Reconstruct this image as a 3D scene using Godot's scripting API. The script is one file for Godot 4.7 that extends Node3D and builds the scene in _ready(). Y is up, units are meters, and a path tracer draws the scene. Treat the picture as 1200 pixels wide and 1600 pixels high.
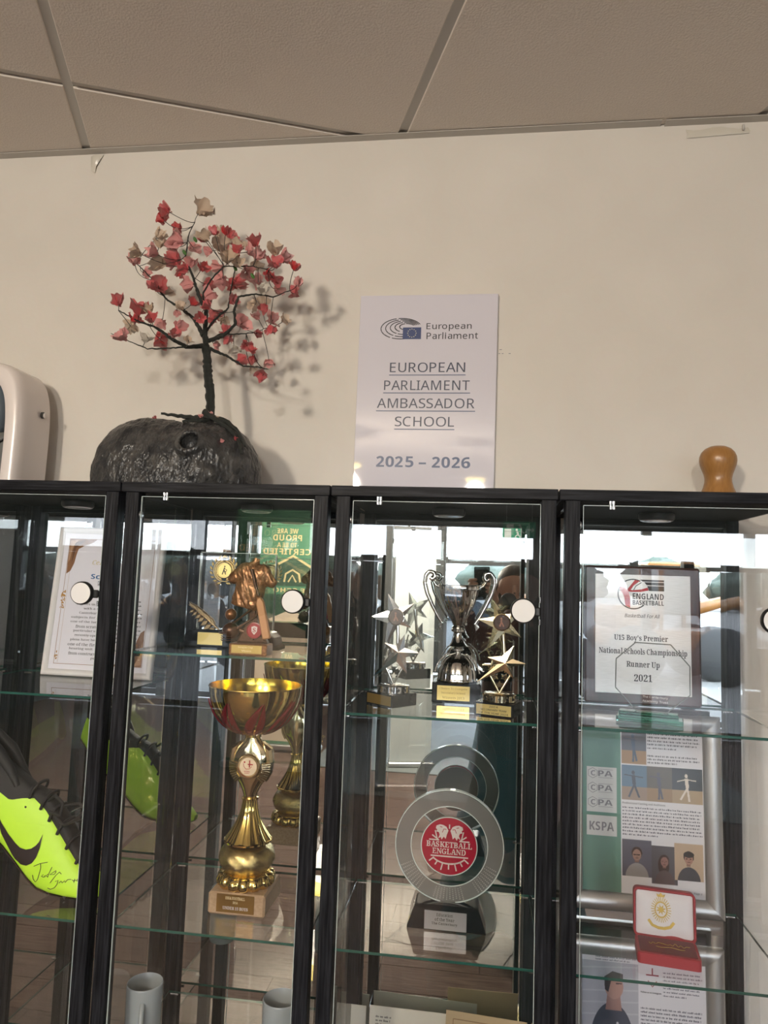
extends Node3D
# A school foyer: a row of black glass display cabinets with mirrored backs against a cream wall.
# The wall runs along x at z = -0.40, the cabinets' fronts stand at z = 0, the foyer and its glazed entrance lie towards +z.

const PITCH := 0.43          # width of one cabinet
const TOP := 1.78            # height of the cabinets
const WALL_Z := -0.40
const CEIL := 2.75
const ROOM_X0 := -4.6
const ROOM_X1 := 6.6
const ROOM_Z1 := 7.0

var M := {}
var taken := {}
var rng := RandomNumberGenerator.new()

class Wave:                  # scales a turned profile's radius with the angle and the height
	func at(_a: float, _y: float) -> float: return 1.0
class Field:                 # a distance field
	func d(_p: Vector3) -> float: return 1.0

class MB:
	var v := PackedVector3Array()
	var n := PackedVector3Array()
	var t := PackedVector2Array()
	var xf := Transform3D()
	func tri(a: Vector3, b: Vector3, c: Vector3, na: Vector3, nb: Vector3, nc: Vector3, ta := Vector2.ZERO, tb := Vector2.ZERO, tc := Vector2.ZERO) -> void:
		if (c - a).cross(b - a).dot(na + nb + nc) < 0.0:
			var s := b; b = c; c = s
			s = nb; nb = nc; nc = s
			var q := tb; tb = tc; tc = q
		for p in [a, b, c]: v.append(xf * p)
		for p in [na, nb, nc]: n.append((xf.basis * p).normalized())
		t.append(ta); t.append(tb); t.append(tc)
	func quad(a: Vector3, b: Vector3, c: Vector3, d: Vector3, nn := Vector3.ZERO, out := Vector3.ZERO) -> void:
		var f := nn
		if f == Vector3.ZERO:
			f = (c - a).cross(b - d)
			if f.length() < 1e-12: return
			f = f.normalized()
			if out != Vector3.ZERO and f.dot(out) < 0.0: f = -f
		tri(a, b, c, f, f, f, Vector2(0, 1), Vector2(1, 1), Vector2(1, 0))
		tri(a, c, d, f, f, f, Vector2(0, 1), Vector2(1, 0), Vector2(0, 0))
	func box(c: Vector3, s: Vector3, bev := 0.0, skip := "") -> void:
		var h := s * 0.5
		var b: float = min(bev, min(h.x, min(h.y, h.z)) * 0.9)
		for ax in 3:
			for sg in [-1.0, 1.0]:
				if skip == ["x", "y", "z"][ax] + ("-" if sg < 0.0 else "+"): continue
				var u := (ax + 1) % 3
				var w := (ax + 2) % 3
				var nn := Vector3.ZERO; nn[ax] = sg
				var ps := []
				for q in [[-1.0, -1.0], [1.0, -1.0], [1.0, 1.0], [-1.0, 1.0]]:
					var p := Vector3.ZERO
					p[ax] = sg * h[ax]; p[u] = q[0] * (h[u] - b); p[w] = q[1] * (h[w] - b)
					ps.append(c + p)
				quad(ps[0], ps[1], ps[2], ps[3], nn)
		if b <= 0.0: return
		for ax in 3:
			var u := (ax + 1) % 3
			var w := (ax + 2) % 3
			for su in [-1.0, 1.0]:
				for sw in [-1.0, 1.0]:
					var nn := Vector3.ZERO; nn[u] = su; nn[w] = sw; nn = nn.normalized()
					var p1 := Vector3.ZERO; var p2 := Vector3.ZERO
					p1[u] = su * h[u]; p1[w] = sw * (h[w] - b)
					p2[u] = su * (h[u] - b); p2[w] = sw * h[w]
					var e := Vector3.ZERO; e[ax] = h[ax] - b
					quad(c + p1 - e, c + p1 + e, c + p2 + e, c + p2 - e, nn)
		for sx in [-1.0, 1.0]:
			for sy in [-1.0, 1.0]:
				for sz in [-1.0, 1.0]:
					var g := Vector3(sx, sy, sz)
					var nn := g.normalized()
					tri(c + g * Vector3(h.x, h.y - b, h.z - b), c + g * Vector3(h.x - b, h.y, h.z - b), c + g * Vector3(h.x - b, h.y - b, h.z), nn, nn, nn)
	# profile of (radius, height), turned round the y axis; f(angle, height) scales the radius
	func lathe(prof: Array, seg := 32, c := Vector3.ZERO, f: Wave = null) -> void:
		if f != null:
			var rows := []
			for p in prof:
				var row := []
				for k in seg:
					var a := TAU * k / seg
					var r: float = p.x * f.at(a, p.y)
					row.append(c + Vector3(r * sin(a), p.y, r * cos(a)))
				rows.append(row)
			grid(rows, true)
			return
		var m := prof.size()
		for i in m - 1:
			var a: Vector2 = prof[i]; var b: Vector2 = prof[i + 1]
			if a.distance_to(b) < 1e-7: continue
			var d := (b - a).normalized()
			var fn := Vector2(d.y, -d.x)
			var n0 := fn; var n1 := fn
			if i > 0:
				var e: Vector2 = (a - prof[i - 1]).normalized()
				if e.dot(d) > 0.75: n0 = (fn + Vector2(e.y, -e.x)).normalized()
			if i < m - 2:
				var e2: Vector2 = (prof[i + 2] - b).normalized()
				if e2.dot(d) > 0.75: n1 = (fn + Vector2(e2.y, -e2.x)).normalized()
			for k in seg:
				var t0 := TAU * k / seg; var t1 := TAU * (k + 1) / seg
				var s0 := Vector3(sin(t0), 0, cos(t0)); var s1 := Vector3(sin(t1), 0, cos(t1))
				var p00 := c + s0 * a.x + Vector3(0, a.y, 0); var p01 := c + s1 * a.x + Vector3(0, a.y, 0)
				var p10 := c + s0 * b.x + Vector3(0, b.y, 0); var p11 := c + s1 * b.x + Vector3(0, b.y, 0)
				var m00 := s0 * n0.x + Vector3(0, n0.y, 0); var m01 := s1 * n0.x + Vector3(0, n0.y, 0)
				var m10 := s0 * n1.x + Vector3(0, n1.y, 0); var m11 := s1 * n1.x + Vector3(0, n1.y, 0)
				if a.x > 1e-6: tri(p00, p01, p11, m00, m01, m11)
				if b.x > 1e-6: tri(p00, p11, p10, m00, m11, m10)
	# rows of points joined smoothly; wrap closes each row
	func grid(rows: Array, wrap := false, flip := false) -> void:
		var nr := rows.size(); var nc: int = rows[0].size()
		var acc := []
		for i in nr:
			var l := []; l.resize(nc); l.fill(Vector3.ZERO); acc.append(l)
		var last := nc if wrap else nc - 1
		for i in nr - 1:
			for j in last:
				var j2 := (j + 1) % nc
				var f: Vector3 = (rows[i][j2] - rows[i][j]).cross(rows[i + 1][j] - rows[i][j]) + (rows[i + 1][j] - rows[i + 1][j2]).cross(rows[i][j2] - rows[i + 1][j2])
				if flip: f = -f
				acc[i][j] += f; acc[i][j2] += f; acc[i + 1][j] += f; acc[i + 1][j2] += f
		for i in nr:   # rows that close in one point share a normal
			if rows[i][0].distance_to(rows[i][nc / 2]) < 1e-7 and rows[i][0].distance_to(rows[i][nc / 3]) < 1e-7:
				var s := Vector3.ZERO
				for q in acc[i]: s += q
				acc[i].fill(s)
		for i in nr - 1:
			for j in last:
				var j2 := (j + 1) % nc
				var u0 := float(j) / (nc - 1); var u1 := float(j + 1) / (nc - 1); var v0 := float(i) / (nr - 1); var v1 := float(i + 1) / (nr - 1)
				if rows[i][j].distance_to(rows[i][j2]) > 1e-8: tri(rows[i][j], rows[i][j2], rows[i + 1][j2], acc[i][j].normalized(), acc[i][j2].normalized(), acc[i + 1][j2].normalized(), Vector2(u0, v0), Vector2(u1, v0), Vector2(u1, v1))
				if rows[i + 1][j].distance_to(rows[i + 1][j2]) > 1e-8: tri(rows[i][j], rows[i + 1][j2], rows[i + 1][j], acc[i][j].normalized(), acc[i + 1][j2].normalized(), acc[i + 1][j].normalized(), Vector2(u0, v0), Vector2(u1, v1), Vector2(u0, v1))
	func tube(pts: Array, rad, seg := 8, caps := true) -> void:
		var m := pts.size()
		var tan0: Vector3 = (pts[1] - pts[0]).normalized()
		var up := Vector3.UP if absf(tan0.y) < 0.9 else Vector3.RIGHT
		var side := tan0.cross(up).normalized()
		var prev := []; var prevn := []
		for i in m:
			var d: Vector3 = (pts[min(i + 1, m - 1)] - pts[max(i - 1, 0)]).normalized()
			side = (side - d * side.dot(d)).normalized()
			var bi := d.cross(side)
			var r: float = rad[i] if rad is Array else rad
			var ring := []; var rn := []
			for k in seg:
				var a := TAU * k / seg
				var o := side * cos(a) + bi * sin(a)
				ring.append(pts[i] + o * r); rn.append(o)
			if i > 0:
				for k in seg:
					var k2 := (k + 1) % seg
					tri(prev[k], prev[k2], ring[k2], prevn[k], prevn[k2], rn[k2])
					tri(prev[k], ring[k2], ring[k], prevn[k], rn[k2], rn[k])
			if caps and (i == 0 or i == m - 1):
				var cn := -d if i == 0 else d
				for k in seg: tri(pts[i], ring[k], ring[(k + 1) % seg], cn, cn, cn)
			prev = ring; prevn = rn
	# a flat outline in x and y given depth from z0 (back) to z1 (front), the front edge bevelled by bev
	func prism(poly: PackedVector2Array, z0: float, z1: float, bev := 0.0) -> void:
		if Geometry2D.is_polygon_clockwise(poly): poly.reverse()
		var m := poly.size()
		var inner := PackedVector2Array()
		for i in m:
			if bev <= 0.0: inner.append(poly[i]); continue
			var d0 := (poly[i] - poly[(i + m - 1) % m]).normalized(); var d1 := (poly[(i + 1) % m] - poly[i]).normalized()
			var nn := (Vector2(-d0.y, d0.x) + Vector2(-d1.y, d1.x))
			inner.append(poly[i] + nn / max(0.3, nn.length_squared() * 0.5) * bev)
		var zf := z1 - bev if bev > 0.0 else z1
		var ix := Geometry2D.triangulate_polygon(inner)
		for k in range(0, ix.size(), 3):
			var a := inner[ix[k]]; var b := inner[ix[k + 1]]; var c := inner[ix[k + 2]]
			tri(Vector3(a.x, a.y, z1), Vector3(b.x, b.y, z1), Vector3(c.x, c.y, z1), Vector3.BACK, Vector3.BACK, Vector3.BACK)
		ix = Geometry2D.triangulate_polygon(poly)
		for k in range(0, ix.size(), 3):
			var a := poly[ix[k]]; var b := poly[ix[k + 1]]; var c := poly[ix[k + 2]]
			tri(Vector3(a.x, a.y, z0), Vector3(b.x, b.y, z0), Vector3(c.x, c.y, z0), Vector3.FORWARD, Vector3.FORWARD, Vector3.FORWARD)
		for i in m:
			var a := poly[i]; var b := poly[(i + 1) % m]
			var o := Vector3(b.y - a.y, a.x - b.x, 0).normalized()
			quad(Vector3(a.x, a.y, z0), Vector3(b.x, b.y, z0), Vector3(b.x, b.y, zf), Vector3(a.x, a.y, zf), o)
			if bev > 0.0:
				var ai := inner[i]; var bi := inner[(i + 1) % m]
				quad(Vector3(a.x, a.y, zf), Vector3(b.x, b.y, zf), Vector3(bi.x, bi.y, z1), Vector3(ai.x, ai.y, z1), (o + Vector3.BACK).normalized())
	func ball(c: Vector3, r: Vector3, seg := 16) -> void:
		var rows := []
		for i in seg / 2 + 1:
			var a := PI * i / (seg / 2); var row := []
			for k in seg:
				var b := TAU * k / seg
				row.append(c + Vector3(sin(a) * sin(b), cos(a), sin(a) * cos(b)) * r)
			rows.append(row)
		grid(rows, true, true)
	func ring(c: Vector3, r0: float, r1: float, z0: float, z1: float, seg := 48, a0 := 0.0, a1 := TAU, sq := 1.0) -> void:   # flat annulus in xy with depth
		for k in seg:
			var t0 := a0 + (a1 - a0) * k / seg; var t1 := a0 + (a1 - a0) * (k + 1) / seg
			var d0 := Vector3(cos(t0), sin(t0) * sq, 0); var d1 := Vector3(cos(t1), sin(t1) * sq, 0)
			var f := Vector3(0, 0, z1); var b := Vector3(0, 0, z0)
			quad(c + d0 * r0 + f, c + d0 * r1 + f, c + d1 * r1 + f, c + d1 * r0 + f, Vector3.BACK)
			quad(c + d0 * r0 + b, c + d0 * r1 + b, c + d1 * r1 + b, c + d1 * r0 + b, Vector3.FORWARD)
			quad(c + d0 * r1 + b, c + d1 * r1 + b, c + d1 * r1 + f, c + d0 * r1 + f, (d0 + d1).normalized())
			if r0 > 0.0: quad(c + d0 * r0 + b, c + d1 * r0 + b, c + d1 * r0 + f, c + d0 * r0 + f, -(d0 + d1).normalized())
	func mesh() -> ArrayMesh:
		var arr := []; arr.resize(Mesh.ARRAY_MAX)
		arr[Mesh.ARRAY_VERTEX] = v; arr[Mesh.ARRAY_NORMAL] = n; arr[Mesh.ARRAY_TEX_UV] = t
		var m := ArrayMesh.new()
		m.add_surface_from_arrays(Mesh.PRIMITIVE_TRIANGLES, arr)
		return m

# surface nets of a distance field
func nets(mb: MB, f: Field, lo: Vector3, hi: Vector3, cell: float) -> void:
	var nx := int(ceil((hi.x - lo.x) / cell)) + 1; var ny := int(ceil((hi.y - lo.y) / cell)) + 1; var nz := int(ceil((hi.z - lo.z) / cell)) + 1
	var val := PackedFloat32Array(); val.resize(nx * ny * nz); val.fill(1e3)
	var blk := 4
	for bi in range(0, nx, blk):
		for bj in range(0, ny, blk):
			for bk in range(0, nz, blk):
				var c := lo + Vector3(bi + blk * 0.5, bj + blk * 0.5, bk + blk * 0.5) * cell
				var far: float = f.d(c)
				if absf(far) > cell * blk * 1.6:
					for i in range(bi, min(bi + blk, nx)):
						for j in range(bj, min(bj + blk, ny)):
							for k in range(bk, min(bk + blk, nz)): val[(i * ny + j) * nz + k] = far
					continue
				for i in range(bi, min(bi + blk, nx)):
					for j in range(bj, min(bj + blk, ny)):
						for k in range(bk, min(bk + blk, nz)): val[(i * ny + j) * nz + k] = f.d(lo + Vector3(i, j, k) * cell)
	var idx := PackedInt32Array(); idx.resize(nx * ny * nz); idx.fill(-1)
	var pts := []; var nrm := []
	for i in nx - 1:
		for j in ny - 1:
			for k in nz - 1:
				var o := (i * ny + j) * nz + k
				var a := val[o] < 0.0
				if (val[o + 1] < 0.0) == a and (val[o + nz] < 0.0) == a and (val[o + nz + 1] < 0.0) == a and (val[o + ny * nz] < 0.0) == a and (val[o + ny * nz + 1] < 0.0) == a and (val[o + ny * nz + nz] < 0.0) == a and (val[o + ny * nz + nz + 1] < 0.0) == a: continue
				var s := Vector3.ZERO; var cnt := 0
				var g := Vector3.ZERO
				for e in 8:
					var p := Vector3(e & 1, (e >> 1) & 1, (e >> 2) & 1)
					var q: float = val[o + int(p.x) * ny * nz + int(p.y) * nz + int(p.z)]
					g += (p - Vector3(0.5, 0.5, 0.5)) * clampf(q, -2.0 * cell, 2.0 * cell)
					for ax in 3:
						if p[ax] > 0.5: continue
						var p2 := p; p2[ax] = 1.0
						var q2: float = val[o + int(p2.x) * ny * nz + int(p2.y) * nz + int(p2.z)]
						if (q < 0.0) != (q2 < 0.0):
							s += p.lerp(p2, q / (q - q2)); cnt += 1
				idx[o] = pts.size()
				pts.append(lo + (Vector3(i, j, k) + s / cnt) * cell)
				nrm.append(g.normalized())
	for i in range(1, nx - 1):
		for j in range(1, ny - 1):
			for k in range(1, nz - 1):
				var o := (i * ny + j) * nz + k
				var a := val[o] < 0.0
				for ax in 3:
					var st: int = [ny * nz, nz, 1][ax]
					if (val[o + st] < 0.0) == a: continue
					var u: int = [nz, 1, ny * nz][ax]; var w: int = [1, ny * nz, nz][ax]
					var q := [idx[o], idx[o - u], idx[o - u - w], idx[o - w]]
					if q.min() < 0: continue
					mb.tri(pts[q[0]], pts[q[1]], pts[q[2]], nrm[q[0]], nrm[q[1]], nrm[q[2]])
					mb.tri(pts[q[0]], pts[q[2]], pts[q[3]], nrm[q[0]], nrm[q[2]], nrm[q[3]])

func smin(a: float, b: float, k: float) -> float:
	var h := clampf(0.5 + 0.5 * (b - a) / k, 0.0, 1.0)
	return lerpf(b, a, h) - k * h * (1.0 - h)
func capsule(p: Vector3, a: Vector3, b: Vector3, ra: float, rb: float) -> float:
	var ab := b - a
	var h := clampf((p - a).dot(ab) / ab.length_squared(), 0.0, 1.0)
	return (p - a - ab * h).length() - lerpf(ra, rb, h)
func ellipsoid(p: Vector3, c: Vector3, r: Vector3) -> float:
	var q := (p - c) / r
	var k := q.length()
	return (k - 1.0) * minf(r.x, minf(r.y, r.z)) if k > 0.3 else -0.7 * minf(r.x, minf(r.y, r.z))

func numbered(called: String) -> String:
	var k: int = taken.get(called, 0)
	taken[called] = k + 1
	return called if k == 0 else "%s_%03d" % [called, k]
func thing(called: String, label: String, category: String, at := Vector3.ZERO, turn := Vector3.ZERO, group := "") -> Node3D:
	var o := Node3D.new(); o.name = numbered(called); add_child(o)
	o.position = at; o.rotation_degrees = turn
	o.set_meta("label", label); o.set_meta("category", category)
	if group: o.set_meta("group", group)
	return o
func part(parent: Node, called: String, mb, m: Material, at := Vector3.ZERO, turn := Vector3.ZERO) -> MeshInstance3D:
	var o := MeshInstance3D.new()
	o.name = called if parent != self else numbered(called)
	o.mesh = mb.mesh() if mb is MB else mb
	o.material_override = null
	for s in o.mesh.get_surface_count(): o.set_surface_override_material(s, m)
	parent.add_child(o, true)
	o.position = at; o.rotation_degrees = turn
	return o
func struct(called: String, mb, m: Material, label := "", parent: Node = null) -> Node3D:
	var o := part(self if parent == null else parent, called, mb, m)
	if parent == null:
		o.set_meta("kind", "structure")
		if label: o.set_meta("label", label)
	return o
func bx(c: Vector3, s: Vector3, bev := 0.0, skip := "") -> MB:
	var m := MB.new(); m.box(c, s, bev, skip); return m

var fonts := {}
func font(kind: String) -> Font:
	if not fonts.has(kind):
		var f := SystemFont.new()
		f.font_names = PackedStringArray(["Droid Serif" if kind.begins_with("serif") else "Droid Sans Mono" if kind == "mono" else "Droid Sans"])
		f.font_weight = 700 if kind.ends_with("bold") else 400
		f.font_italic = kind.contains("italic")
		fonts[kind] = f
	return fonts[kind]
# lettering whose drawn outline fills a box w wide and h high round the point c, standing out of the plane z = c.z
func words(parent: Node, s: String, c: Vector3, w: float, h: float, m: Material, kind := "sans", slant := 0.0, called := "lettering") -> MeshInstance3D:
	var t := TextMesh.new()
	t.font = font(kind); t.text = s; t.font_size = 24; t.pixel_size = 0.01; t.depth = 0.02; t.curve_step = 2.0
	var b := t.get_aabb()
	var o := MeshInstance3D.new(); o.name = called; o.mesh = t
	o.set_surface_override_material(0, m)
	parent.add_child(o, true)
	var sx := w / b.size.x; var sy := h / b.size.y
	var q := Basis(Vector3(sx, 0, 0), Vector3(slant * sy, sy, 0), Vector3(0, 0, 0.03))
	o.transform = Transform3D(q, c - q * (b.position + b.size * 0.5))
	return o

# ---------- colours and materials
func lin(r: float, g: float, b: float) -> Color:
	return Color(r, g, b).linear_to_srgb()
func mat(called: String, c: Color, rough := 0.6, metal := 0.0, spec := 0.5) -> StandardMaterial3D:
	var m := StandardMaterial3D.new()
	m.resource_name = called; m.albedo_color = c; m.roughness = rough; m.metallic = metal; m.metallic_specular = spec
	M[called] = m
	return m
func noise_tex(seed_: int, freq: float, lo: Color, hi: Color, size := 512, octaves := 4, bump := false) -> NoiseTexture2D:
	var f := FastNoiseLite.new(); f.seed = seed_; f.frequency = freq; f.fractal_octaves = octaves; f.noise_type = FastNoiseLite.TYPE_SIMPLEX_SMOOTH
	var t := NoiseTexture2D.new(); t.noise = f; t.width = size; t.height = size; t.seamless = true; t.generate_mipmaps = false
	if not bump:
		var g := Gradient.new(); g.set_color(0, lo); g.set_color(1, hi); t.color_ramp = g
	return t
func textured(m: StandardMaterial3D, t: Texture2D, scale: Vector3, world := true) -> StandardMaterial3D:
	m.albedo_texture = t; m.albedo_color = Color.WHITE
	m.uv1_triplanar = true; m.uv1_world_triplanar = world; m.uv1_scale = scale
	return m
func relief(m: StandardMaterial3D, t: Texture2D, cm: float, scale = null, world := true) -> StandardMaterial3D:
	m.heightmap_enabled = true; m.heightmap_texture = t; m.heightmap_scale = cm
	m.uv1_triplanar = true; m.uv1_world_triplanar = world
	if scale != null: m.uv1_scale = scale
	return m
func glass(called: String, alpha := 0.004, tint := Color(0.85, 0.95, 0.9)) -> StandardMaterial3D:
	var m := mat(called, Color(tint.r, tint.g, tint.b, alpha), 0.0)
	m.transparency = BaseMaterial3D.TRANSPARENCY_ALPHA
	return m
func solid_glass(called: String, tint: Color, alpha := 0.0, rough := 0.0) -> StandardMaterial3D:
	var m := mat(called, Color(tint.r, tint.g, tint.b, alpha), rough)
	m.refraction_enabled = true; m.refraction_scale = 0.05
	return m

func materials() -> void:
	var gv := noise_tex(3, 0.02, lin(0.004, 0.004, 0.005), lin(0.030, 0.031, 0.036), 512, 5)
	for a in [["wood_upright", Vector3(14, 0.7, 14)], ["wood_across", Vector3(0.7, 14, 14)]]:
		var w := textured(mat(a[0], Color.WHITE, 0.45, 0.0, 0.22), gv, a[1])
		relief(w, noise_tex(5, 0.02, Color.BLACK, Color.WHITE, 512, 5, true), 0.05)
	mat("black_inside", lin(0.012, 0.012, 0.013), 0.7, 0.0, 0.2)
	glass("pane_glass")
	glass("window_glass", 0.004)
	var mir := mat("mirror", lin(0.78, 0.82, 0.80), 0.0, 1.0)
	mir.metallic_specular = 0.5
	var ge := mat("green_glass_edge", lin(0.018, 0.085, 0.066), 0.08)
	ge.clearcoat_enabled = true; ge.clearcoat = 1.0; ge.clearcoat_roughness = 0.05
	mat("clear_edge", lin(0.55, 0.62, 0.6), 0.12)
	mat("chrome", lin(0.72, 0.73, 0.75), 0.12, 1.0)
	mat("dark_chrome", lin(0.22, 0.22, 0.23), 0.25, 1.0)
	mat("satin_steel", lin(0.56, 0.56, 0.57), 0.34, 1.0)
	mat("lamp_housing", lin(0.035, 0.035, 0.037), 0.4, 0.3)
	mat("knob_white", lin(0.72, 0.71, 0.69), 0.45)
	mat("black_plastic", lin(0.012, 0.012, 0.012), 0.35)
	mat("black_gloss", lin(0.005, 0.005, 0.006), 0.1, 0.0, 0.4)
	mat("white_plastic", lin(0.74, 0.67, 0.63), 0.22)
	var wall := textured(mat("wall_paint", Color.WHITE, 0.85), noise_tex(11, 0.01, lin(0.65, 0.605, 0.54), lin(0.69, 0.645, 0.58), 512, 3), Vector3(0.6, 0.6, 0.6))
	relief(wall, noise_tex(12, 0.15, Color.BLACK, Color.WHITE, 512, 3, true), 0.03)
	var tile := textured(mat("ceiling_tile", Color.WHITE, 0.95), noise_tex(13, 0.12, lin(0.68, 0.615, 0.545), lin(0.76, 0.69, 0.615), 512, 4), Vector3(2.5, 2.5, 2.5))
	relief(tile, noise_tex(14, 0.12, Color.BLACK, Color.WHITE, 512, 4, true), 0.06)
	mat("tee_metal", lin(0.52, 0.50, 0.46), 0.5)
	mat("angle_metal", lin(0.52, 0.49, 0.445), 0.5)
	mat("void_dark", lin(0.03, 0.028, 0.025), 0.9)
	mat("tape", lin(0.62, 0.58, 0.5), 0.25)
	for k in 4:
		var b: float = 0.85 + 0.1 * k
		var fl := textured(mat("plank_%d" % k, Color.WHITE, 0.6, 0.0, 0.1), noise_tex(20 + k, 0.02, lin(0.075 * b, 0.048 * b, 0.039 * b), lin(0.15 * b, 0.105 * b, 0.088 * b), 512, 4), Vector3(0.5, 7, 7))
		relief(fl, noise_tex(24, 0.02, Color.BLACK, Color.WHITE, 512, 4, true), 0.05)
	textured(mat("entrance_mat", Color.WHITE, 0.95), noise_tex(29, 0.2, lin(0.12, 0.135, 0.14), lin(0.22, 0.235, 0.235), 256, 3), Vector3(3, 3, 3))
	mat("frame_grey", lin(0.10, 0.105, 0.11), 0.4)
	textured(mat("paving", Color.WHITE, 0.8), noise_tex(31, 0.05, lin(0.10, 0.096, 0.088), lin(0.17, 0.163, 0.15), 512, 4), Vector3(0.6, 0.6, 0.6))
	textured(mat("tarmac", Color.WHITE, 0.9), noise_tex(32, 0.1, lin(0.07, 0.07, 0.07), lin(0.1, 0.1, 0.1), 512, 3), Vector3(0.5, 0.5, 0.5))
	textured(mat("tree_green", Color.WHITE, 0.9), noise_tex(33, 0.06, lin(0.03, 0.042, 0.03), lin(0.075, 0.09, 0.07), 512, 4), Vector3(0.7, 0.7, 0.7))
	mat("gold", lin(0.83, 0.62, 0.20), 0.09, 1.0)
	mat("pale_gold", lin(0.80, 0.68, 0.44), 0.12, 1.0)
	mat("inside_gold", lin(0.86, 0.64, 0.10), 0.16, 1.0)
	mat("silver", lin(0.78, 0.77, 0.74), 0.07, 1.0)
	var ham := mat("hammered_gold", lin(0.78, 0.62, 0.27), 0.2, 1.0)
	relief(ham, noise_tex(41, 0.35, Color.BLACK, Color.WHITE, 256, 2, true), 0.12, Vector3(9, 9, 9), false)
	mat("red_enamel", lin(0.20, 0.006, 0.015), 0.16, 0.5)
	textured(mat("tan_marble", Color.WHITE, 0.3), noise_tex(42, 0.06, lin(0.32, 0.21, 0.12), lin(0.44, 0.31, 0.2), 256, 5), Vector3(9, 9, 9), false)
	textured(mat("black_marble", Color.WHITE, 0.2, 0.0, 0.35), noise_tex(43, 0.05, lin(0.006, 0.006, 0.007), lin(0.03, 0.03, 0.032), 256, 4), Vector3(6, 6, 6), false)
	mat("brass_plate", lin(0.52, 0.38, 0.13), 0.32, 0.9)
	mat("bright_brass_plate", lin(0.74, 0.60, 0.24), 0.3, 0.8)
	mat("bronze_plate", lin(0.26, 0.15, 0.04), 0.3, 0.8)
	mat("engraving", lin(0.85, 0.72, 0.42), 0.5)
	mat("dark_print", lin(0.05, 0.04, 0.025), 0.6)
	textured(mat("bronze", Color.WHITE, 0.3, 0.55), noise_tex(44, 0.04, lin(0.15, 0.062, 0.02), lin(0.34, 0.165, 0.07), 256, 4), Vector3(14, 14, 14), false)
	textured(mat("bronze_dark", Color.WHITE, 0.3, 0.5), noise_tex(45, 0.04, lin(0.05, 0.022, 0.01), lin(0.13, 0.06, 0.03), 256, 4), Vector3(14, 14, 14), false)
	mat("antique_gold", lin(0.46, 0.34, 0.14), 0.28, 0.95)
	mat("leaf_gold", lin(0.36, 0.27, 0.15), 0.3, 0.95)
	mat("medal_red", lin(0.30, 0.015, 0.025), 0.3)
	mat("medal_dark", lin(0.06, 0.035, 0.03), 0.25)
	mat("cream_disc", lin(0.75, 0.60, 0.42), 0.35)
	solid_glass("award_glass", Color(0.97, 0.99, 0.98))
	solid_glass("jade_glass", Color(0.45, 0.80, 0.70))
	var frost := mat("frosted", Color(lin(0.17, 0.165, 0.15), 0.80), 0.45)
	frost.transparency = BaseMaterial3D.TRANSPARENCY_ALPHA
	mat("frost_dot", lin(0.30, 0.29, 0.27), 0.5)
	mat("sports_red", lin(0.33, 0.006, 0.026), 0.25)
	mat("print_white", lin(0.62, 0.55, 0.52), 0.5)
	mat("paper", lin(0.72, 0.71, 0.70), 0.7)
	mat("cream_paper", lin(0.55, 0.52, 0.44), 0.75)
	mat("buff_paper", lin(0.42, 0.32, 0.19), 0.75)
	mat("print_ink", lin(0.035, 0.035, 0.04), 0.6)
	mat("grey_ink", lin(0.22, 0.22, 0.24), 0.6)
	mat("sign_white", lin(0.65, 0.625, 0.68), 0.03)
	mat("sign_navy", lin(0.014, 0.02, 0.055), 0.4)
	mat("sign_blue", lin(0.015, 0.035, 0.14), 0.4)
	mat("sign_line", lin(0.03, 0.055, 0.14), 0.4)
	mat("sign_star", lin(0.55, 0.55, 0.40), 0.4)
	var plq := textured(mat("brushed_plate", Color.WHITE, 0.36, 0.55), noise_tex(46, 0.05, lin(0.46, 0.45, 0.43), lin(0.60, 0.59, 0.57), 512, 3), Vector3(1.2, 40, 20), false)
	plq.metallic_specular = 0.5
	textured(mat("mahogany", Color.WHITE, 0.25), noise_tex(47, 0.03, lin(0.035, 0.012, 0.01), lin(0.075, 0.026, 0.02), 256, 4), Vector3(12, 1.5, 8), false)
	mat("logo_red", lin(0.42, 0.01, 0.02), 0.4)
	mat("frame_silver", lin(0.50, 0.50, 0.49), 0.38, 0.85)
	mat("poster_green", lin(0.13, 0.27, 0.22), 0.35)
	mat("leather_red", lin(0.34, 0.035, 0.045), 0.42)
	mat("satin_white", lin(0.66, 0.64, 0.66), 0.45)
	mat("satin_red", lin(0.15, 0.018, 0.02), 0.5)
	mat("gold_print", lin(0.46, 0.31, 0.07), 0.35, 0.6)
	mat("mug_grey", lin(0.30, 0.33, 0.34), 0.22)
	mat("volt_green", lin(0.56, 0.92, 0.04), 0.5)
	mat("shoe_black", lin(0.014, 0.014, 0.014), 0.7)
	mat("swoosh_black", lin(0.022, 0.014, 0.014), 0.4)
	mat("sole_brown", lin(0.085, 0.045, 0.018), 0.25)
	textured(mat("pawn_wood", Color.WHITE, 0.3), noise_tex(48, 0.04, lin(0.27, 0.125, 0.035), lin(0.40, 0.20, 0.065), 256, 4), Vector3(14, 3, 14), false)
	var clay := textured(mat("clay", Color.WHITE, 0.3), noise_tex(49, 0.012, lin(0.004, 0.005, 0.007), lin(0.12, 0.112, 0.10), 512, 5), Vector3(4, 2.2, 4), false)
	relief(clay, noise_tex(50, 0.05, Color.BLACK, Color.WHITE, 512, 5, true), 0.4, Vector3(4, 2.2, 4), false)
	var bark := textured(mat("bark_tape", Color.WHITE, 0.5), noise_tex(51, 0.1, lin(0.008, 0.01, 0.009), lin(0.05, 0.055, 0.045), 256, 4), Vector3(20, 20, 20), false)
	relief(bark, noise_tex(52, 0.1, Color.BLACK, Color.WHITE, 256, 4, true), 0.3, Vector3(20, 20, 20), false)
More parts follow.
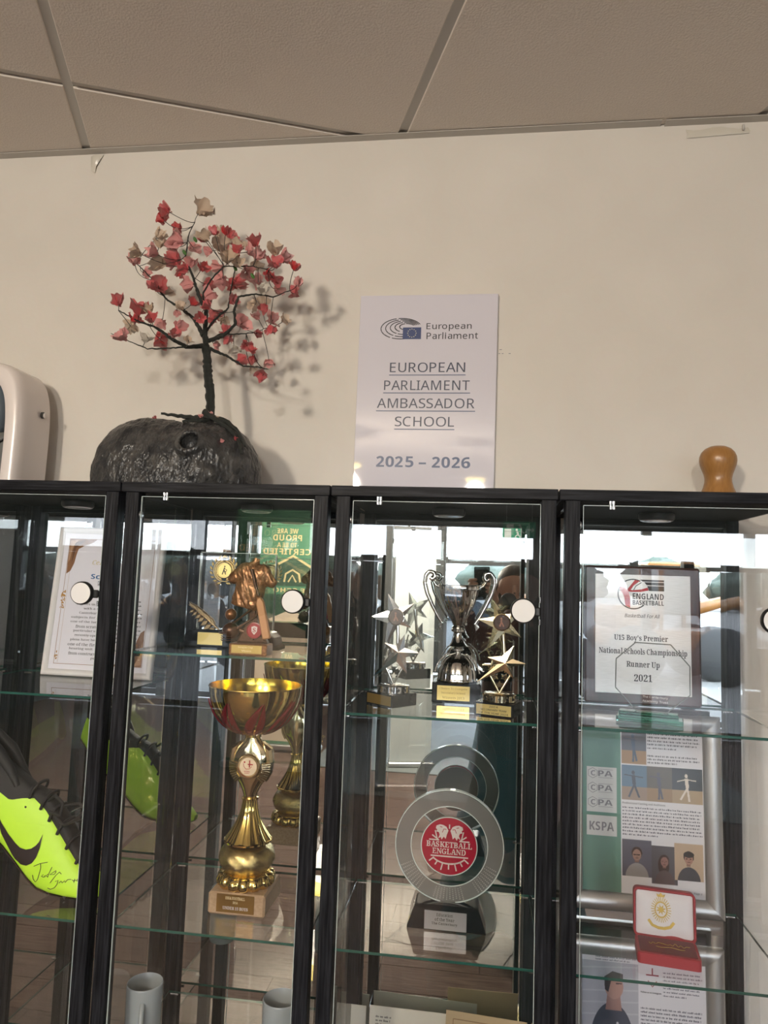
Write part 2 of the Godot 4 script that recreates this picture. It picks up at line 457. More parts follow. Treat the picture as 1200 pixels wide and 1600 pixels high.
	mat("wire", lin(0.025, 0.022, 0.02), 0.5)
	for c in [["r", 0.52, 0.06, 0.07], ["p", 0.66, 0.26, 0.25], ["b", 0.56, 0.42, 0.30], ["d", 0.48, 0.006, 0.014], ["w", 0.60, 0.55, 0.47]]:
		var m := mat("petal_" + c[0], lin(c[1], c[2], c[3]), 0.45)
		m.backlight_enabled = true; m.backlight = lin(0.45, 0.45, 0.45)
	mat("petal_green", lin(0.06, 0.16, 0.03), 0.5)
	mat("banner_green", lin(0.06, 0.17, 0.10), 0.45)
	mat("banner_dark", lin(0.03, 0.06, 0.04), 0.45)
	mat("banner_gold", lin(0.55, 0.43, 0.22), 0.45)
	mat("banner_beige", lin(0.52, 0.42, 0.33), 0.45)
	var bg_ := mat("banner_grey", lin(0.52, 0.55, 0.54), 0.5)
	bg_.backlight_enabled = true; bg_.backlight = lin(0.3, 0.32, 0.31)
	mat("infill_panel", lin(0.05, 0.06, 0.065), 0.5)
	mat("shade_dark_wall", lin(0.055, 0.055, 0.06), 0.7)  # dark tone stands in for the dim, unlit side of the foyer
	glass("tinted_glass", 0.62, Color(0.03, 0.04, 0.035))
	mat("bat_tan", lin(0.40, 0.20, 0.085), 0.35, 0.3)
	mat("disc_back", lin(0.12, 0.105, 0.09), 0.4)
	mat("exit_green", lin(0.01, 0.30, 0.16), 0.4)
	mat("exit_white", lin(0.8, 0.85, 0.82), 0.4)
	mat("digger_yellow", lin(0.20, 0.075, 0.004), 0.4)
	mat("tyre", lin(0.02, 0.02, 0.02), 0.8)
	mat("car_white", lin(0.22, 0.23, 0.24), 0.2)
	mat("car_glass", lin(0.02, 0.025, 0.03), 0.05)
	mat("van_dark", lin(0.06, 0.055, 0.055), 0.3)
	mat("skin", lin(0.42, 0.24, 0.17), 0.55)
	mat("hair", lin(0.035, 0.022, 0.015), 0.5)
	mat("rust_cloth", lin(0.055, 0.018, 0.016), 0.8)
	mat("teal_cloth", lin(0.008, 0.065, 0.095), 0.75)
	mat("navy_cloth", lin(0.02, 0.025, 0.05), 0.8)
	var lamp := mat("lamp_glow", Color(1, 0.93, 0.72), 0.5)
	lamp.emission_enabled = true; lamp.emission = Color(1.0, 0.88, 0.35); lamp.emission_energy_multiplier = 8.0

# ---------- the place
func pendant_lamp(x: float, y: float, z: float, label: String, energy: float, tint: Color, size := 1.0) -> void:
	var t := thing("pendant_lamp", label, "light", Vector3(x, y, z), Vector3.ZERO, "flat round pendant lamps")
	var up := CEIL - y
	var cord := MB.new(); cord.tube([Vector3(0, 0.004, 0), Vector3(0, up - 0.03, 0)], 0.004, 8)
	part(t, "cord", cord, M.black_plastic)
	part(t, "ceiling_rose", lathe_mb([Vector2(0.02, up - 0.03), Vector2(0.045, up - 0.022), Vector2(0.048, up - 0.007)], 24), M.satin_steel)
	var r := MB.new()
	r.lathe([Vector2(0.0, 0.006), Vector2(0.1, 0.004), Vector2(0.118, -0.002), Vector2(0.118, -0.009), Vector2(0.112, -0.011)], 40)
	part(t, "bezel", r, M.satin_steel).scale = Vector3(size, 1, size)
	var d := MB.new()
	d.lathe([Vector2(0.110, -0.010), Vector2(0.112, -0.018), Vector2(0.104, -0.029), Vector2(0.085, -0.037), Vector2(0.055, -0.042), Vector2(0.025, -0.044), Vector2(0.0, -0.0445)], 40)
	part(t, "lamp_diffuser", d, M.lamp_glow).scale = Vector3(size, 1, size)
	var l := OmniLight3D.new()
	l.name = "lamp_light"
	l.light_energy = energy; l.light_color = tint; l.light_size = 0.10 * size
	l.omni_range = 16.0; l.omni_attenuation = 2.0; l.shadow_enabled = true
	t.add_child(l)
	l.position = Vector3(0, -0.05 - 0.10 * size, 0)

func room() -> void:
	var cx := (ROOM_X0 + ROOM_X1) * 0.5; var wx := ROOM_X1 - ROOM_X0
	struct("wall_back", bx(Vector3(cx, CEIL * 0.5 + 0.03, WALL_Z - 0.1), Vector3(wx + 0.4, CEIL + 0.2, 0.2)), M.wall_paint, "cream painted wall behind the display cabinets")
	struct("wall_left", bx(Vector3(ROOM_X0 - 0.1, CEIL * 0.5 + 0.03, 3.3), Vector3(0.2, CEIL + 0.2, 7.6)), M.shade_dark_wall)
	struct("wall_right", bx(Vector3(ROOM_X1 + 0.1, CEIL * 0.5 + 0.03, 3.3), Vector3(0.2, CEIL + 0.2, 7.6)), M.wall_paint)
	# floor: planks where the mirrors show them, the slab beyond
	var floor_ := struct("floor", bx(Vector3(cx, -0.11, 3.3), Vector3(wx + 0.4, 0.2, 7.6)), M.plank_1, "grey brown wood plank floor of the foyer")
	var pm := bx(Vector3.ZERO, Vector3(1.215, 0.009, 0.187), 0.0012).mesh()
	rng.seed = 5
	for r in 21:
		for c in 4:
			part(floor_, "plank", pm, M["plank_%d" % rng.randi_range(0, 3)], Vector3(-1.9 + c * 1.217 + 0.41 * (r % 3), -0.0055, 0.25 + r * 0.189))
	var tm := thing("entrance_mat", "large grey entrance mat on the foyer floor before the doors", "mat")
	part(tm, "mat_pile", bx(Vector3(1.05, 0.005, 5.4), Vector3(3.5, 0.010, 2.6), 0.003), M.entrance_mat)
	# ceiling: dropped tiles in a grid of tee bars turned against the wall
	var ceiling := struct("ceiling", bx(Vector3(cx, CEIL + 0.11, 3.3), Vector3(wx + 0.4, 0.16, 7.6)), M.void_dark, "suspended ceiling of square mineral tiles in a metal grid")
	var dd := Vector2(0.36, 0.933).normalized()           # along the main bars (x, z)
	var nn := Vector2(dd.y, -dd.x)
	var o := Vector2(-0.281, -0.129)                      # a crossing of the bars
	var s := 0.812
	var room_poly := PackedVector2Array([Vector2(ROOM_X0, WALL_Z + 0.002), Vector2(ROOM_X1, WALL_Z + 0.002), Vector2(ROOM_X1, ROOM_Z1), Vector2(ROOM_X0, ROOM_Z1)])
	var up := Transform3D(Basis(Vector3.RIGHT, Vector3.BACK, Vector3.DOWN), Vector3.ZERO)   # (x, y, z) of the outline to (x, depth, z)
	for i in range(-11, 12):
		for j in range(-6, 14):
			var q := PackedVector2Array()
			for k in [[0.011, 0.011], [s - 0.011, 0.011], [s - 0.011, s - 0.011], [0.011, s - 0.011]]: q.append(o + nn * (i * s + k[0]) + dd * (j * s + k[1]))
			var whole := true
			for p in q: whole = whole and Geometry2D.is_point_in_polygon(p, room_poly)
			for cut in ([q] if whole else Geometry2D.intersect_polygons(q, room_poly)):
				if cut.size() < 3: continue
				var area := 0.0
				for k in cut.size(): area += cut[k].cross(cut[(k + 1) % cut.size()]) * 0.5
				if absf(area) < 0.0005: continue
				var m := MB.new(); m.xf = Transform3D(Basis(Vector3(1, 0, 0), Vector3(0, 0, 1), Vector3(0, -1, 0)), Vector3(0, 0, 0))
				m.prism(cut, -(CEIL + 0.022), -(CEIL - 0.006 + rng.randf() * 0.0016), 0.002)
				part(ceiling, "ceiling_tile", m, M.ceiling_tile)
	var bars := []
	for i in range(-11, 12): bars.append([o + nn * (i * s) - dd * 12.0, o + nn * (i * s) + dd * 12.0, 0.012])
	for j in range(-6, 14): bars.append([o + dd * (j * s) - nn * 12.0, o + dd * (j * s) + nn * 12.0, 0.008])
	for b in bars:
		for cut in Geometry2D.intersect_polyline_with_polygon(PackedVector2Array([b[0], b[1]]), room_poly):
			if cut.size() < 2 or cut[0].distance_to(cut[1]) < 0.02: continue
			var mid: Vector2 = (cut[0] + cut[1]) * 0.5
			var d: Vector2 = cut[1] - cut[0]
			var tee := bx(Vector3.ZERO, Vector3(b[2] * 2.0, 0.002, d.length()))
			tee.box(Vector3(0, 0.01, 0), Vector3(0.0015, 0.018, d.length()))
			part(ceiling, "tee_bar", tee, M.tee_metal, Vector3(mid.x, CEIL + (0.0 if b[2] > 0.01 else 0.001), mid.y), Vector3(0, rad_to_deg(atan2(d.x, d.y)), 0))
	# wall angle, in two lengths that meet over the last cabinet
	var ang := MB.new()
	ang.box(Vector3(-1.60, CEIL - 0.0075, WALL_Z + 0.0125), Vector3(5.46, 0.0015, 0.025))
	ang.box(Vector3(-1.60, CEIL + 0.004, WALL_Z + 0.001), Vector3(5.46, 0.022, 0.0015))
	struct("trim_1", ang, M.angle_metal, "thin metal angle where the ceiling meets the wall, left length")
	var ang2 := MB.new()
	ang2.box(Vector3(3.87, CEIL - 0.0085, WALL_Z + 0.0125), Vector3(5.46, 0.0015, 0.025))
	ang2.box(Vector3(3.87, CEIL + 0.003, WALL_Z + 0.001), Vector3(5.46, 0.022, 0.0015))
	struct("trim_2", ang2, M.angle_metal, "thin metal angle where the ceiling meets the wall, right length")
	var sk := bx(Vector3(cx, 0.05, WALL_Z + 0.006), Vector3(wx, 0.1, 0.012), 0.003)
	struct("baseboard_back", sk, M.frame_grey)
	# scraps of old tape under the wall angle
	var tp := MB.new()
	var rows := []
	for k in 6:
		var w: float = k / 5.0
		rows.append([Vector3(-0.374 + 0.006 * w, 2.735 - 0.045 * w, -0.3985 + 0.004 * w), Vector3(-0.358, 2.736 - 0.05 * w, -0.392 + 0.006 * sin(w * 5.0)), Vector3(-0.336 - 0.018 * w, 2.738 - 0.034 * w, -0.397 + 0.003 * w)])
	tp.grid(rows)
	part(thing("tape_scrap", "curled scrap of old tape hanging under the ceiling edge, top left", "tape"), "strip", tp, M.tape)
	var tp2 := MB.new()
	rows = []
	for k in 8:
		var w: float = k / 7.0
		var x: float = lerpf(1.19, 1.335, w)
		rows.append([Vector3(x, 2.729 - 0.004 * sin(w * 9.0), -0.3985), Vector3(x + 0.004, 2.716 + 0.002 * sin(w * 7.0), -0.3955 + 0.001 * sin(w * 11.0)), Vector3(x + 0.002, 2.706 + 0.006 * w, -0.398)])
	tp2.grid(rows)
	var t2 := thing("tape_scrap", "long strip of dried tape on the wall under the ceiling edge, top right", "tape")
	part(t2, "strip", tp2, M.tape)
	part(t2, "curl", bx(Vector3(1.322, 2.724, -0.392), Vector3(0.005, 0.016, 0.006), 0.002), M.tee_metal)

func window_wall() -> void:
	var head := 2.33
	struct("wall_front", bx(Vector3(1.0, (head + CEIL + 0.13) * 0.5, ROOM_Z1 + 0.1), Vector3(11.6, CEIL + 0.13 - head, 0.2)), M.shade_dark_wall, "strip of wall over the glazed entrance front")
	var xs := [-4.6, -3.42, -2.25, -1.1, 0.25, 1.35, 2.55, 3.65, 4.75, 5.7, 6.6]
	for i in xs.size() - 1:
		var a: float = xs[i]; var b: float = xs[i + 1]
		var w := Node3D.new(); w.name = "window_%d" % (i + 1); add_child(w); w.set_meta("kind", "structure")
		w.position = Vector3(a, 0, ROOM_Z1 + 0.06)
		var fr := MB.new()
		var fw := 0.05
		for x in [fw * 0.5, b - a - fw * 0.5]: fr.box(Vector3(x, head * 0.5, 0), Vector3(fw, head, 0.09), 0.004)
		for y in [0.05, head - 0.04, 1.86]: fr.box(Vector3((b - a) * 0.5, y, 0), Vector3(b - a - 2 * fw, 0.07, 0.085), 0.004)
		if i == 7: fr.box(Vector3((b - a) * 0.5, 0.98, 0), Vector3(b - a - 2 * fw, 0.05, 0.12), 0.004)
		part(w, "window_frame", fr, M.frame_grey)
		if i < 4 and i != 1: part(w, "infill_panel", bx(Vector3((b - a) * 0.5, 0.955, 0), Vector3(b - a - 2 * fw, 1.73, 0.03)), M.infill_panel)  # the panel next to the doors is added to cut daylight
		if i == 7: part(w, "infill_panel", bx(Vector3((b - a) * 0.5, 0.52, 0), Vector3(b - a - 2 * fw, 0.87, 0.03)), M.infill_panel)
		if i > 7: part(w, "infill_panel", bx(Vector3((b - a) * 0.5, 0.96, 0), Vector3(b - a - 2 * fw, 1.76, 0.03)), M.infill_panel)  # unseen panels added to hold back daylight from the right
		var pn := MB.new()
		pn.quad(Vector3(fw, 0.05, 0), Vector3(b - a - fw, 0.05, 0), Vector3(b - a - fw, head - 0.05, 0), Vector3(fw, head - 0.05, 0), Vector3.FORWARD)
		part(w, "pane", pn, M.tinted_glass if i < 3 else M.window_glass)

func outdoors() -> void:
	struct("ground_outside", bx(Vector3(1, -0.13, 67.1), Vector3(260, 0.2, 120)), M.paving, "pale paved forecourt outside the entrance")
	struct("road_outside", bx(Vector3(1, -0.125, 26), Vector3(160, 0.2, 8)), M.tarmac)
	rng.seed = 17
	for k in 13:
		var t := thing("forecourt_tree", "dark bushy tree in the far row, number %d counted across the mirrored forecourt" % (k + 1), "tree", Vector3(-42 + k * 7.2 + rng.randf_range(-0.4, 0.4), -0.03, 62 + rng.randf_range(-2, 2)), Vector3(0, rng.randf() * 360, 0), "far tree row seen in the mirrors")
		t.set_meta("label", "dark bushy tree in the far row outside the glazed front")
		var cr := MB.new()
		var hh := rng.randf_range(3.2, 4.4)
		var fn := FastNoiseLite.new(); fn.seed = k; fn.frequency = 0.35
		var rows := []
		for i in 15:
			var a := PI * i / 14.0; var row := []
			for j in 24:
				var b := TAU * j / 24.0
				var d := Vector3(sin(a) * sin(b), cos(a), sin(a) * cos(b))
				row.append(Vector3(0, hh * 0.56, 0) + d * Vector3(3.0, hh * 0.46, 2.6) * (1.0 + 0.35 * fn.get_noise_3dv(d * 5.0) + 0.12 * fn.get_noise_3dv(d * 22.0)))
			rows.append(row)
		cr.grid(rows, true, true)
		part(t, "crown", cr, M.tree_green)
		var tr := MB.new(); tr.tube([Vector3.ZERO, Vector3(0.05, 1.0, 0), Vector3(0, 2.0, 0)], [0.2, 0.16, 0.12], 8)
		part(t, "trunk", tr, M.bark_tape)
	# street lamp
	var lp := thing("street_lamp", "slim grey street lamp post on the forecourt", "lamp", Vector3(-9.4, -0.03, 24))
	var pole := MB.new(); pole.tube([Vector3.ZERO, Vector3(0, 6, 0)], [0.07, 0.05], 10); part(lp, "pole", pole, M.frame_grey)
	part(lp, "arm", bx(Vector3(0, 6, 0), Vector3(1.6, 0.06, 0.08), 0.01), M.frame_grey)
	# yellow site machine: body on wheels with a cab, a sloping boom and a bucket
	var dg := thing("digger", "yellow site digger with black tyres parked outside the entrance", "digger", Vector3(4.1, -0.03, 12.6), Vector3(0, 172, 0))
	part(dg, "chassis", bx(Vector3(0, 0.75, 0), Vector3(2.3, 0.35, 1.3), 0.05), M.digger_yellow)
	part(dg, "bonnet", bx(Vector3(0.75, 1.12, 0), Vector3(0.85, 0.42, 1.1), 0.08), M.digger_yellow)
	var cab := MB.new()
	for x in [-0.55, 0.28]:
		for z in [-0.5, 0.5]: cab.box(Vector3(x, 1.5, z), Vector3(0.07, 1.2, 0.07), 0.01)
	cab.box(Vector3(-0.13, 2.1, 0), Vector3(1.0, 0.1, 1.15), 0.03)
	part(dg, "cab_frame", cab, M.digger_yellow)
	part(dg, "cab_window", bx(Vector3(-0.13, 1.62, 0), Vector3(0.78, 0.85, 0.96), 0.02), M.car_glass)
	var boom := MB.new()
	boom.tube([Vector3(-0.5, 1.25, 0.25), Vector3(-1.2, 1.45, 0.25), Vector3(-2.2, 0.75, 0.25)], [0.13, 0.12, 0.09], 8)
	part(dg, "boom", boom, M.digger_yellow)
	var bk := MB.new()
	bk.prism(PackedVector2Array([Vector2(-2.75, 0.05), Vector2(-2.2, 0.05), Vector2(-2.05, 0.35), Vector2(-2.2, 0.8), Vector2(-2.28, 0.8), Vector2(-2.2, 0.35), Vector2(-2.35, 0.15), Vector2(-2.75, 0.12)]), -0.4, 0.9)
	part(dg, "bucket", bk, M.van_dark)
	for x in [-0.75, 0.8]:
		for z in [-0.72, 0.72]:
			var wl := MB.new(); wl.xf = Transform3D(Basis(Vector3.RIGHT, PI / 2), Vector3(x, 0.5, z))
			wl.lathe([Vector2(0.0, -0.15), Vector2(0.42, -0.15), Vector2(0.5, -0.08), Vector2(0.5, 0.08), Vector2(0.42, 0.15), Vector2(0.0, 0.15)], 28)
			part(dg, "wheel", wl, M.tyre)
	for c in [[Vector3(0.4, -0.03, 10.2), "car_white", "white hatchback parked outside the glazed doors", 5.0, 1.0], [Vector3(-4.6, -0.03, 14.5), "van_dark", "dark van parked on the forecourt beyond the left windows", -8.0, 1.35], [Vector3(9.0, -0.03, 15.5), "van_dark", "dark car parked on the forecourt beyond the right windows", 4.0, 1.0]]:
		var car := thing("parked_car", c[2], "car", c[0], Vector3(0, c[3], 0), "cars parked outside")
		var hs: float = c[4]
		var side := PackedVector2Array([Vector2(-2.0, 0.35), Vector2(2.0, 0.35), Vector2(2.05, 0.7), Vector2(1.9, 0.9), Vector2(1.05, 1.0 * hs), Vector2(0.4, 1.42 * hs), Vector2(-1.3, 1.45 * hs), Vector2(-1.95, 1.0 * hs), Vector2(-2.05, 0.6)])
		var b := MB.new(); b.prism(side, -0.82, 0.82, 0.06); part(car, "body", b, M[c[1]])
		var gl := MB.new(); gl.prism(PackedVector2Array([Vector2(-1.2, 1.02 * hs), Vector2(0.85, 1.04 * hs), Vector2(0.35, 1.35 * hs), Vector2(-1.15, 1.37 * hs)]), -0.83, 0.83); part(car, "side_window", gl, M.car_glass)
		for x in [-1.25, 1.3]:
			for z in [-0.72, 0.72]:
				var wl := MB.new(); wl.xf = Transform3D(Basis(Vector3.RIGHT, PI / 2), Vector3(x, 0.33, z))
				wl.lathe([Vector2(0.0, -0.12), Vector2(0.28, -0.12), Vector2(0.33, -0.07), Vector2(0.33, 0.07), Vector2(0.28, 0.12), Vector2(0.0, 0.12)], 24)
				part(car, "wheel", wl, M.tyre)

func lathe_mb(prof: Array, seg := 24) -> MB:
	var m := MB.new(); m.lathe(prof, seg); return m

func make_cabinet(k: int, label: String, shelves: Array) -> Node3D:
	var t := thing("display_cabinet", label, "cabinet", Vector3(k * PITCH, 0, 0), Vector3.ZERO, "row of black glass display cabinets")
	var W := PITCH
	part(t, "top_panel", bx(Vector3(W * 0.5 - 0.004, TOP - 0.010, -0.182), Vector3(W - 0.0025, 0.020, 0.366), 0.0012), M.wood_across)
	part(t, "base_panel", bx(Vector3(W * 0.5, 0.035, -0.182), Vector3(W - 0.016, 0.07, 0.360), 0.001), M.wood_across)
	for px in [0.0215, W - 0.0215]:
		for pz in [-0.015, -0.350]:
			part(t, "post", bx(Vector3(px, 0.915, pz), Vector3(0.027, 1.69, 0.030), 0.0012), M.wood_upright)
	part(t, "added_matte_sheet", bx(Vector3(W * 0.5 - 0.004, 1.7597, -0.182), Vector3(W - 0.012, 0.0006, 0.352)), M.black_inside)  # matte sheet added to keep sky glare off the underside
	# top and bottom rails under the panel, so that the inside is closed
	part(t, "back_rail", bx(Vector3(W * 0.5, 1.752, -0.350), Vector3(W - 0.07, 0.016, 0.028), 0.001), M.wood_across)
	var back := MB.new()
	back.box(Vector3(W * 0.5, 0.9075, -0.3585), Vector3(W - 0.07, 1.671, 0.009))
	part(t, "back_board", back, M.black_inside)
	# bevelled mirror
	var mr := MB.new()
	var x0 := 0.0352; var x1 := W - 0.0352; var y0 := 0.075; var y1 := 1.743; var bv := 0.008; var zf := -0.3520; var zb := -0.3530
	mr.quad(Vector3(x0 + bv, y0 + bv, zf), Vector3(x1 - bv, y0 + bv, zf), Vector3(x1 - bv, y1 - bv, zf), Vector3(x0 + bv, y1 - bv, zf), Vector3.BACK)
	mr.quad(Vector3(x0, y0, zb), Vector3(x0 + bv, y0 + bv, zf), Vector3(x0 + bv, y1 - bv, zf), Vector3(x0, y1, zb), Vector3.ZERO, Vector3.BACK)
	mr.quad(Vector3(x1, y0, zb), Vector3(x1 - bv, y0 + bv, zf), Vector3(x1 - bv, y1 - bv, zf), Vector3(x1, y1, zb), Vector3.ZERO, Vector3.BACK)
	mr.quad(Vector3(x0, y1, zb), Vector3(x1, y1, zb), Vector3(x1 - bv, y1 - bv, zf), Vector3(x0 + bv, y1 - bv, zf), Vector3.ZERO, Vector3.BACK)
	mr.quad(Vector3(x0, y0, zb), Vector3(x1, y0, zb), Vector3(x1 - bv, y0 + bv, zf), Vector3(x0 + bv, y0 + bv, zf), Vector3.ZERO, Vector3.BACK)
	var mo := part(t, "mirror", mr, M.mirror); mo.set_meta("label", "bevelled mirror back")
	# glass sides
	for px in [0.0195, W - 0.0195]:
		var sd := MB.new()
		var inner := -1.0 if px < 0.1 else 1.0
		sd.box(Vector3(px, 0.915, -0.1825), Vector3(0.004, 1.684, 0.303), 0.0, "x-" if inner < 0 else "x+")
		part(t, "side_pane", sd, M.pane_glass)
	# shelves
	for y in shelves:
		var sh := MB.new()
		var w := W - 0.046
		sh.quad(Vector3(0.023, y, -0.022), Vector3(W - 0.023, y, -0.022), Vector3(W - 0.023, y, -0.331), Vector3(0.023, y, -0.331), Vector3.UP)
		var so := part(t, "shelf", sh, M.pane_glass)
		so.set_meta("label", "clear glass shelf with green edges")
		var ed := MB.new()
		ed.box(Vector3(W * 0.5, y - 0.0025, -0.0212), Vector3(w, 0.005, 0.0016), 0.0006)
		ed.box(Vector3(W * 0.5, y - 0.0025, -0.3318), Vector3(w, 0.005, 0.0016), 0.0006)
		for sx in [0.0238, W - 0.0238]: ed.box(Vector3(sx, y - 0.0025, -0.1765), Vector3(0.0016, 0.005, 0.309), 0.0006)
		part(so, "glass_edge", ed, M.green_glass_edge)
		for sx in [0.035, W - 0.035]:
			for sz in [-0.03, -0.335]:
				var pin := MB.new(); pin.xf = Transform3D(Basis(Vector3.BACK, PI / 2), Vector3(sx, y - 0.008, sz))
				pin.lathe([Vector2(0, -0.009), Vector2(0.003, -0.009), Vector2(0.003, 0.009), Vector2(0, 0.009)], 12)
				part(t, "shelf_pin", pin, M.chrome)
	# puck lamp under the top
	var pk := lathe_mb([Vector2(0, -0.016), Vector2(0.024, -0.016), Vector2(0.0335, -0.0145), Vector2(0.036, -0.011), Vector2(0.036, -0.002), Vector2(0.033, 0.0)], 40)
	var po := part(t, "puck_lamp", pk, M.lamp_housing, Vector3(0.215, 1.7594, -0.20))
	part(po, "lens", lathe_mb([Vector2(0, -0.0165), Vector2(0.024, -0.0165)], 32), M.clear_edge)
	part(po, "trim_ring", lathe_mb([Vector2(0.0245, -0.0165), Vector2(0.029, -0.0172), Vector2(0.0325, -0.0155)], 40), M.satin_steel)
	# fixing cap on the inner face of the hinge post
	var cap := MB.new(); cap.xf = Transform3D(Basis(Vector3.BACK, -PI / 2), Vector3(0.035, 1.715, -0.013))
	cap.lathe([Vector2(0.0075, 0.0), Vector2(0.0075, 0.002), Vector2(0.005, 0.0035), Vector2(0, 0.0035)], 20)
	part(t, "fixing_cap", cap, M.satin_steel)
	# frameless glass door
	var dr := MB.new()
	var dx0 := 0.041; var dx1 := W - 0.037
	dr.box(Vector3((dx0 + dx1) * 0.5, 0.918, -0.004), Vector3(dx1 - dx0, 1.666, 0.004))
	var door := part(t, "door", dr, M.pane_glass); door.set_meta("label", "frameless clear glass door")
	var de := MB.new()
	de.box(Vector3(dx0 - 0.0004, 0.918, -0.004), Vector3(0.0008, 1.666, 0.0042))
	de.box(Vector3(dx1 + 0.0004, 0.918, -0.004), Vector3(0.0008, 1.666, 0.0042))
	de.box(Vector3((dx0 + dx1) * 0.5, 1.7513, -0.004), Vector3(dx1 - dx0, 0.0008, 0.0042))
	part(door, "polished_edge", de, M.clear_edge)
	var hp := MB.new()
	for hx in [0.088, 0.094]:
		hp.lathe([Vector2(0.0032, 1.7445), Vector2(0.0032, 1.7500), Vector2(0.0022, 1.7506), Vector2(0.0022, 1.7530), Vector2(0.0032, 1.7536), Vector2(0.0032, 1.7595)], 14, Vector3(hx, 0, -0.001))
	part(door, "hinge_pin", hp, M.chrome)
	var kb := MB.new(); kb.xf = Transform3D(Basis(Vector3.RIGHT, PI / 2), Vector3(W - 0.066, 1.555, 0.004))
	kb.lathe([Vector2(0.0, 0.0105), Vector2(0.0205, 0.0105)], 40)
	var kn := MB.new(); kn.xf = kb.xf
	kn.lathe([Vector2(0.0205, 0.0105), Vector2(0.0222, 0.0095), Vector2(0.0230, 0.0075), Vector2(0.0230, 0.0), Vector2(0.012, -0.003), Vector2(0.0, -0.003)], 40)
	var ko := part(door, "knob", kn, M.black_plastic)
	ko.set_meta("label", "round knob with pale face and black rim")
	part(t, "knob_face", kb, M.knob_white)
	var br := MB.new()
	br.box(Vector3(W - 0.041, 1.554, 0.002), Vector3(0.012, 0.016, 0.007), 0.002)
	part(t, "latch", br, M.black_plastic)
	for y in [1.535, 1.575]:
		var lp := MB.new(); lp.lathe([Vector2(0.0018, y - 0.005), Vector2(0.0018, y + 0.005), Vector2(0, y + 0.005)], 10, Vector3(W - 0.036, 0, 0.001))
		part(t, "latch_screw", lp, M.chrome)
	return t

func cabinets() -> void:
	make_cabinet(-2, "empty black glass cabinet at the far left, seen through the first cabinet's glass side", [1.350, 0.925, 0.50])
	make_cabinet(-1, "black glass cabinet holding the framed certificate and the lime running shoe", [1.350, 0.925, 0.50])
	make_cabinet(0, "black glass cabinet with the large gold cup, second in the row", [1.444, 0.925, 0.640])
	make_cabinet(1, "black glass cabinet under the white poster, holding star trophies", [1.350, 0.925, 0.50])
	make_cabinet(2, "rightmost black glass cabinet, with the open red box and framed posters", [1.350, 0.925, 0.50])

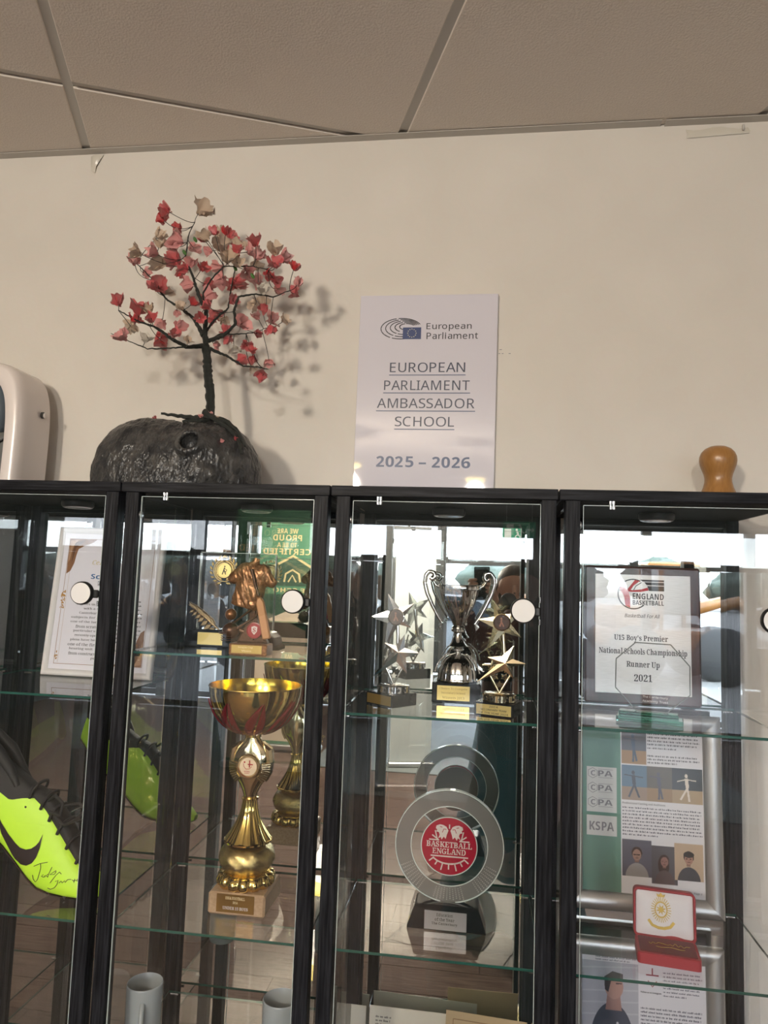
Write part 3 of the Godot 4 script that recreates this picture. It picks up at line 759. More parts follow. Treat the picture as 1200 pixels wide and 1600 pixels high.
# ---------- things on top of the cabinets
const BLOSSOMS := [
	[-0.072,2.489,-0.248,0.014,"r"], [-0.09,2.478,-0.271,0.012,"d"], [0.037,2.474,-0.219,0.020,"b"], [-0.046,2.446,-0.262,0.012,"d"], [-0.096,2.441,-0.278,0.014,"b"], [-0.025,2.394,-0.218,0.018,"p"], [-0.076,2.323,-0.125,0.014,"b"], [-0.088,2.312,-0.146,0.012,"p"], [-0.051,2.335,-0.152,0.014,"p"], [-0.082,2.405,-0.25,0.012,"b"], [-0.056,2.329,-0.193,0.020,"b"], [-0.038,2.355,-0.24,0.018,"r"], [0.003,2.394,-0.259,0.012,"p"], [-0.06,2.407,-0.271,0.012,"p"], [0.044,2.382,-0.251,0.010,"p"], [0.087,2.355,-0.123,0.014,"b"], [0.075,2.358,-0.141,0.010,"r"], [0.1,2.375,-0.145,0.010,"r"], [0.127,2.377,-0.146,0.010,"d"], [0.069,2.427,-0.255,0.012,"b"], [0.109,2.403,-0.234,0.014,"r"], [0.107,2.359,-0.177,0.018,"b"], [0.156,2.348,-0.158,0.014,"b"], [0.156,2.322,-0.136,0.014,"r"], [0.2,2.345,-0.132,0.014,"r"], [0.145,2.392,-0.274,0.016,"p"], [0.194,2.335,-0.181,0.014,"p"], [0.067,2.303,-0.169,0.011,"d"], [0.007,2.316,-0.199,0.012,"r"], [-0.024,2.333,-0.258,0.012,"d"], [0.023,2.332,-0.205,0.012,"p"], [0.062,2.348,-0.274,0.014,"p"], [0.144,2.304,-0.122,0.016,"b"], [0.162,2.296,-0.134,0.012,"b"], [0.165,2.299,-0.191,0.014,"p"], [0.172,2.333,-0.236,0.012,"b"], [0.25,2.321,-0.126,0.014,"b"], [0.256,2.329,-0.187,0.014,"p"], [0.25,2.292,-0.131,0.014,"r"], [0.294,2.285,-0.137,0.010,"d"], [0.212,2.294,-0.198,0.010,"d"], [0.225,2.29,-0.215,0.012,"r"], [0.29,2.267,-0.182,0.010,"p"], [0.273,2.257,-0.212,0.011,"r"], [0.221,2.286,-0.261,0.012,"p"], [0.179,2.294,-0.235,0.014,"p"], [0.222,2.236,-0.144,0.012,"w"], [0.117,2.316,-0.282,0.016,"r"], [0.095,2.309,-0.282,0.012,"d"], [0.112,2.276,-0.177,0.014,"p"], [0.052,2.292,-0.24,0.014,"r"], [0.022,2.273,-0.194,0.014,"p"], [0.063,2.249,-0.205,0.016,"p"], [0.025,2.245,-0.228,0.011,"d"], [0.107,2.188,-0.11,0.010,"r"], [0.113,2.257,-0.255,0.012,"r"], [0.177,2.228,-0.216,0.011,"b"], [0.187,2.255,-0.254,0.012,"b"], [0.216,2.205,-0.176,0.011,"r"], [0.177,2.214,-0.24,0.011,"p"], [0.222,2.197,-0.226,0.014,"p"], [0.241,2.148,-0.156,0.011,"r"], [0.25,2.199,-0.232,0.010,"b"], [0.199,2.152,-0.189,0.009,"r"], [0.184,2.152,-0.127,0.014,"p"], [0.085,2.216,-0.272,0.010,"b"], [0.064,2.233,-0.279,0.014,"r"], [0.065,2.207,-0.249,0.010,"r"], [0.075,2.176,-0.152,0.010,"r"], [0.015,2.214,-0.179,0.010,"b"], [-0.025,2.227,-0.247,0.008,"p"], [-0.068,2.288,-0.23,0.018,"r"], [-0.061,2.288,-0.258,0.014,"b"], [-0.071,2.279,-0.207,0.012,"r"], [-0.129,2.344,-0.282,0.010,"p"], [-0.134,2.225,-0.164,0.014,"r"], [-0.062,2.194,-0.129,0.018,"r"], [-0.033,2.187,-0.118,0.012,"b"], [-0.085,2.18,-0.158,0.012,"d"], [-0.024,2.164,-0.117,0.012,"r"], [-0.082,2.217,-0.287,0.012,"p"], [-0.136,2.19,-0.238,0.014,"b"], [-0.089,2.125,-0.116,0.014,"p"], [-0.049,2.13,-0.15,0.012,"w"], [-0.044,2.15,-0.216,0.016,"d"], [0.031,2.129,-0.12,0.010,"r"], [0.016,2.166,-0.178,0.014,"p"], [0.055,2.121,-0.143,0.008,"b"], [0.102,2.177,-0.237,0.011,"r"], [0.106,2.162,-0.256,0.010,"r"], [0.094,2.133,-0.21,0.008,"p"], [0.118,2.139,-0.265,0.012,"w"], [0.164,2.133,-0.221,0.011,"r"], [0.215,2.087,-0.117,0.008,"d"], [0.149,2.102,-0.23,0.011,"r"], [0.157,2.123,-0.288,0.010,"d"], [0.161,2.097,-0.282,0.010,"b"], [0.208,2.104,-0.259,0.010,"p"], [0.229,2.041,-0.149,0.012,"r"]]
const BRANCHES := {
	"trunk": [[0.094,1.971,-0.2], [0.09,2.016,-0.2], [0.083,2.052,-0.2], [0.078,2.097,-0.2], [0.072,2.129,-0.2]],
	"up": [[0.072,2.129,-0.2], [0.068,2.171,-0.2], [0.073,2.208,-0.19], [0.056,2.236,-0.19], [0.032,2.292,-0.2], [0,2.354,-0.22], [0.004,2.406,-0.22], [0.018,2.44,-0.22]],
	"ll": [[0.068,2.127,-0.2], [0.033,2.119,-0.18], [0.008,2.13,-0.16], [-0.026,2.154,-0.15], [-0.073,2.17,-0.15], [-0.127,2.2,-0.16]],
	"lm": [[0.066,2.152,-0.2], [0.029,2.202,-0.22], [-0.006,2.23,-0.23], [-0.045,2.254,-0.24], [-0.071,2.277,-0.25], [-0.099,2.317,-0.25], [-0.136,2.352,-0.25]],
	"r": [[0.079,2.139,-0.2], [0.127,2.141,-0.17], [0.16,2.16,-0.15], [0.155,2.191,-0.15], [0.16,2.227,-0.16], [0.198,2.237,-0.17], [0.239,2.229,-0.17], [0.276,2.244,-0.17]],
	"rl": [[0.085,2.12,-0.2], [0.135,2.095,-0.18], [0.176,2.069,-0.17], [0.215,2.064,-0.16], [0.241,2.056,-0.15]],
	"rm": [[0.079,2.136,-0.2], [0.094,2.167,-0.23], [0.124,2.172,-0.25], [0.163,2.179,-0.26], [0.201,2.191,-0.26]],
	"c": [[0.071,2.162,-0.2], [0.078,2.2,-0.23], [0.098,2.24,-0.26], [0.1,2.302,-0.27], [0.111,2.345,-0.26], [0.092,2.399,-0.25]],
	"c2": [[0.069,2.189,-0.2], [0.079,2.233,-0.15], [0.108,2.26,-0.13], [0.129,2.29,-0.14], [0.189,2.298,-0.16], [0.223,2.293,-0.17]],
	"lb": [[0.033,2.119,-0.18], [-0.004,2.108,-0.16], [-0.045,2.105,-0.15], [-0.102,2.128,-0.15], [-0.136,2.142,-0.15]]}

func decal(parent: Node, called: String, polys: Array, z: float, m: Material, thick := 0.0004) -> MeshInstance3D:
	var b := MB.new()
	for p in polys: b.prism(PackedVector2Array(p), z - thick, z + thick)
	return part(parent, called, b, m)
func disc_poly(c: Vector2, r: float, seg := 32, ry := -1.0) -> PackedVector2Array:
	var p := PackedVector2Array()
	for k in seg: p.append(c + Vector2(cos(TAU * k / seg) * r, sin(TAU * k / seg) * (r if ry < 0 else ry)))
	return p
func stroke(pts: Array, w: float) -> PackedVector2Array:   # a line of width w as an outline
	var l := PackedVector2Array(); var r := PackedVector2Array()
	for i in pts.size():
		var d: Vector2 = (pts[min(i + 1, pts.size() - 1)] - pts[max(i - 1, 0)]).normalized()
		var n := Vector2(-d.y, d.x) * w * 0.5
		l.append(pts[i] + n); r.append(pts[i] - n)
	r.reverse(); l.append_array(r)
	return l
func star_poly(c: Vector2, r: float, ri: float, turn := 0.0, n := 5) -> PackedVector2Array:
	var p := PackedVector2Array()
	for k in n * 2:
		var a := PI * 0.5 + turn + PI * k / n
		p.append(c + Vector2(cos(a), sin(a)) * (r if k % 2 == 0 else ri))
	return p

func poster_sign() -> void:
	var t := thing("poster_board", "white poster board with blue lettering leaning on the wall above the cabinets", "sign", Vector3(0.5695, TOP, -0.3925), Vector3(0, 0, -0.15))
	part(t, "board", bx(Vector3(0, 0.2695, 0), Vector3(0.345, 0.535, 0.010), 0.0008), M.sign_white)
	var z := 0.0053
	var X := 0.5695; var Y := TOP   # wall coordinates less these are the board's own
	var logo := []
	for k in 5:
		var rx := 0.0515 - 0.0082 * k; var ry := 0.0265 - 0.0046 * k; var c := Vector2(0.5035 - X + 0.0035 * k, 2.2300 - Y + 0.0012 * k)
		for span in [[0.42, 1.72], [1.82, 4.15], [4.25, 5.1]]:
			if k > 2 and span[0] > 4.0: continue
			var pts := []
			for i in 17:
				var a: float = lerpf(span[0], span[1], i / 16.0)
				pts.append(c + Vector2(cos(a) * rx, sin(a) * ry))
			logo.append(stroke(pts, 0.0019))
	decal(t, "logo", logo, z, M.print_ink)
	decal(t, "flag", [PackedVector2Array([Vector2(0.5078, 2.2030) - Vector2(X, Y), Vector2(0.5535, 2.2030) - Vector2(X, Y), Vector2(0.5535, 2.2328) - Vector2(X, Y), Vector2(0.5078, 2.2328) - Vector2(X, Y)])], z + 0.0004, M.sign_blue)
	var stars := []
	for k in 12: stars.append(star_poly(Vector2(0.5307 - X, 2.2179 - Y) + Vector2(cos(TAU * k / 12), sin(TAU * k / 12)) * 0.0105, 0.0019, 0.0008))
	var fl := decal(t, "flag_stars", stars, z + 0.0009, M.sign_star)
	fl.set_meta("label", "ring of twelve pale stars")
	words(t, "European", Vector3(0.6225 - X, 2.2330 - Y, z), 0.112, 0.0205, M.print_ink)
	words(t, "Parliament", Vector3(0.6310 - X, 2.2110 - Y, z), 0.127, 0.0175, M.print_ink)
	for a in [["EUROPEAN", 0.5720, 2.1305, 0.187], ["PARLIAMENT", 0.5715, 2.0850, 0.212], ["AMBASSADOR", 0.5700, 2.0395, 0.241], ["SCHOOL", 0.5690, 1.9935, 0.146]]:
		words(t, a[0], Vector3(a[1] - X, a[2] - Y, z), a[3], 0.0242, M.sign_navy)
		decal(t, "underline", [PackedVector2Array([Vector2(a[1] - X - a[3] * 0.508, a[2] - Y - 0.0205), Vector2(a[1] - X + a[3] * 0.508, a[2] - Y - 0.0205), Vector2(a[1] - X + a[3] * 0.508, a[2] - Y - 0.0185), Vector2(a[1] - X - a[3] * 0.508, a[2] - Y - 0.0185)])], z, M.sign_line)
	words(t, "2025 \u2013 2026", Vector3(0.5685 - X, 1.8925 - Y, z), 0.231, 0.0275, M.sign_line, "sansbold")
	# small scuffs on the wall beside the board
	var sc := MB.new()
	for q in [[0.752, 2.178, 0.006], [0.749, 2.168, 0.004], [0.757, 2.168, 0.004], [0.774, 2.168, 0.005]]: sc.box(Vector3(q[0], q[1], WALL_Z + 0.0003), Vector3(q[2], 0.0014, 0.0006))
	part(thing("wall_scuff", "tiny dark scuff marks on the wall right of the white poster board", "scuff"), "mark", sc, M.grey_ink)

class Mound extends Field:
	var fn := FastNoiseLite.new()
	func el(p: Vector3, c: Vector3, r: Vector3) -> float:
		return ((((p - c) / r).length()) - 1.0) * minf(r.x, minf(r.y, r.z))
	func sm(a: float, b: float, k: float) -> float:
		var h := clampf(0.5 + 0.5 * (b - a) / k, 0.0, 1.0)
		return lerpf(b, a, h) - k * h * (1.0 - h)
	func d(p: Vector3) -> float:
		# local: x from -0.19 to 0.19, y from 0
		var a := el(p, Vector3(0.005, -0.005, 0), Vector3(0.188, 0.168, 0.135))
		a = sm(a, el(p, Vector3(-0.075, 0.055, 0.0), Vector3(0.105, 0.112, 0.11)), 0.04)
		a = sm(a, el(p, Vector3(0.10, 0.06, 0.0), Vector3(0.085, 0.095, 0.10)), 0.04)
		a = sm(a, el(p, Vector3(0.075, 0.085, 0.085), Vector3(0.042, 0.036, 0.038)), 0.03)     # lump that carries the crater
		a = sm(a, el(p, Vector3(0.02, 0.05, 0.11), Vector3(0.016, 0.04, 0.014)), 0.018)
		a = sm(a, el(p, Vector3(0.10, 0.035, 0.10), Vector3(0.03, 0.018, 0.022)), 0.018)
		a += 0.0045 * fn.get_noise_3dv(p * 100.0 * Vector3(1, 0.5, 1)) + 0.002 * fn.get_noise_3dv(p * 420.0 * Vector3(1, 0.4, 1))
		# crater and its rim
		var c := Vector3(0.078, 0.098, 0.118); var ax := Vector3(0.02, 0.42, 0.9).normalized()
		var q := p - c; var h := q.dot(ax); var r := (q - ax * h).length()
		var rim := sqrt(pow(r - 0.025, 2.0) + pow(h, 2.0)) - 0.0068
		a = sm(a, rim, 0.006)
		var pit := el(p, c - ax * 0.006, Vector3(0.021, 0.021, 0.021)) 
		return maxf(maxf(a, -pit), -p.y)

func blossom_mesh(seed_: int) -> ArrayMesh:
	var r := RandomNumberGenerator.new(); r.seed = seed_
	var m := MB.new()
	for k in 4:
		var a := TAU * (k + r.randf_range(-0.2, 0.2)) / 4.0
		var side := Vector3(cos(a), 0, sin(a)); var tan_ := Vector3(-sin(a), 0, cos(a))
		var rows := []
		var open := r.randf_range(0.45, 1.1); var wd := r.randf_range(0.55, 0.85)
		for i in 5:
			var h := i / 4.0; var row := []
			for j in 5:
				var w := (j - 2) / 2.0
				row.append(Vector3(0, h * (1.25 - 0.25 * open), 0) + side * (0.08 + open * 0.75 * h + r.randf_range(-0.16, 0.16)) + tan_ * w * wd * (0.25 + 0.75 * sin(h * 2.2)) + Vector3.UP * r.randf_range(-0.14, 0.14) * (1.0 + h))
			rows.append(row)
		m.grid(rows)
	return m.mesh()

func tree_sculpture() -> void:
	var base := Vector3(0.022, TOP, -0.195)
	var t := thing("blossom_tree", "handmade wire tree with red and pink paper blossoms on a dark clay mound", "sculpture", base)
	var mm := MB.new()
	var f := Mound.new(); f.fn.seed = 7; f.fn.frequency = 0.4
	nets(mm, f, Vector3(-0.215, -0.008, -0.165), Vector3(0.215, 0.20, 0.165), 0.0048)
	part(t, "mound", mm, M.clay)
	var samples := []
	var radii := {"trunk": [0.0115, 0.0095], "up": [0.0075, 0.0008], "ll": [0.0065, 0.001], "lm": [0.006, 0.001], "r": [0.006, 0.001], "rl": [0.0045, 0.001], "rm": [0.003, 0.0008], "c": [0.0035, 0.0009], "c2": [0.003, 0.0009], "lb": [0.0025, 0.0008]}
	for k in BRANCHES:
		var cv := Curve3D.new()
		var src: Array = BRANCHES[k]
		for i in src.size():
			var p := Vector3(src[i][0], src[i][1], src[i][2]) - base
			var pa: Array = src[max(i - 1, 0)]; var pb: Array = src[min(i + 1, src.size() - 1)]
			var d := (Vector3(pb[0], pb[1], pb[2]) - Vector3(pa[0], pa[1], pa[2])) * 0.17
			cv.add_point(p, -d, d)
		var n := int(cv.get_baked_length() / 0.006) + 2
		var pts := []; var rr := []
		rng.seed = hash(k)
		for i in n + 1:
			var p := cv.sample_baked(cv.get_baked_length() * i / n)
			var r: float = lerpf(radii[k][0], radii[k][1], pow(float(i) / n, 0.6))
			p += Vector3(rng.randf_range(-1, 1), rng.randf_range(-1, 1), rng.randf_range(-1, 1)) * 0.0009
			if k == "trunk" and i == 0: p.y -= 0.03
			pts.append(p); rr.append(r * rng.randf_range(0.85, 1.18))
			if k != "trunk": samples.append(p)
		var tb := MB.new(); tb.tube(pts, rr, 9)
		part(t, "trunk" if k == "trunk" else "branch", tb, M.bark_tape)
	for rt in [[[0.090, 1.975], [0.134, 1.948], [0.162, 1.930], [0.188, 1.902], [0.200, 1.870]], [[0.105, 1.962], [0.147, 1.951], [0.180, 1.926], [0.202, 1.890]], [[0.100, 1.962], [0.070, 1.958], [0.039, 1.960], [0.005, 1.962]], [[0.104, 1.959], [0.084, 1.952], [0.050, 1.948]]]:
		var pts := []; var rr := []
		for i in rt.size():
			pts.append(Vector3(rt[i][0], rt[i][1] - 0.010, -0.172 + 0.012 * i) - base); rr.append(lerpf(0.0075, 0.0025, float(i) / (rt.size() - 1)))
		var fine := []; var fr := []
		for i in (pts.size() - 1) * 5 + 1:
			var q: float = i / 5.0; var a := int(q); var b: int = min(a + 1, pts.size() - 1)
			fine.append(pts[a].lerp(pts[b], q - a) + Vector3(0, 0.0012 * sin(i * 2.3), 0.001 * cos(i * 1.7))); fr.append(lerpf(rr[a], rr[b], q - a))
		var tb := MB.new(); tb.tube(fine, fr, 8); part(t, "root", tb, M.bark_tape)
	var kinds := []
	for k in 7: kinds.append(blossom_mesh(100 + k))
	rng.seed = 21
	for b in BLOSSOMS:
		var p := Vector3(b[0], b[1], b[2]) - base
		var best: Vector3 = samples[0]
		for s in samples:
			if s.distance_to(p) < best.distance_to(p): best = s
		var mid := best.lerp(p, 0.5) + Vector3(rng.randf_range(-1, 1) * 0.25, -0.22, rng.randf_range(-1, 1) * 0.2) * best.distance_to(p)
		var tw := []
		for i in 9:
			var w := i / 8.0
			tw.append(best.lerp(mid, w).lerp(mid.lerp(p, w), w))
		if best.distance_to(p) > 0.004:
			var tb := MB.new(); tb.tube(tw, 0.0008, 5, false); part(t, "twig", tb, M.wire)
		var dir := (p - mid).normalized()
		var o := part(t, "blossom", kinds[rng.randi_range(0, 6)], M["petal_" + b[4]])
		var side := dir.cross(Vector3(0.3, 0.2, 1)).normalized()
		var s: float = b[3] * 1.5
		var bs := Basis(side, dir, side.cross(dir)).rotated(dir, rng.randf() * TAU)
		o.transform = Transform3D(bs * Basis.from_scale(Vector3(s, s, s)), p - dir * s * 0.6)
	for q in [[0.044, 2.37, -0.17], [0.152, 2.29, -0.15], [0.015, 2.345, -0.18], [0.19, 2.275, -0.16]]:
		var lf := MB.new(); lf.ball(Vector3.ZERO, Vector3(0.004, 0.007, 0.0015), 8)
		part(t, "leaf", lf, M.petal_green, Vector3(q[0], q[1], q[2]) - base, Vector3(20, 30, 40))
	for q in [[-0.048, 0.172, 0.02, "r"], [0.073, 0.168, 0.055, "p"], [0.083, 0.181, 0.025, "p"], [0.102, 0.170, 0.03, "b"], [0.134, 0.108, 0.083, "p"], [0.157, 0.118, 0.06, "r"]]:
		var o := part(t, "fallen_petal", kinds[3], M["petal_" + q[3]], Vector3(q[0], q[1] - 0.004, q[2]), Vector3(30, q[0] * 900, 20))
		o.scale = Vector3.ONE * 0.0065

func appliance() -> void:
	# white moulded appliance: rounded housing with a deep oval recess in the front
	var t := thing("hand_dryer", "white moulded plastic appliance with a grey recess at the left end of the cabinet tops", "appliance", Vector3(-0.536, TOP, -0.275))
	var m := MB.new()
	var hw := 0.150; var hh := 0.322
	var outer := []   # outline of the housing from bottom left over the top to bottom right
	var n := 44
	for i in n + 1:
		var w := float(i) / n
		var a := PI * (1.0 - w)
		var cx := cos(a); var sy := sin(a)
		var x := signf(cx) * pow(absf(cx), 0.42) * hw
		var y := pow(maxf(sy, 0.0), 0.42) * hh
		x *= 1.0 - 0.06 * (1.0 - y / hh)
		outer.append(Vector2(x, y))
	var inner := []
	for p in outer:
		var q: Vector2 = p
		inner.append(Vector2(q.x * 0.74, q.y * 0.865 if q.y > 0.0 else 0.0))
	var rows := []
	var steps := [[1.0, -0.062, 0.0], [1.0, -0.055, 0.0], [1.0, 0.030, 0.0], [0.992, 0.046, 0.0], [0.965, 0.0575, 0.0], [0.93, 0.0625, 0.0]]
	for s in steps:
		var row := []
		for i in n + 1: row.append(Vector3(outer[i].x * s[0], outer[i].y * lerpf(1.0, s[0], 0.6), s[1]))
		rows.append(row)
	for s in [[0.5, 0.0635], [0.1, 0.0625], [0.0, 0.058]]:
		var row := []
		for i in n + 1:
			var o2 := Vector2(outer[i].x * 0.93, outer[i].y * 0.958)
			var q: Vector2 = inner[i].lerp(o2, s[0])
			row.append(Vector3(q.x, q.y, s[1]))
		rows.append(row)
	m.grid(rows, false, true)
	var bk := PackedVector2Array()
	for p in outer: bk.append(p)
	m.prism(bk, -0.0625, -0.0615)
	part(t, "housing", m, M.white_plastic)
	var rec := MB.new()
	rows = []
	for s in [[1.0, 0.058], [0.97, 0.02], [0.93, -0.02], [0.8, -0.035], [0.4, -0.042], [0.0, -0.044]]:
		var row := []
		for i in n + 1: row.append(Vector3(inner[i].x * s[0], inner[i].y * lerpf(0.6, 1.0, s[0]), s[1]))
		rows.append(row)
	rec.grid(rows, false, true)
	part(t, "recess", rec, mat("recess_grey", lin(0.17, 0.17, 0.16), 0.15))
	var nz := MB.new(); nz.ball(Vector3(0.052, 0.215, 0.0), Vector3(0.03, 0.06, 0.035), 20)
	part(t, "nozzle", nz, mat("nozzle_grey", lin(0.11, 0.13, 0.15), 0.2))
	var trim := MB.new(); trim.tube([Vector3(0.04, 0.115, 0.02), Vector3(0.07, 0.122, 0.03), Vector3(0.1, 0.13, 0.045)], 0.004, 8)
	part(t, "chrome_trim", trim, M.chrome)
	var hole := MB.new(); hole.xf = Transform3D(Basis(Vector3.BACK, -PI / 2), Vector3(0.1462, 0.205, -0.025))
	hole.lathe([Vector2(0.0085, 0.0), Vector2(0.0085, 0.003), Vector2(0.0, 0.003)], 20)
	part(t, "screw_hole", hole, M.black_plastic)
	var capm := MB.new(); capm.xf = Transform3D(Basis(Vector3.BACK, -PI / 2), Vector3(0.1462, 0.205, -0.031))
	capm.lathe([Vector2(0.0072, 0.0), Vector2(0.0072, 0.0045), Vector2(0.005, 0.0055), Vector2(0.0, 0.0055)], 18)
	part(t, "screw_cap", capm, M.white_plastic)

func pawn() -> void:
	var t := thing("wooden_finial", "turned honey-coloured wooden knob standing on the right cabinet", "ornament", Vector3(1.222, TOP, -0.28))
	var m := MB.new()
	m.lathe([Vector2(0.0, 0.0), Vector2(0.044, 0.0), Vector2(0.046, 0.004), Vector2(0.045, 0.012), Vector2(0.041, 0.022), Vector2(0.036, 0.034), Vector2(0.0305, 0.047), Vector2(0.0278, 0.058), Vector2(0.0275, 0.066), Vector2(0.0292, 0.075), Vector2(0.033, 0.085), Vector2(0.0365, 0.095), Vector2(0.0382, 0.105), Vector2(0.0376, 0.114), Vector2(0.034, 0.123), Vector2(0.027, 0.131), Vector2(0.017, 0.1362), Vector2(0.008, 0.1378), Vector2(0.0, 0.138)], 48)
	part(t, "turning", m, M.pawn_wood)

const SWOOSH := [[[-0.2743,1.0955], [-0.2566,1.0509], [-0.2408,1.0264], [-0.2229,1.0021], [-0.2087,0.9935], [-0.1952,0.9923], [-0.1825,0.9987], [-0.1746,1.0102], [-0.1696,1.0283], [-0.1683,1.0521], [-0.1680,1.0561]], [[-0.2744,1.0965], [-0.2586,1.0727], [-0.2409,1.0522], [-0.2237,1.0357], [-0.2117,1.0268], [-0.1981,1.0240], [-0.1872,1.0268], [-0.1788,1.0325], [-0.1728,1.0399], [-0.1693,1.0500], [-0.1680,1.0561]]]
const SIGNATURE := [[[-0.1776,0.9932], [-0.1648,0.9992], [-0.1497,1.0025]], [[-0.1637,0.9993], [-0.1620,0.9916], [-0.1642,0.9797], [-0.1676,0.9676], [-0.1737,0.9612], [-0.1779,0.9667], [-0.1798,0.9754]], [[-0.1553,0.9785], [-0.1594,0.9752], [-0.1538,0.9737], [-0.1509,0.9779], [-0.1512,0.9740]], [[-0.1456,0.9803], [-0.1486,0.9771], [-0.1451,0.9745]], [[-0.1390,0.9936], [-0.1435,0.9815], [-0.1451,0.9745]], [[-0.1297,0.9876], [-0.1411,0.9797], [-0.1324,0.9805], [-0.1285,0.9863]], [[-0.1178,0.9818], [-0.1218,0.9853], [-0.1280,0.9799], [-0.1338,0.9716], [-0.1393,0.9639]], [[-0.1280,0.9676], [-0.1223,0.9701], [-0.1242,0.9617], [-0.1302,0.9544], [-0.1386,0.9507], [-0.1449,0.9525]], [[-0.1201,0.9650], [-0.1161,0.9687], [-0.1132,0.9657], [-0.1092,0.9699], [-0.1072,0.9668], [-0.1033,0.9724], [-0.0967,0.9726]], [[-0.0945,0.9718], [-0.0917,0.9695], [-0.0879,0.9712]], [[-0.0899,0.9735], [-0.0906,0.9663]], [[-0.0848,0.9726], [-0.0861,0.9700], [-0.0840,0.9688], [-0.0830,0.9716], [-0.0848,0.9726]], [[-0.0805,0.9734], [-0.0818,0.9704], [-0.0797,0.9692], [-0.0789,0.9720], [-0.0805,0.9734]]]

# ---------- print painted into small pictures
func ipoly(im: Image, pts: Array, c: Color) -> void:
	var lo := Vector2(1e9, 1e9); var hi := -lo; var pk := PackedVector2Array()
	for p in pts: pk.append(p); lo = lo.min(p); hi = hi.max(p)
	for y in range(max(0, int(lo.y)), min(im.get_height(), int(hi.y) + 1)):
		for x in range(max(0, int(lo.x)), min(im.get_width(), int(hi.x) + 1)):
			if Geometry2D.is_point_in_polygon(Vector2(x + 0.5, y + 0.5), pk): im.set_pixel(x, y, c)
func iell(im: Image, cx: float, cy: float, rx: float, ry: float, c: Color) -> void:
	for y in range(max(0, int(cy - ry)), min(im.get_height(), int(cy + ry) + 1)):
		for x in range(max(0, int(cx - rx)), min(im.get_width(), int(cx + rx) + 1)):
			if pow((x + 0.5 - cx) / rx, 2.0) + pow((y + 0.5 - cy) / ry, 2.0) < 1.0: im.set_pixel(x, y, c)
func iline(im: Image, a: Vector2, b: Vector2, w: float, c: Color) -> void:
	var d := (b - a).normalized(); var n := Vector2(-d.y, d.x) * w * 0.5
	ipoly(im, [a + n, b + n, b - n, a - n], c)
func itext(im: Image, x0: int, y0: int, w: int, lines: int, lh: int, c: Color, seed_: int, last := 0.6) -> void:   # print too small to read: rows of word-long dashes of letter-high ticks
	var r := RandomNumberGenerator.new(); r.seed = seed_
	for l in lines:
		var x := x0; var end: int = x0 + (w if l < lines - 1 else int(w * last)) - r.randi_range(0, 14)
		while x < end:
			var ww: int = min(r.randi_range(3, 9) * 3, end - x)
			for k in range(0, ww - 1, 3):
				var tall := r.randf() < 0.3
				im.fill_rect(Rect2i(x + k, y0 + l * lh + (0 if tall else 2), 2, 5 if not tall else 7), c)
				if r.randf() < 0.5: im.fill_rect(Rect2i(x + k, y0 + l * lh + (4 if r.randf() < 0.5 else 2), 3, 1), c)
			x += ww + 4
func printed(called: String, im: Image, rough := 0.3) -> StandardMaterial3D:
	var m := mat(called, Color.WHITE, rough)
	m.albedo_texture = ImageTexture.create_from_image(im)
	m.texture_repeat = false
	return m
func sheet(w: float, h: float, c := Vector3.ZERO) -> MB:   # a printed face standing in the plane z, its base at y = c.y
	var m := MB.new()
	m.quad(Vector3(c.x - w * 0.5, c.y, c.z), Vector3(c.x + w * 0.5, c.y, c.z), Vector3(c.x + w * 0.5, c.y + h, c.z), Vector3(c.x - w * 0.5, c.y + h, c.z), Vector3.BACK)
	return m
func frame_mb(w: float, h: float, bw: float, dep: float, rnd := 0.3) -> MB:   # mitred picture frame, outer size w by h, standing on y = 0, its back at z = 0
	var m := MB.new()
	var prof := [Vector2(0, 0), Vector2(0, dep * 0.6), Vector2(bw * 0.15, dep * 0.88), Vector2(bw * 0.4, dep), Vector2(bw * 0.7, dep * 0.92), Vector2(bw * 0.93, dep * 0.55), Vector2(bw, dep * 0.5), Vector2(bw, dep * 0.3)]
	var cs := [Vector2(-w * 0.5, 0), Vector2(w * 0.5, 0), Vector2(w * 0.5, h), Vector2(-w * 0.5, h)]
	var inn := [Vector2(1, 1), Vector2(-1, 1), Vector2(-1, -1), Vector2(1, -1)]
	for k in 4:
		var a: Vector2 = cs[k]; var b: Vector2 = cs[(k + 1) % 4]; var ia: Vector2 = inn[k]; var ib: Vector2 = inn[(k + 1) % 4]
		var rows := []
		for q in prof: rows.append([Vector3(a.x + ia.x * q.x, a.y + ia.y * q.x, q.y), Vector3(b.x + ib.x * q.x, b.y + ib.y * q.x, q.y)])
		m.grid(rows, false, true)
	return m

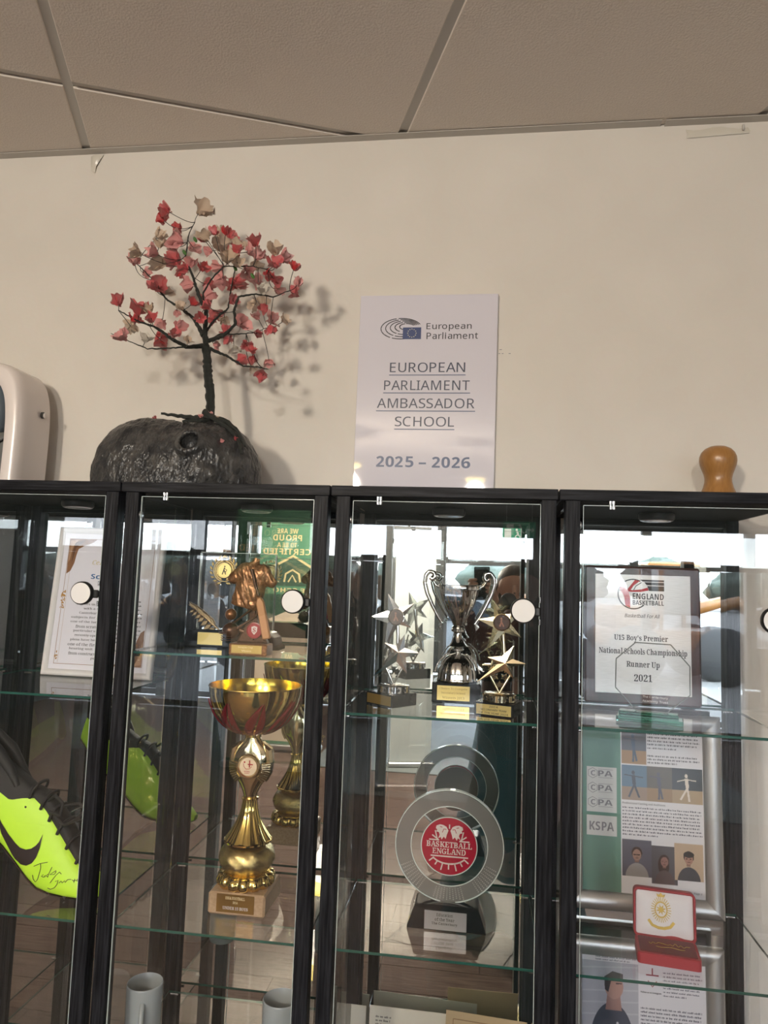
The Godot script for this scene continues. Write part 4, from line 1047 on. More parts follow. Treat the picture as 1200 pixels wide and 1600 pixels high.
# ---------- first cabinet
func certificate() -> void:
	var t := thing("framed_certificate", "white framed certificate with brown corner ornament on the first cabinet's shelf", "certificate", Vector3(-0.172, 1.3505, -0.262), Vector3(-6, 0, 0))
	var W := 0.276; var H := 0.354
	part(t, "frame", frame_mb(W, H, 0.015, 0.014), M.paper)
	part(t, "backing", bx(Vector3(0, H * 0.5, 0.003), Vector3(W - 0.012, H - 0.012, 0.006)), M.black_inside)
	var im := Image.create(512, 672, false, Image.FORMAT_RGB8)
	im.fill(Color(0.87, 0.87, 0.90))
	for q in [[26, 26, 1], [26, 645, 1]]: im.fill_rect(Rect2i(26, q[1], 460, 2), Color(0.55, 0.42, 0.33))
	for x in [26, 486]: im.fill_rect(Rect2i(x, 26, 2, 620), Color(0.55, 0.42, 0.33))
	im.fill_rect(Rect2i(46, 30, 1, 610), Color(0.66, 0.55, 0.45))
	for s in 2:
		var o := func_corner(s)
		ipoly(im, o[0], Color(0.52, 0.37, 0.26)); ipoly(im, o[1], Color(0.40, 0.28, 0.20)); ipoly(im, o[2], Color(0.66, 0.52, 0.40))
	for k in 40:   # gold flecks down the left border
		rng.seed = k
		iell(im, 30 + rng.randf_range(-10, 10), 330 + rng.randf_range(-40, 45), rng.randf_range(1, 4), rng.randf_range(2, 6), Color(0.68, 0.52, 0.30))
		if k < 14: iell(im, 34 + rng.randf_range(-8, 8), 610 + rng.randf_range(-22, 22), rng.randf_range(1, 3), rng.randf_range(2, 6), Color(0.66, 0.5, 0.3))
	itext(im, 280, 328, 180, 13, 20, Color(0.25, 0.25, 0.27), 8)
	part(t, "print", sheet(W - 0.03, H - 0.03, Vector3(0, 0.015, 0.0062)), printed("certificate_print", im, 0.25))
	words(t, "Celebrating", Vector3(0.0, 0.268, 0.0064), 0.088, 0.0145, mat("script_gold", lin(0.52, 0.44, 0.2), 0.5), "serif", 0.25)
	words(t, "School", Vector3(-0.008, 0.236, 0.0064), 0.07, 0.0125, mat("heading_blue", lin(0.03, 0.12, 0.30), 0.5), "sansbold")
	var lines := ["it gives us unde", "with a large", "Canterbury Aca", "subjects for all a", "one of the largest", "from scratch it", "particular subje", "recently opened", "plans have been a", "one of the first h", "hearing unit. Vin", "from construction", "projects"]
	for k in lines.size():
		var w: float = 0.0048 * lines[k].length()
		words(t, lines[k], Vector3(0.006 - w * 0.5 + (0.014 if k == 12 else 0.0), 0.1685 - k * 0.0105, 0.0064), w, 0.0068, M.print_ink, "serif")
func func_corner(s: int) -> Array:
	var out := []
	for poly in [[[28, 28], [175, 28], [150, 46], [110, 62], [80, 78], [72, 110], [66, 150], [50, 190], [30, 205]], [[60, 44], [120, 30], [95, 50], [66, 74], [58, 120], [50, 150], [50, 90]], [[32, 36], [80, 30], [58, 48], [46, 80], [40, 130], [32, 150]]]:
		var l := []
		for p in poly: l.append(Vector2(p[0], p[1]) if s == 0 else Vector2(512 - p[0], 672 - p[1]))
		out.append(l)
	return out

const SHOE := [[-0.378, 1.128, -0.350, 1.232, 0.024], [-0.342, 1.086, -0.318, 1.218, 0.036], [-0.300, 1.050, -0.285, 1.186, 0.041], [-0.257, 1.014, -0.243, 1.160, 0.043], [-0.226, 0.984, -0.203, 1.132, 0.044], [-0.201, 0.958, -0.172, 1.108, 0.044], [-0.178, 0.941, -0.150, 1.080, 0.045], [-0.149, 0.934, -0.125, 1.046, 0.045], [-0.114, 0.931, -0.098, 1.008, 0.044], [-0.082, 0.931, -0.073, 0.982, 0.042], [-0.056, 0.932, -0.051, 0.964, 0.034], [-0.036, 0.937, -0.035, 0.950, 0.015]]
const SHOE_Z := -0.118
func shoe_at(s: float, th: float, grow := 0.0) -> Vector3:   # s along the shoe from the heel, th round its section from the sole
	var i := clampi(int(s), 0, SHOE.size() - 2); var f := clampf(s - i, 0, 1)
	var a: Array = SHOE[i]; var b: Array = SHOE[i + 1]
	var lo := Vector2(lerpf(a[0], b[0], f), lerpf(a[1], b[1], f)); var hi := Vector2(lerpf(a[2], b[2], f), lerpf(a[3], b[3], f))
	var w: float = lerpf(a[4], b[4], f)
	var v := 0.5 - 0.5 * cos(th)
	var sn := sin(th)
	var lat := signf(sn) * pow(absf(sn), 0.55) * w * (1.05 - 0.42 * v)
	var c := lo.lerp(hi, v)
	var mid := lo.lerp(hi, 0.5)
	var out := (c - mid); var k := 1.0 + grow / maxf(out.length(), 0.012)
	c = mid + out * k
	return Vector3(c.x, c.y, SHOE_Z + lat * (1.0 + grow / w))
func shoe_loft(s0: float, s1: float, t0: float, t1: float, grow: float, ns := 26, nt := 22) -> MB:
	var m := MB.new(); var rows := []
	for i in ns + 1:
		var row := []
		for j in nt + 1: row.append(shoe_at(lerpf(s0, s1, float(i) / ns), lerpf(t0, t1, float(j) / nt), grow))
		rows.append(row)
	m.grid(rows, false, true)
	return m
func shoe_side(x: float, y: float, grow: float) -> Vector3:
	var best := Vector3.ZERO; var bd := 1e9
	for i in 56:
		for j in 26:
			var p := shoe_at(i * 0.2, 0.25 + j * 0.1, 0.0)
			var d := Vector2(p.x - x, p.y - y).length_squared()
			if d < bd: bd = d; best = p
	return Vector3(x, y, best.z + grow)
func shoe() -> void:
	var t := thing("running_shoe", "lime green track spike shoe with black laces, tilted nose down in the first cabinet", "shoe", Vector3(-0.16, 0.925, SHOE_Z))
	var off := -t.position
	part(t, "upper", shoe_loft(0, 11, 0.0, TAU, 0.0, 44, 40), M.volt_green, off)
	var so := part(t, "sole", shoe_loft(0.0, 11, -0.62, 0.62, 0.003, 40, 12), M.sole_brown, off)
	for k in 7:
		var c := shoe_at(6.3 + k * 0.55, 0.25 * (1 if k % 2 else -1), 0.003)
		var sp := MB.new(); sp.lathe([Vector2(0.0035, 0.002), Vector2(0.0026, -0.001), Vector2(0.0, -0.0035)], 10, c)
		part(so, "spike", sp, M.satin_steel, Vector3(0, 0.0012, 0))
	var tg := MB.new(); var trow := []
	for i in 31:
		var row := []; var w := i / 30.0
		for j in 15:
			row.append(shoe_at(lerpf(3.6, 9.2, w), lerpf(2.62, TAU - 2.62, j / 14.0), 0.001 + (0.017 * pow(sin(w * PI), 0.7)) * pow(sin(j / 14.0 * PI), 0.6)))
		trow.append(row)
	tg.grid(trow, false, true)
	part(t, "tongue", tg, M.shoe_black, off)
	var co := MB.new(); trow = []
	for i in 25:
		var row := []; var q := i * 5.0 / 24.0
		var th0: float = lerpf(1.78, 1.95, q / 3.0) if q < 3.0 else lerpf(1.95, 3.1, (q - 3.0) / 2.0)
		for j in 17: row.append(shoe_at(q, lerpf(th0, TAU - th0, j / 16.0), 0.0028))
		trow.append(row)
	co.grid(trow, false, true)
	part(t, "collar", co, M.shoe_black, off)
	var ht := MB.new()   # padded ankle flap standing up from the collar
	ht.tube([shoe_at(3.1, 2.5, 0.0), shoe_at(2.6, 2.7, 0.012), shoe_at(1.8, 2.8, 0.02), shoe_at(0.8, 2.8, 0.018), shoe_at(0.1, 2.9, 0.008), shoe_at(0.8, TAU - 2.8, 0.018), shoe_at(1.8, TAU - 2.8, 0.02), shoe_at(3.1, TAU - 2.5, 0.0)], [0.006, 0.010, 0.013, 0.013, 0.012, 0.013, 0.013, 0.006], 10)
	part(t, "ankle_padding", ht, M.shoe_black, off)
	for k in 6:
		var s := 3.9 + k * 0.85
		var lc := MB.new(); var pts := []
		for i in 11: pts.append(shoe_at(s + 0.22 * sin(i * PI / 10.0), lerpf(2.45, TAU - 2.45, i / 10.0), 0.004 + 0.018 * pow(sin(i * PI / 10.0), 0.7)))
		lc.tube(pts, 0.0032, 7)
		part(t, "lace", lc, M.shoe_black, off)
	for q in [[[-0.176, 1.112, -0.105], [-0.150, 1.132, -0.09], [-0.128, 1.120, -0.085], [-0.132, 1.095, -0.085], [-0.160, 1.098, -0.09]], [[-0.165, 1.095, -0.1], [-0.125, 1.075, -0.09], [-0.095, 1.090, -0.085], [-0.075, 1.115, -0.09]], [[-0.16, 1.10, -0.12], [-0.12, 1.105, -0.135], [-0.09, 1.08, -0.14], [-0.12, 1.07, -0.13]]]:
		var cv := Curve3D.new()
		for i in q.size():
			var a := Vector3(q[max(i - 1, 0)][0], q[max(i - 1, 0)][1], q[max(i - 1, 0)][2]); var b := Vector3(q[min(i + 1, q.size() - 1)][0], q[min(i + 1, q.size() - 1)][1], q[min(i + 1, q.size() - 1)][2])
			cv.add_point(Vector3(q[i][0], q[i][1], q[i][2]), (a - b) * 0.18, (b - a) * 0.18)
		var pts := []
		for i in 25: pts.append(cv.sample_baked(cv.get_baked_length() * i / 24.0))
		var lb := MB.new(); lb.tube(pts, 0.0033, 7); part(t, "lace_bow", lb, M.shoe_black, off)
	var sw := MB.new(); var rows := []
	for j in 5:
		var row := []
		for i in SWOOSH[0].size() * 2 - 1:
			var q: float = i * 0.5; var i0 := int(q); var i1: int = min(i0 + 1, SWOOSH[0].size() - 1)
			var a := Vector2(SWOOSH[0][i0][0], SWOOSH[0][i0][1]).lerp(Vector2(SWOOSH[0][i1][0], SWOOSH[0][i1][1]), q - i0)
			var b := Vector2(SWOOSH[1][i0][0], SWOOSH[1][i0][1]).lerp(Vector2(SWOOSH[1][i1][0], SWOOSH[1][i1][1]), q - i0)
			var p := a.lerp(b, j / 4.0)
			row.append(shoe_side(p.x, p.y, 0.0016))
		rows.append(row)
	sw.grid(rows)
	part(t, "side_mark", sw, M.swoosh_black, off).set_meta("label", "curved black tick mark")
	var sg := MB.new()
	for s in SIGNATURE:
		var pts := []
		for q in s: pts.append(shoe_side(q[0], q[1], 0.0010))
		sg.tube(pts, 0.00065, 5)
	part(t, "signature", sg, M.print_ink, off)
	var ey := MB.new(); ey.ball(shoe_side(-0.2135, 1.1045, 0.0006), Vector3(0.0022, 0.0022, 0.001), 10)
	part(t, "eyelet", ey, M.shoe_black, off)

func cabinet_one() -> void:
	certificate()
	shoe()

# ---------- second cabinet
class Shirt extends Field:
	var fn := FastNoiseLite.new()
	func cap(p: Vector3, a: Vector3, b: Vector3, ra: float, rb: float) -> float:
		var ab := b - a; var h := clampf((p - a).dot(ab) / ab.length_squared(), 0.0, 1.0)
		return (p - a - ab * h).length() - lerpf(ra, rb, h)
	func sm(a: float, b: float, k: float) -> float:
		var h := clampf(0.5 + 0.5 * (b - a) / k, 0.0, 1.0)
		return lerpf(b, a, h) - k * h * (1.0 - h)
	func d(q: Vector3) -> float:
		var p := q * Vector3(1, 1, 1.35)
		var a := cap(p, Vector3(0.252, 1.606, 0), Vector3(0.238, 1.545, 0), 0.0185, 0.0185)
		a = sm(a, cap(p, Vector3(0.274, 1.604, 0), Vector3(0.266, 1.545, 0), 0.0185, 0.0175), 0.014)
		a = sm(a, cap(p, Vector3(0.244, 1.613, 0), Vector3(0.221, 1.594, 0.002), 0.0135, 0.0105), 0.009)
		a = sm(a, cap(p, Vector3(0.283, 1.611, 0), Vector3(0.301, 1.588, 0.002), 0.0135, 0.0105), 0.009)
		a = sm(a, cap(p, Vector3(0.262, 1.618, 0), Vector3(0.266, 1.630, -0.002), 0.011, 0.0082), 0.006)
		a += 0.0026 * fn.get_noise_3dv(Vector3(p.x * 1.0 + p.y * 0.35, p.y * 0.35, p.z) * 900.0)
		a = maxf(a, 1.537 - (p.x - 0.247) * 0.25 - p.y)
		a = maxf(a, -cap(p, Vector3(0.266, 1.636, 0.001), Vector3(0.264, 1.626, 0.001), 0.0055, 0.0045))
		return a * 0.75

func leaf_poly(a: Vector2, b: Vector2, w: float) -> PackedVector2Array:
	var d := b - a; var n := Vector2(-d.y, d.x).normalized() * w
	return PackedVector2Array([a, a + d * 0.3 + n * 0.8, a + d * 0.55 + n, a + d * 0.85 + n * 0.4, b, a + d * 0.8 - n * 0.5, a + d * 0.5 - n, a + d * 0.25 - n * 0.7])

func cricket_plaque() -> void:
	var o := Vector3(0.182, 1.444, -0.185)
	var t := thing("glass_plaque_award", "clear glass plaque on a black base with a gold leaf and laurel wreath", "trophy", o)
	var b := MB.new()
	b.prism(PackedVector2Array([Vector2(-0.110, 0), Vector2(0.110, 0), Vector2(0.110, 0.006), Vector2(0.104, 0.010), Vector2(0.1, 0.026), Vector2(0.09, 0.035), Vector2(0.08, 0.038), Vector2(-0.08, 0.038), Vector2(-0.09, 0.035), Vector2(-0.1, 0.026), Vector2(-0.104, 0.010), Vector2(-0.110, 0.006)]), -0.028, 0.028, 0.003)
	part(t, "base", b, M.black_gloss)
	part(t, "name_plate", bx(Vector3(-0.042, 0.0185, 0.0285), Vector3(0.056, 0.026, 0.001)), M.bright_brass_plate)
	var g := MB.new()
	g.box(Vector3(0.003, 0.121, 0), Vector3(0.172, 0.168, 0.010), 0.003)
	part(t, "glass_slab", g, M.pane_glass)
	var ge := MB.new()
	for x in [-0.0832, 0.0892]: ge.box(Vector3(x, 0.121, 0), Vector3(0.0012, 0.164, 0.0105))
	ge.box(Vector3(0.003, 0.2052, 0), Vector3(0.17, 0.0012, 0.0105))
	part(t, "bevelled_edge", ge, M.clear_edge)
	# wreath: leaves in two rows round the medal
	var wc := Vector2(-0.026, 0.1665)
	for k in 18:
		var a := deg_to_rad(104.0 + k * 19.5)
		var dirn := Vector2(-sin(a), cos(a)) * (1.0 if k < 9 else -1.0)
		var outw := Vector2(cos(a), sin(a))
		for s in [-1, 1]:
			var p: Vector2 = wc + outw * (0.0245 + 0.0022 * s)
			var lf := MB.new(); lf.prism(leaf_poly(p, p + (-dirn + outw * 0.55 * s) * 0.0105, 0.0027), 0.006, 0.0085 + 0.0006 * s, 0.0008)
			part(t, "wreath_leaf", lf, M.antique_gold)
	var wr := MB.new()
	wr.ring(Vector3(wc.x, wc.y, 0), 0.0236, 0.0252, 0.0055, 0.0072, 40, deg_to_rad(110), deg_to_rad(430))
	part(t, "wreath_stem", wr, M.antique_gold)
	var md := MB.new(); md.xf = Transform3D(Basis(Vector3.RIGHT, PI / 2), Vector3(wc.x, wc.y, 0.006))
	md.lathe([Vector2(0, 0.002), Vector2(0.0145, 0.002), Vector2(0.015, 0.0038), Vector2(0.0165, 0.0038), Vector2(0.0172, 0.002), Vector2(0.0172, 0)], 36)
	var mo := part(t, "medal", md, M.bright_brass_plate)
	decal(mo, "batsman_figure", [stroke([wc + Vector2(-0.004, -0.009), wc + Vector2(-0.001, 0.0), wc + Vector2(0.0005, 0.006)], 0.0022), stroke([wc + Vector2(0.004, -0.009), wc + Vector2(0.0, 0.0)], 0.002), stroke([wc + Vector2(0.0, 0.004), wc + Vector2(0.006, 0.001), wc + Vector2(0.003, -0.004)], 0.0014), disc_poly(wc + Vector2(0.001, 0.0085), 0.0016, 10)], 0.0086, M.dark_print)
	# feathered leaf on the left
	var a0 := Vector2(-0.025, 0.037); var a1 := Vector2(-0.098, 0.089)
	var sp := MB.new(); sp.tube([Vector3(a0.x, a0.y, 0.02), Vector3(-0.055, 0.062, 0.024), Vector3(a1.x, a1.y, 0.018)], [0.0022, 0.0018, 0.0008], 8)
	part(t, "leaf_stem", sp, M.leaf_gold)
	for k in 7:
		var w := k / 7.0
		var p := a0.lerp(a1, 0.1 + 0.8 * w) + Vector2(0, 0.004 * sin(w * PI))
		for s in [-1.0, 1.0]:
			var q: Vector2 = p + Vector2(-0.021, 0.019 * s + 0.005) * (1.2 - 0.6 * w) * (1.0 if s > 0 else 0.9)
			var lf := MB.new(); lf.prism(leaf_poly(p, q, 0.0058 * (1.1 - 0.5 * w)), 0.018 + 0.001 * (k % 2), 0.0235 + 0.001 * (k % 2), 0.0018)
			part(t, "leaf_blade", lf, M.leaf_gold)

func cricket_trophy() -> void:
	var o := Vector3(0.265, 1.444, -0.056)
	var t := thing("cricket_trophy", "bronze cricket shirt trophy with bat, ball and helmet on the upper shelf", "trophy", o)
	part(t, "base", bx(Vector3(0, 0.0115, 0), Vector3(0.078, 0.023, 0.042), 0.002), M.bronze)
	part(t, "name_plate", bx(Vector3(-0.002, 0.0125, 0.0214), Vector3(0.062, 0.016, 0.001), 0.0003), M.brass_plate)
	words(t, "League Cup", Vector3(-0.004, 0.0160, 0.0221), 0.03, 0.004, M.engraving, "serif")
	words(t, "Winners", Vector3(-0.002, 0.0095, 0.0221), 0.02, 0.0034, M.engraving, "serif")
	var m := MB.new(); var f := Shirt.new(); f.fn.seed = 3; f.fn.frequency = 0.12
	nets(m, f, Vector3(0.205, 1.525, -0.026), Vector3(0.32, 1.648, 0.026), 0.0017)
	part(t, "shirt", m, M.bronze, Vector3(-o.x, -o.y, 0))
	var rk := MB.new()   # dark rocky mount between base and shirt
	rk.prism(PackedVector2Array([Vector2(-0.030, 0.023), Vector2(0.034, 0.023), Vector2(0.025, 0.04), Vector2(0.012, 0.06), Vector2(0.008, 0.1), Vector2(-0.012, 0.1), Vector2(-0.008, 0.07), Vector2(-0.022, 0.045)]), -0.014, 0.004, 0.004)
	part(t, "mount", rk, M.bronze_dark)
	var bt := MB.new()
	var a := Vector3(0.0165, 0.116, 0.016); var bb := Vector3(0.0365, 0.034, 0.016)
	var d := (bb - a).normalized(); var s := -d.cross(Vector3.BACK).normalized()
	bt.xf = Transform3D(Basis(s, -d, Vector3.BACK), (a + bb) * 0.5)
	bt.prism(PackedVector2Array([Vector2(-0.0085, -0.040), Vector2(-0.006, -0.0425), Vector2(0.006, -0.0425), Vector2(0.0085, -0.040), Vector2(0.0085, 0.030), Vector2(0.004, 0.041), Vector2(-0.004, 0.041), Vector2(-0.0085, 0.030)]), -0.003, 0.004, 0.0022)
	part(t, "bat", bt, M.bat_tan)
	var hn := MB.new(); hn.tube([Vector3(0.0155, 0.118, 0.016), Vector3(0.008, 0.140, 0.0175), Vector3(-0.001, 0.170, 0.018)], [0.0032, 0.003, 0.0034], 10)
	part(t, "bat_handle", hn, M.bronze_dark)
	for q in [[Vector3(-0.034, 0.063, 0.008), Vector3(0.0, 0.09, 0.01)], [Vector3(-0.03, 0.05, 0.01), Vector3(0.012, 0.078, 0.008)], [Vector3(0.005, 0.03, 0.006), Vector3(0.012, 0.1, 0.004)]]:
		var st := MB.new(); st.tube([q[0], q[1]], 0.0024, 8); part(t, "stump", st, M.bronze_dark)
	var bl := MB.new(); bl.ball(Vector3(-0.043, 0.0785, 0.006), Vector3.ONE * 0.0118, 24)
	part(t, "cricket_ball", bl, M.bronze)
	var bs := MB.new(); bs.tube([Vector3(-0.043, 0.062, 0.0), Vector3(-0.03, 0.05, 0.0), Vector3(-0.015, 0.045, 0)], [0.004, 0.005, 0.006], 8)
	part(t, "ball_stem", bs, M.bronze_dark)
	var he := MB.new()
	he.ball(Vector3(-0.0415, 0.046, 0.006), Vector3(0.0175, 0.0165, 0.016), 24)
	part(t, "helmet", he, M.bronze_dark)
	var pk := MB.new(); pk.ball(Vector3(-0.052, 0.042, 0.014), Vector3(0.012, 0.0028, 0.010), 16); part(t, "helmet_peak", pk, M.bronze_dark)
	for k in 3:
		var gr := MB.new(); gr.tube([Vector3(-0.060, 0.036 - 0.004 * k, 0.008), Vector3(-0.053, 0.0355 - 0.004 * k, 0.021), Vector3(-0.035, 0.036 - 0.004 * k, 0.0215)], 0.0011, 6); part(t, "helmet_grille", gr, M.bronze_dark)
	var md := MB.new(); md.xf = Transform3D(Basis(Vector3.RIGHT, PI / 2), Vector3(0.009, 0.049, 0.010))
	md.lathe([Vector2(0, 0.0022), Vector2(0.0135, 0.0022), Vector2(0.0142, 0.0036), Vector2(0.0155, 0.0034), Vector2(0.016, 0.0)], 36)
	var mo := part(t, "medal", md, M.medal_red)
	decal(mo, "crest", [PackedVector2Array([Vector2(0.003, 0.056), Vector2(0.009, 0.058), Vector2(0.015, 0.056), Vector2(0.0145, 0.047), Vector2(0.009, 0.0405), Vector2(0.0035, 0.047)])], 0.0125, M.print_white)
	words(mo, "S", Vector3(0.009, 0.050, 0.0131), 0.006, 0.009, M.medal_red, "serifbold")

class Lobes extends Wave:
	var n := 8.0; var amp := 0.05; var twist := 0.0; var y0 := 0.0; var pow_ := 1.0
	func at(a: float, y: float) -> float:
		return 1.0 - amp * pow(absf(sin((a + twist * (y - y0)) * n * 0.5 + PI * 0.5)) if pow_ > 0 else 0.0, 6.0)
func lobes(n: float, amp: float, twist := 0.0, y0 := 0.0) -> Lobes:
	var w := Lobes.new(); w.n = n; w.amp = amp; w.twist = twist; w.y0 = y0
	return w

func gold_cup() -> void:
	var o := Vector3(0.2475, 0.925, -0.1575)
	var t := thing("gold_cup", "large gold trophy cup with red flames on a tan marble base", "trophy", o)
	part(t, "base", bx(Vector3(0, 0.0215, 0), Vector3(0.118, 0.043, 0.115), 0.004), M.tan_marble)
	part(t, "name_plate", bx(Vector3(-0.0015, 0.0240, 0.0577), Vector3(0.078, 0.0345, 0.001)), M.bronze_plate)
	words(t, "ESSA FOOTBALL", Vector3(-0.002, 0.0345, 0.0584), 0.04, 0.0050, M.engraving, "serif")
	words(t, "2014", Vector3(-0.0015, 0.0265, 0.0584), 0.010, 0.0042, M.engraving, "serif")
	words(t, "UNDER 15 BOYS", Vector3(-0.001, 0.0155, 0.0584), 0.052, 0.0056, M.print_white, "serifbold")
	var ft := MB.new()
	ft.lathe([Vector2(0.046, 0.043), Vector2(0.056, 0.044), Vector2(0.0605, 0.050), Vector2(0.0605, 0.058), Vector2(0.056, 0.066), Vector2(0.047, 0.070), Vector2(0.03, 0.071)], 96, Vector3.ZERO, lobes(14, 0.10))
	part(t, "foot_ring", ft, M.gold)
	var bu := MB.new(); var prof := []
	for i in 13:
		var a := lerpf(-0.95, 1.0, i / 12.0)
		prof.append(Vector2(0.0585 * cos(a * 0.95), 0.0965 + 0.036 * sin(a)))
	bu.lathe(prof, 96, Vector3.ZERO, lobes(9, 0.035, 22.0, 0.0965))
	part(t, "swirled_bulb", bu, M.hammered_gold)
	var bd := MB.new(); bd.lathe([Vector2(0.045, 0.1265), Vector2(0.0495, 0.1285), Vector2(0.0495, 0.1320), Vector2(0.046, 0.1335)], 64)
	part(t, "collar", bd, M.gold)
	var be := MB.new(); prof = []
	for i in 15:
		var w := i / 14.0
		prof.append(Vector2(0.0155 + 0.033 * pow(1.0 - w, 1.9), 0.1325 + 0.080 * w))
	be.lathe(prof, 96, Vector3.ZERO, lobes(10, 0.07))
	part(t, "fluted_stem", be, M.gold)
	part(t, "stem_ring", lathe_mb([Vector2(0.013, 0.2105), Vector2(0.0175, 0.2115), Vector2(0.0175, 0.2145), Vector2(0.013, 0.2155)], 32), M.gold)
	# medallion holder: a flat flared shield with ribbed cheeks
	var sh := MB.new(); var rows := []
	for i in 17:
		var w := i / 16.0; var y := 0.2145 + 0.124 * w
		var hw: float = [0.0135, 0.0150, 0.0180, 0.0220, 0.0270, 0.0330, 0.0385, 0.0425, 0.0448, 0.0458, 0.0458, 0.0448, 0.0425, 0.0375, 0.0290, 0.0200, 0.0150][i]
		var dp: float = lerpf(0.0125, 0.0200, sin(w * PI))
		var row := []
		for k in 36:
			var a := TAU * k / 36.0
			var rib := 1.0 + (0.10 * cos(a * 9.0 + w * 6.0) if absf(cos(a)) > 0.4 and w > 0.35 and w < 0.75 else 0.0)
			row.append(Vector3(cos(a) * hw, y, sin(a) * dp * rib))
		rows.append(row)
	sh.grid(rows, true, true)
	part(t, "medallion_holder", sh, M.pale_gold)
	for s in [-1.0, 1.0]:
		var wing := MB.new()
		wing.prism(PackedVector2Array([Vector2(0.024 * s, 0.330), Vector2(0.044 * s, 0.317), Vector2(0.0475 * s, 0.290), Vector2(0.044 * s, 0.2655), Vector2(0.035 * s, 0.249), Vector2(0.030 * s, 0.260), Vector2(0.033 * s, 0.280), Vector2(0.030 * s, 0.306)]), -0.004, 0.014, 0.005)
		part(t, "side_wing", wing, M.pale_gold)
	for k in 9:
		for s in [-1.0, 1.0]:
			var a := lerpf(-0.85, 0.15, k / 8.0)
			var rb := MB.new(); rb.tube([Vector3(cos(a) * 0.0275 * s, 0.281 + sin(a) * 0.0275, 0.020), Vector3(cos(a) * 0.044 * s, 0.281 + sin(a) * 0.042, 0.013)], [0.0022, 0.0030], 6)
			part(t, "rib", rb, M.pale_gold)
	var mr := MB.new(); mr.xf = Transform3D(Basis(Vector3.RIGHT, PI / 2), Vector3(-0.001, 0.281, 0.0175))
	mr.lathe([Vector2(0.0185, 0.003), Vector2(0.0205, 0.0062), Vector2(0.0235, 0.0062), Vector2(0.0255, 0.003), Vector2(0.0255, 0.0)], 40)
	part(t, "medal_rim", mr, M.pale_gold)
	var mc := MB.new(); mc.xf = mr.xf; mc.lathe([Vector2(0, 0.004), Vector2(0.0185, 0.004)], 40)
	var mo := part(t, "medal", mc, M.cream_disc)
	var cc := Vector2(-0.001, 0.281)
	decal(mo, "red_emblem", [stroke([cc + Vector2(0.003, 0.013), cc + Vector2(0.003, -0.001)], 0.0022), stroke([cc + Vector2(-0.001, 0.005), cc + Vector2(0.010, 0.005)], 0.0022), stroke([cc + Vector2(-0.010, 0.006), cc + Vector2(-0.009, 0.0), cc + Vector2(-0.004, -0.005), cc + Vector2(0.003, -0.004), cc + Vector2(0.008, 0.001)], 0.0009), disc_poly(cc + Vector2(-0.008, 0.009), 0.0018, 12)], 0.0219, M.logo_red)
	words(mo, "NATIONAL", cc3(cc + Vector2(-0.002, -0.0095), 0.0219), 0.012, 0.0022, M.logo_red)
	words(mo, "SCHOOLS", cc3(cc + Vector2(-0.002, -0.0128), 0.0219), 0.010, 0.0020, M.logo_red)
	# bowl
	var bw := MB.new()
	var out := [Vector2(0.0, 0.338), Vector2(0.017, 0.3385), Vector2(0.017, 0.343)]
	for i in 19:
		var a := lerpf(0.14, 1.0, i / 18.0) * PI * 0.5
		out.append(Vector2(0.0968 * pow(sin(a), 0.86), 0.443 - 0.100 * pow(cos(a), 1.05)))
	out.append_array([Vector2(0.0985, 0.4445), Vector2(0.0980, 0.4460), Vector2(0.0962, 0.4460)])
	bw.lathe(out, 72)
	part(t, "bowl", bw, M.gold)
	var ins := []
	for i in 19:
		var a := lerpf(1.0, 0.0, i / 18.0) * PI * 0.5
		ins.append(Vector2(0.0960 * pow(sin(a), 0.86) if i < 18 else 0.0, 0.446 - 0.098 * pow(cos(a), 1.05)))
	part(t, "bowl_inside", lathe_mb(ins, 72), M.inside_gold)
	for k in 8:
		for s in [-1.0, 1.0]:
			var a0 := TAU * (k + 0.42) / 8.0
			var fl := MB.new(); rows = []
			for i in 12:
				var w := i / 11.0; var row := []
				var th := lerpf(0.20, 0.84, w) * PI * 0.5
				var half := 0.31 * sin(PI * (0.30 + 0.70 * w)) * (0.8 if s > 0 else 1.0) + 0.004
				for j in 7:
					var u := j / 6.0
					var a: float = a0 + s * (0.012 + half * u) + 0.16 * w * w + (0.02 * s) * (1.0 - w)
					var r := 0.0968 * pow(sin(th), 0.86) + 0.0022 + 0.0022 * sin(u * PI) - 0.0012 * cos(u * TAU * 2.0) * sin(w * PI)
					row.append(Vector3(r * sin(a), 0.443 - 0.100 * pow(cos(th), 1.05), r * cos(a)))
				rows.append(row)
			fl.grid(rows, false, s < 0)
			part(t, "red_flame", fl, M.red_enamel)
func cc3(v: Vector2, z: float) -> Vector3:
	return Vector3(v.x, v.y, z)

func mugs() -> void:
	for q in [[0.058, "grey mug at the left of the lowest shelf under the gold cup", 20.0], [0.343, "grey mug at the right of the lowest shelf under the gold cup", 120.0]]:
		var t := thing("mug", q[1], "mug", Vector3(q[0], 0.640, -0.122), Vector3(0, q[2], 0), "grey mugs under the gold cup")
		var m := MB.new()
		m.lathe([Vector2(0, 0.0), Vector2(0.031, 0.0), Vector2(0.033, 0.002), Vector2(0.0345, 0.012), Vector2(0.0358, 0.128), Vector2(0.0355, 0.1305), Vector2(0.0345, 0.1315), Vector2(0.0335, 0.130), Vector2(0.0325, 0.018), Vector2(0.030, 0.010), Vector2(0, 0.008)], 48)
		part(t, "cup", m, M.mug_grey)
		var h := MB.new(); var pts := []
		for i in 15:
			var a := lerpf(-1.45, 1.45, i / 14.0)
			pts.append(Vector3(0, 0.066 + 0.040 * sin(a), 0.033 + 0.022 * cos(a)))
		h.tube(pts, 0.0048, 10)
		part(t, "handle", h, M.mug_grey)

func cabinet_two() -> void:
	cricket_plaque()
	cricket_trophy()
	gold_cup()
	mugs()

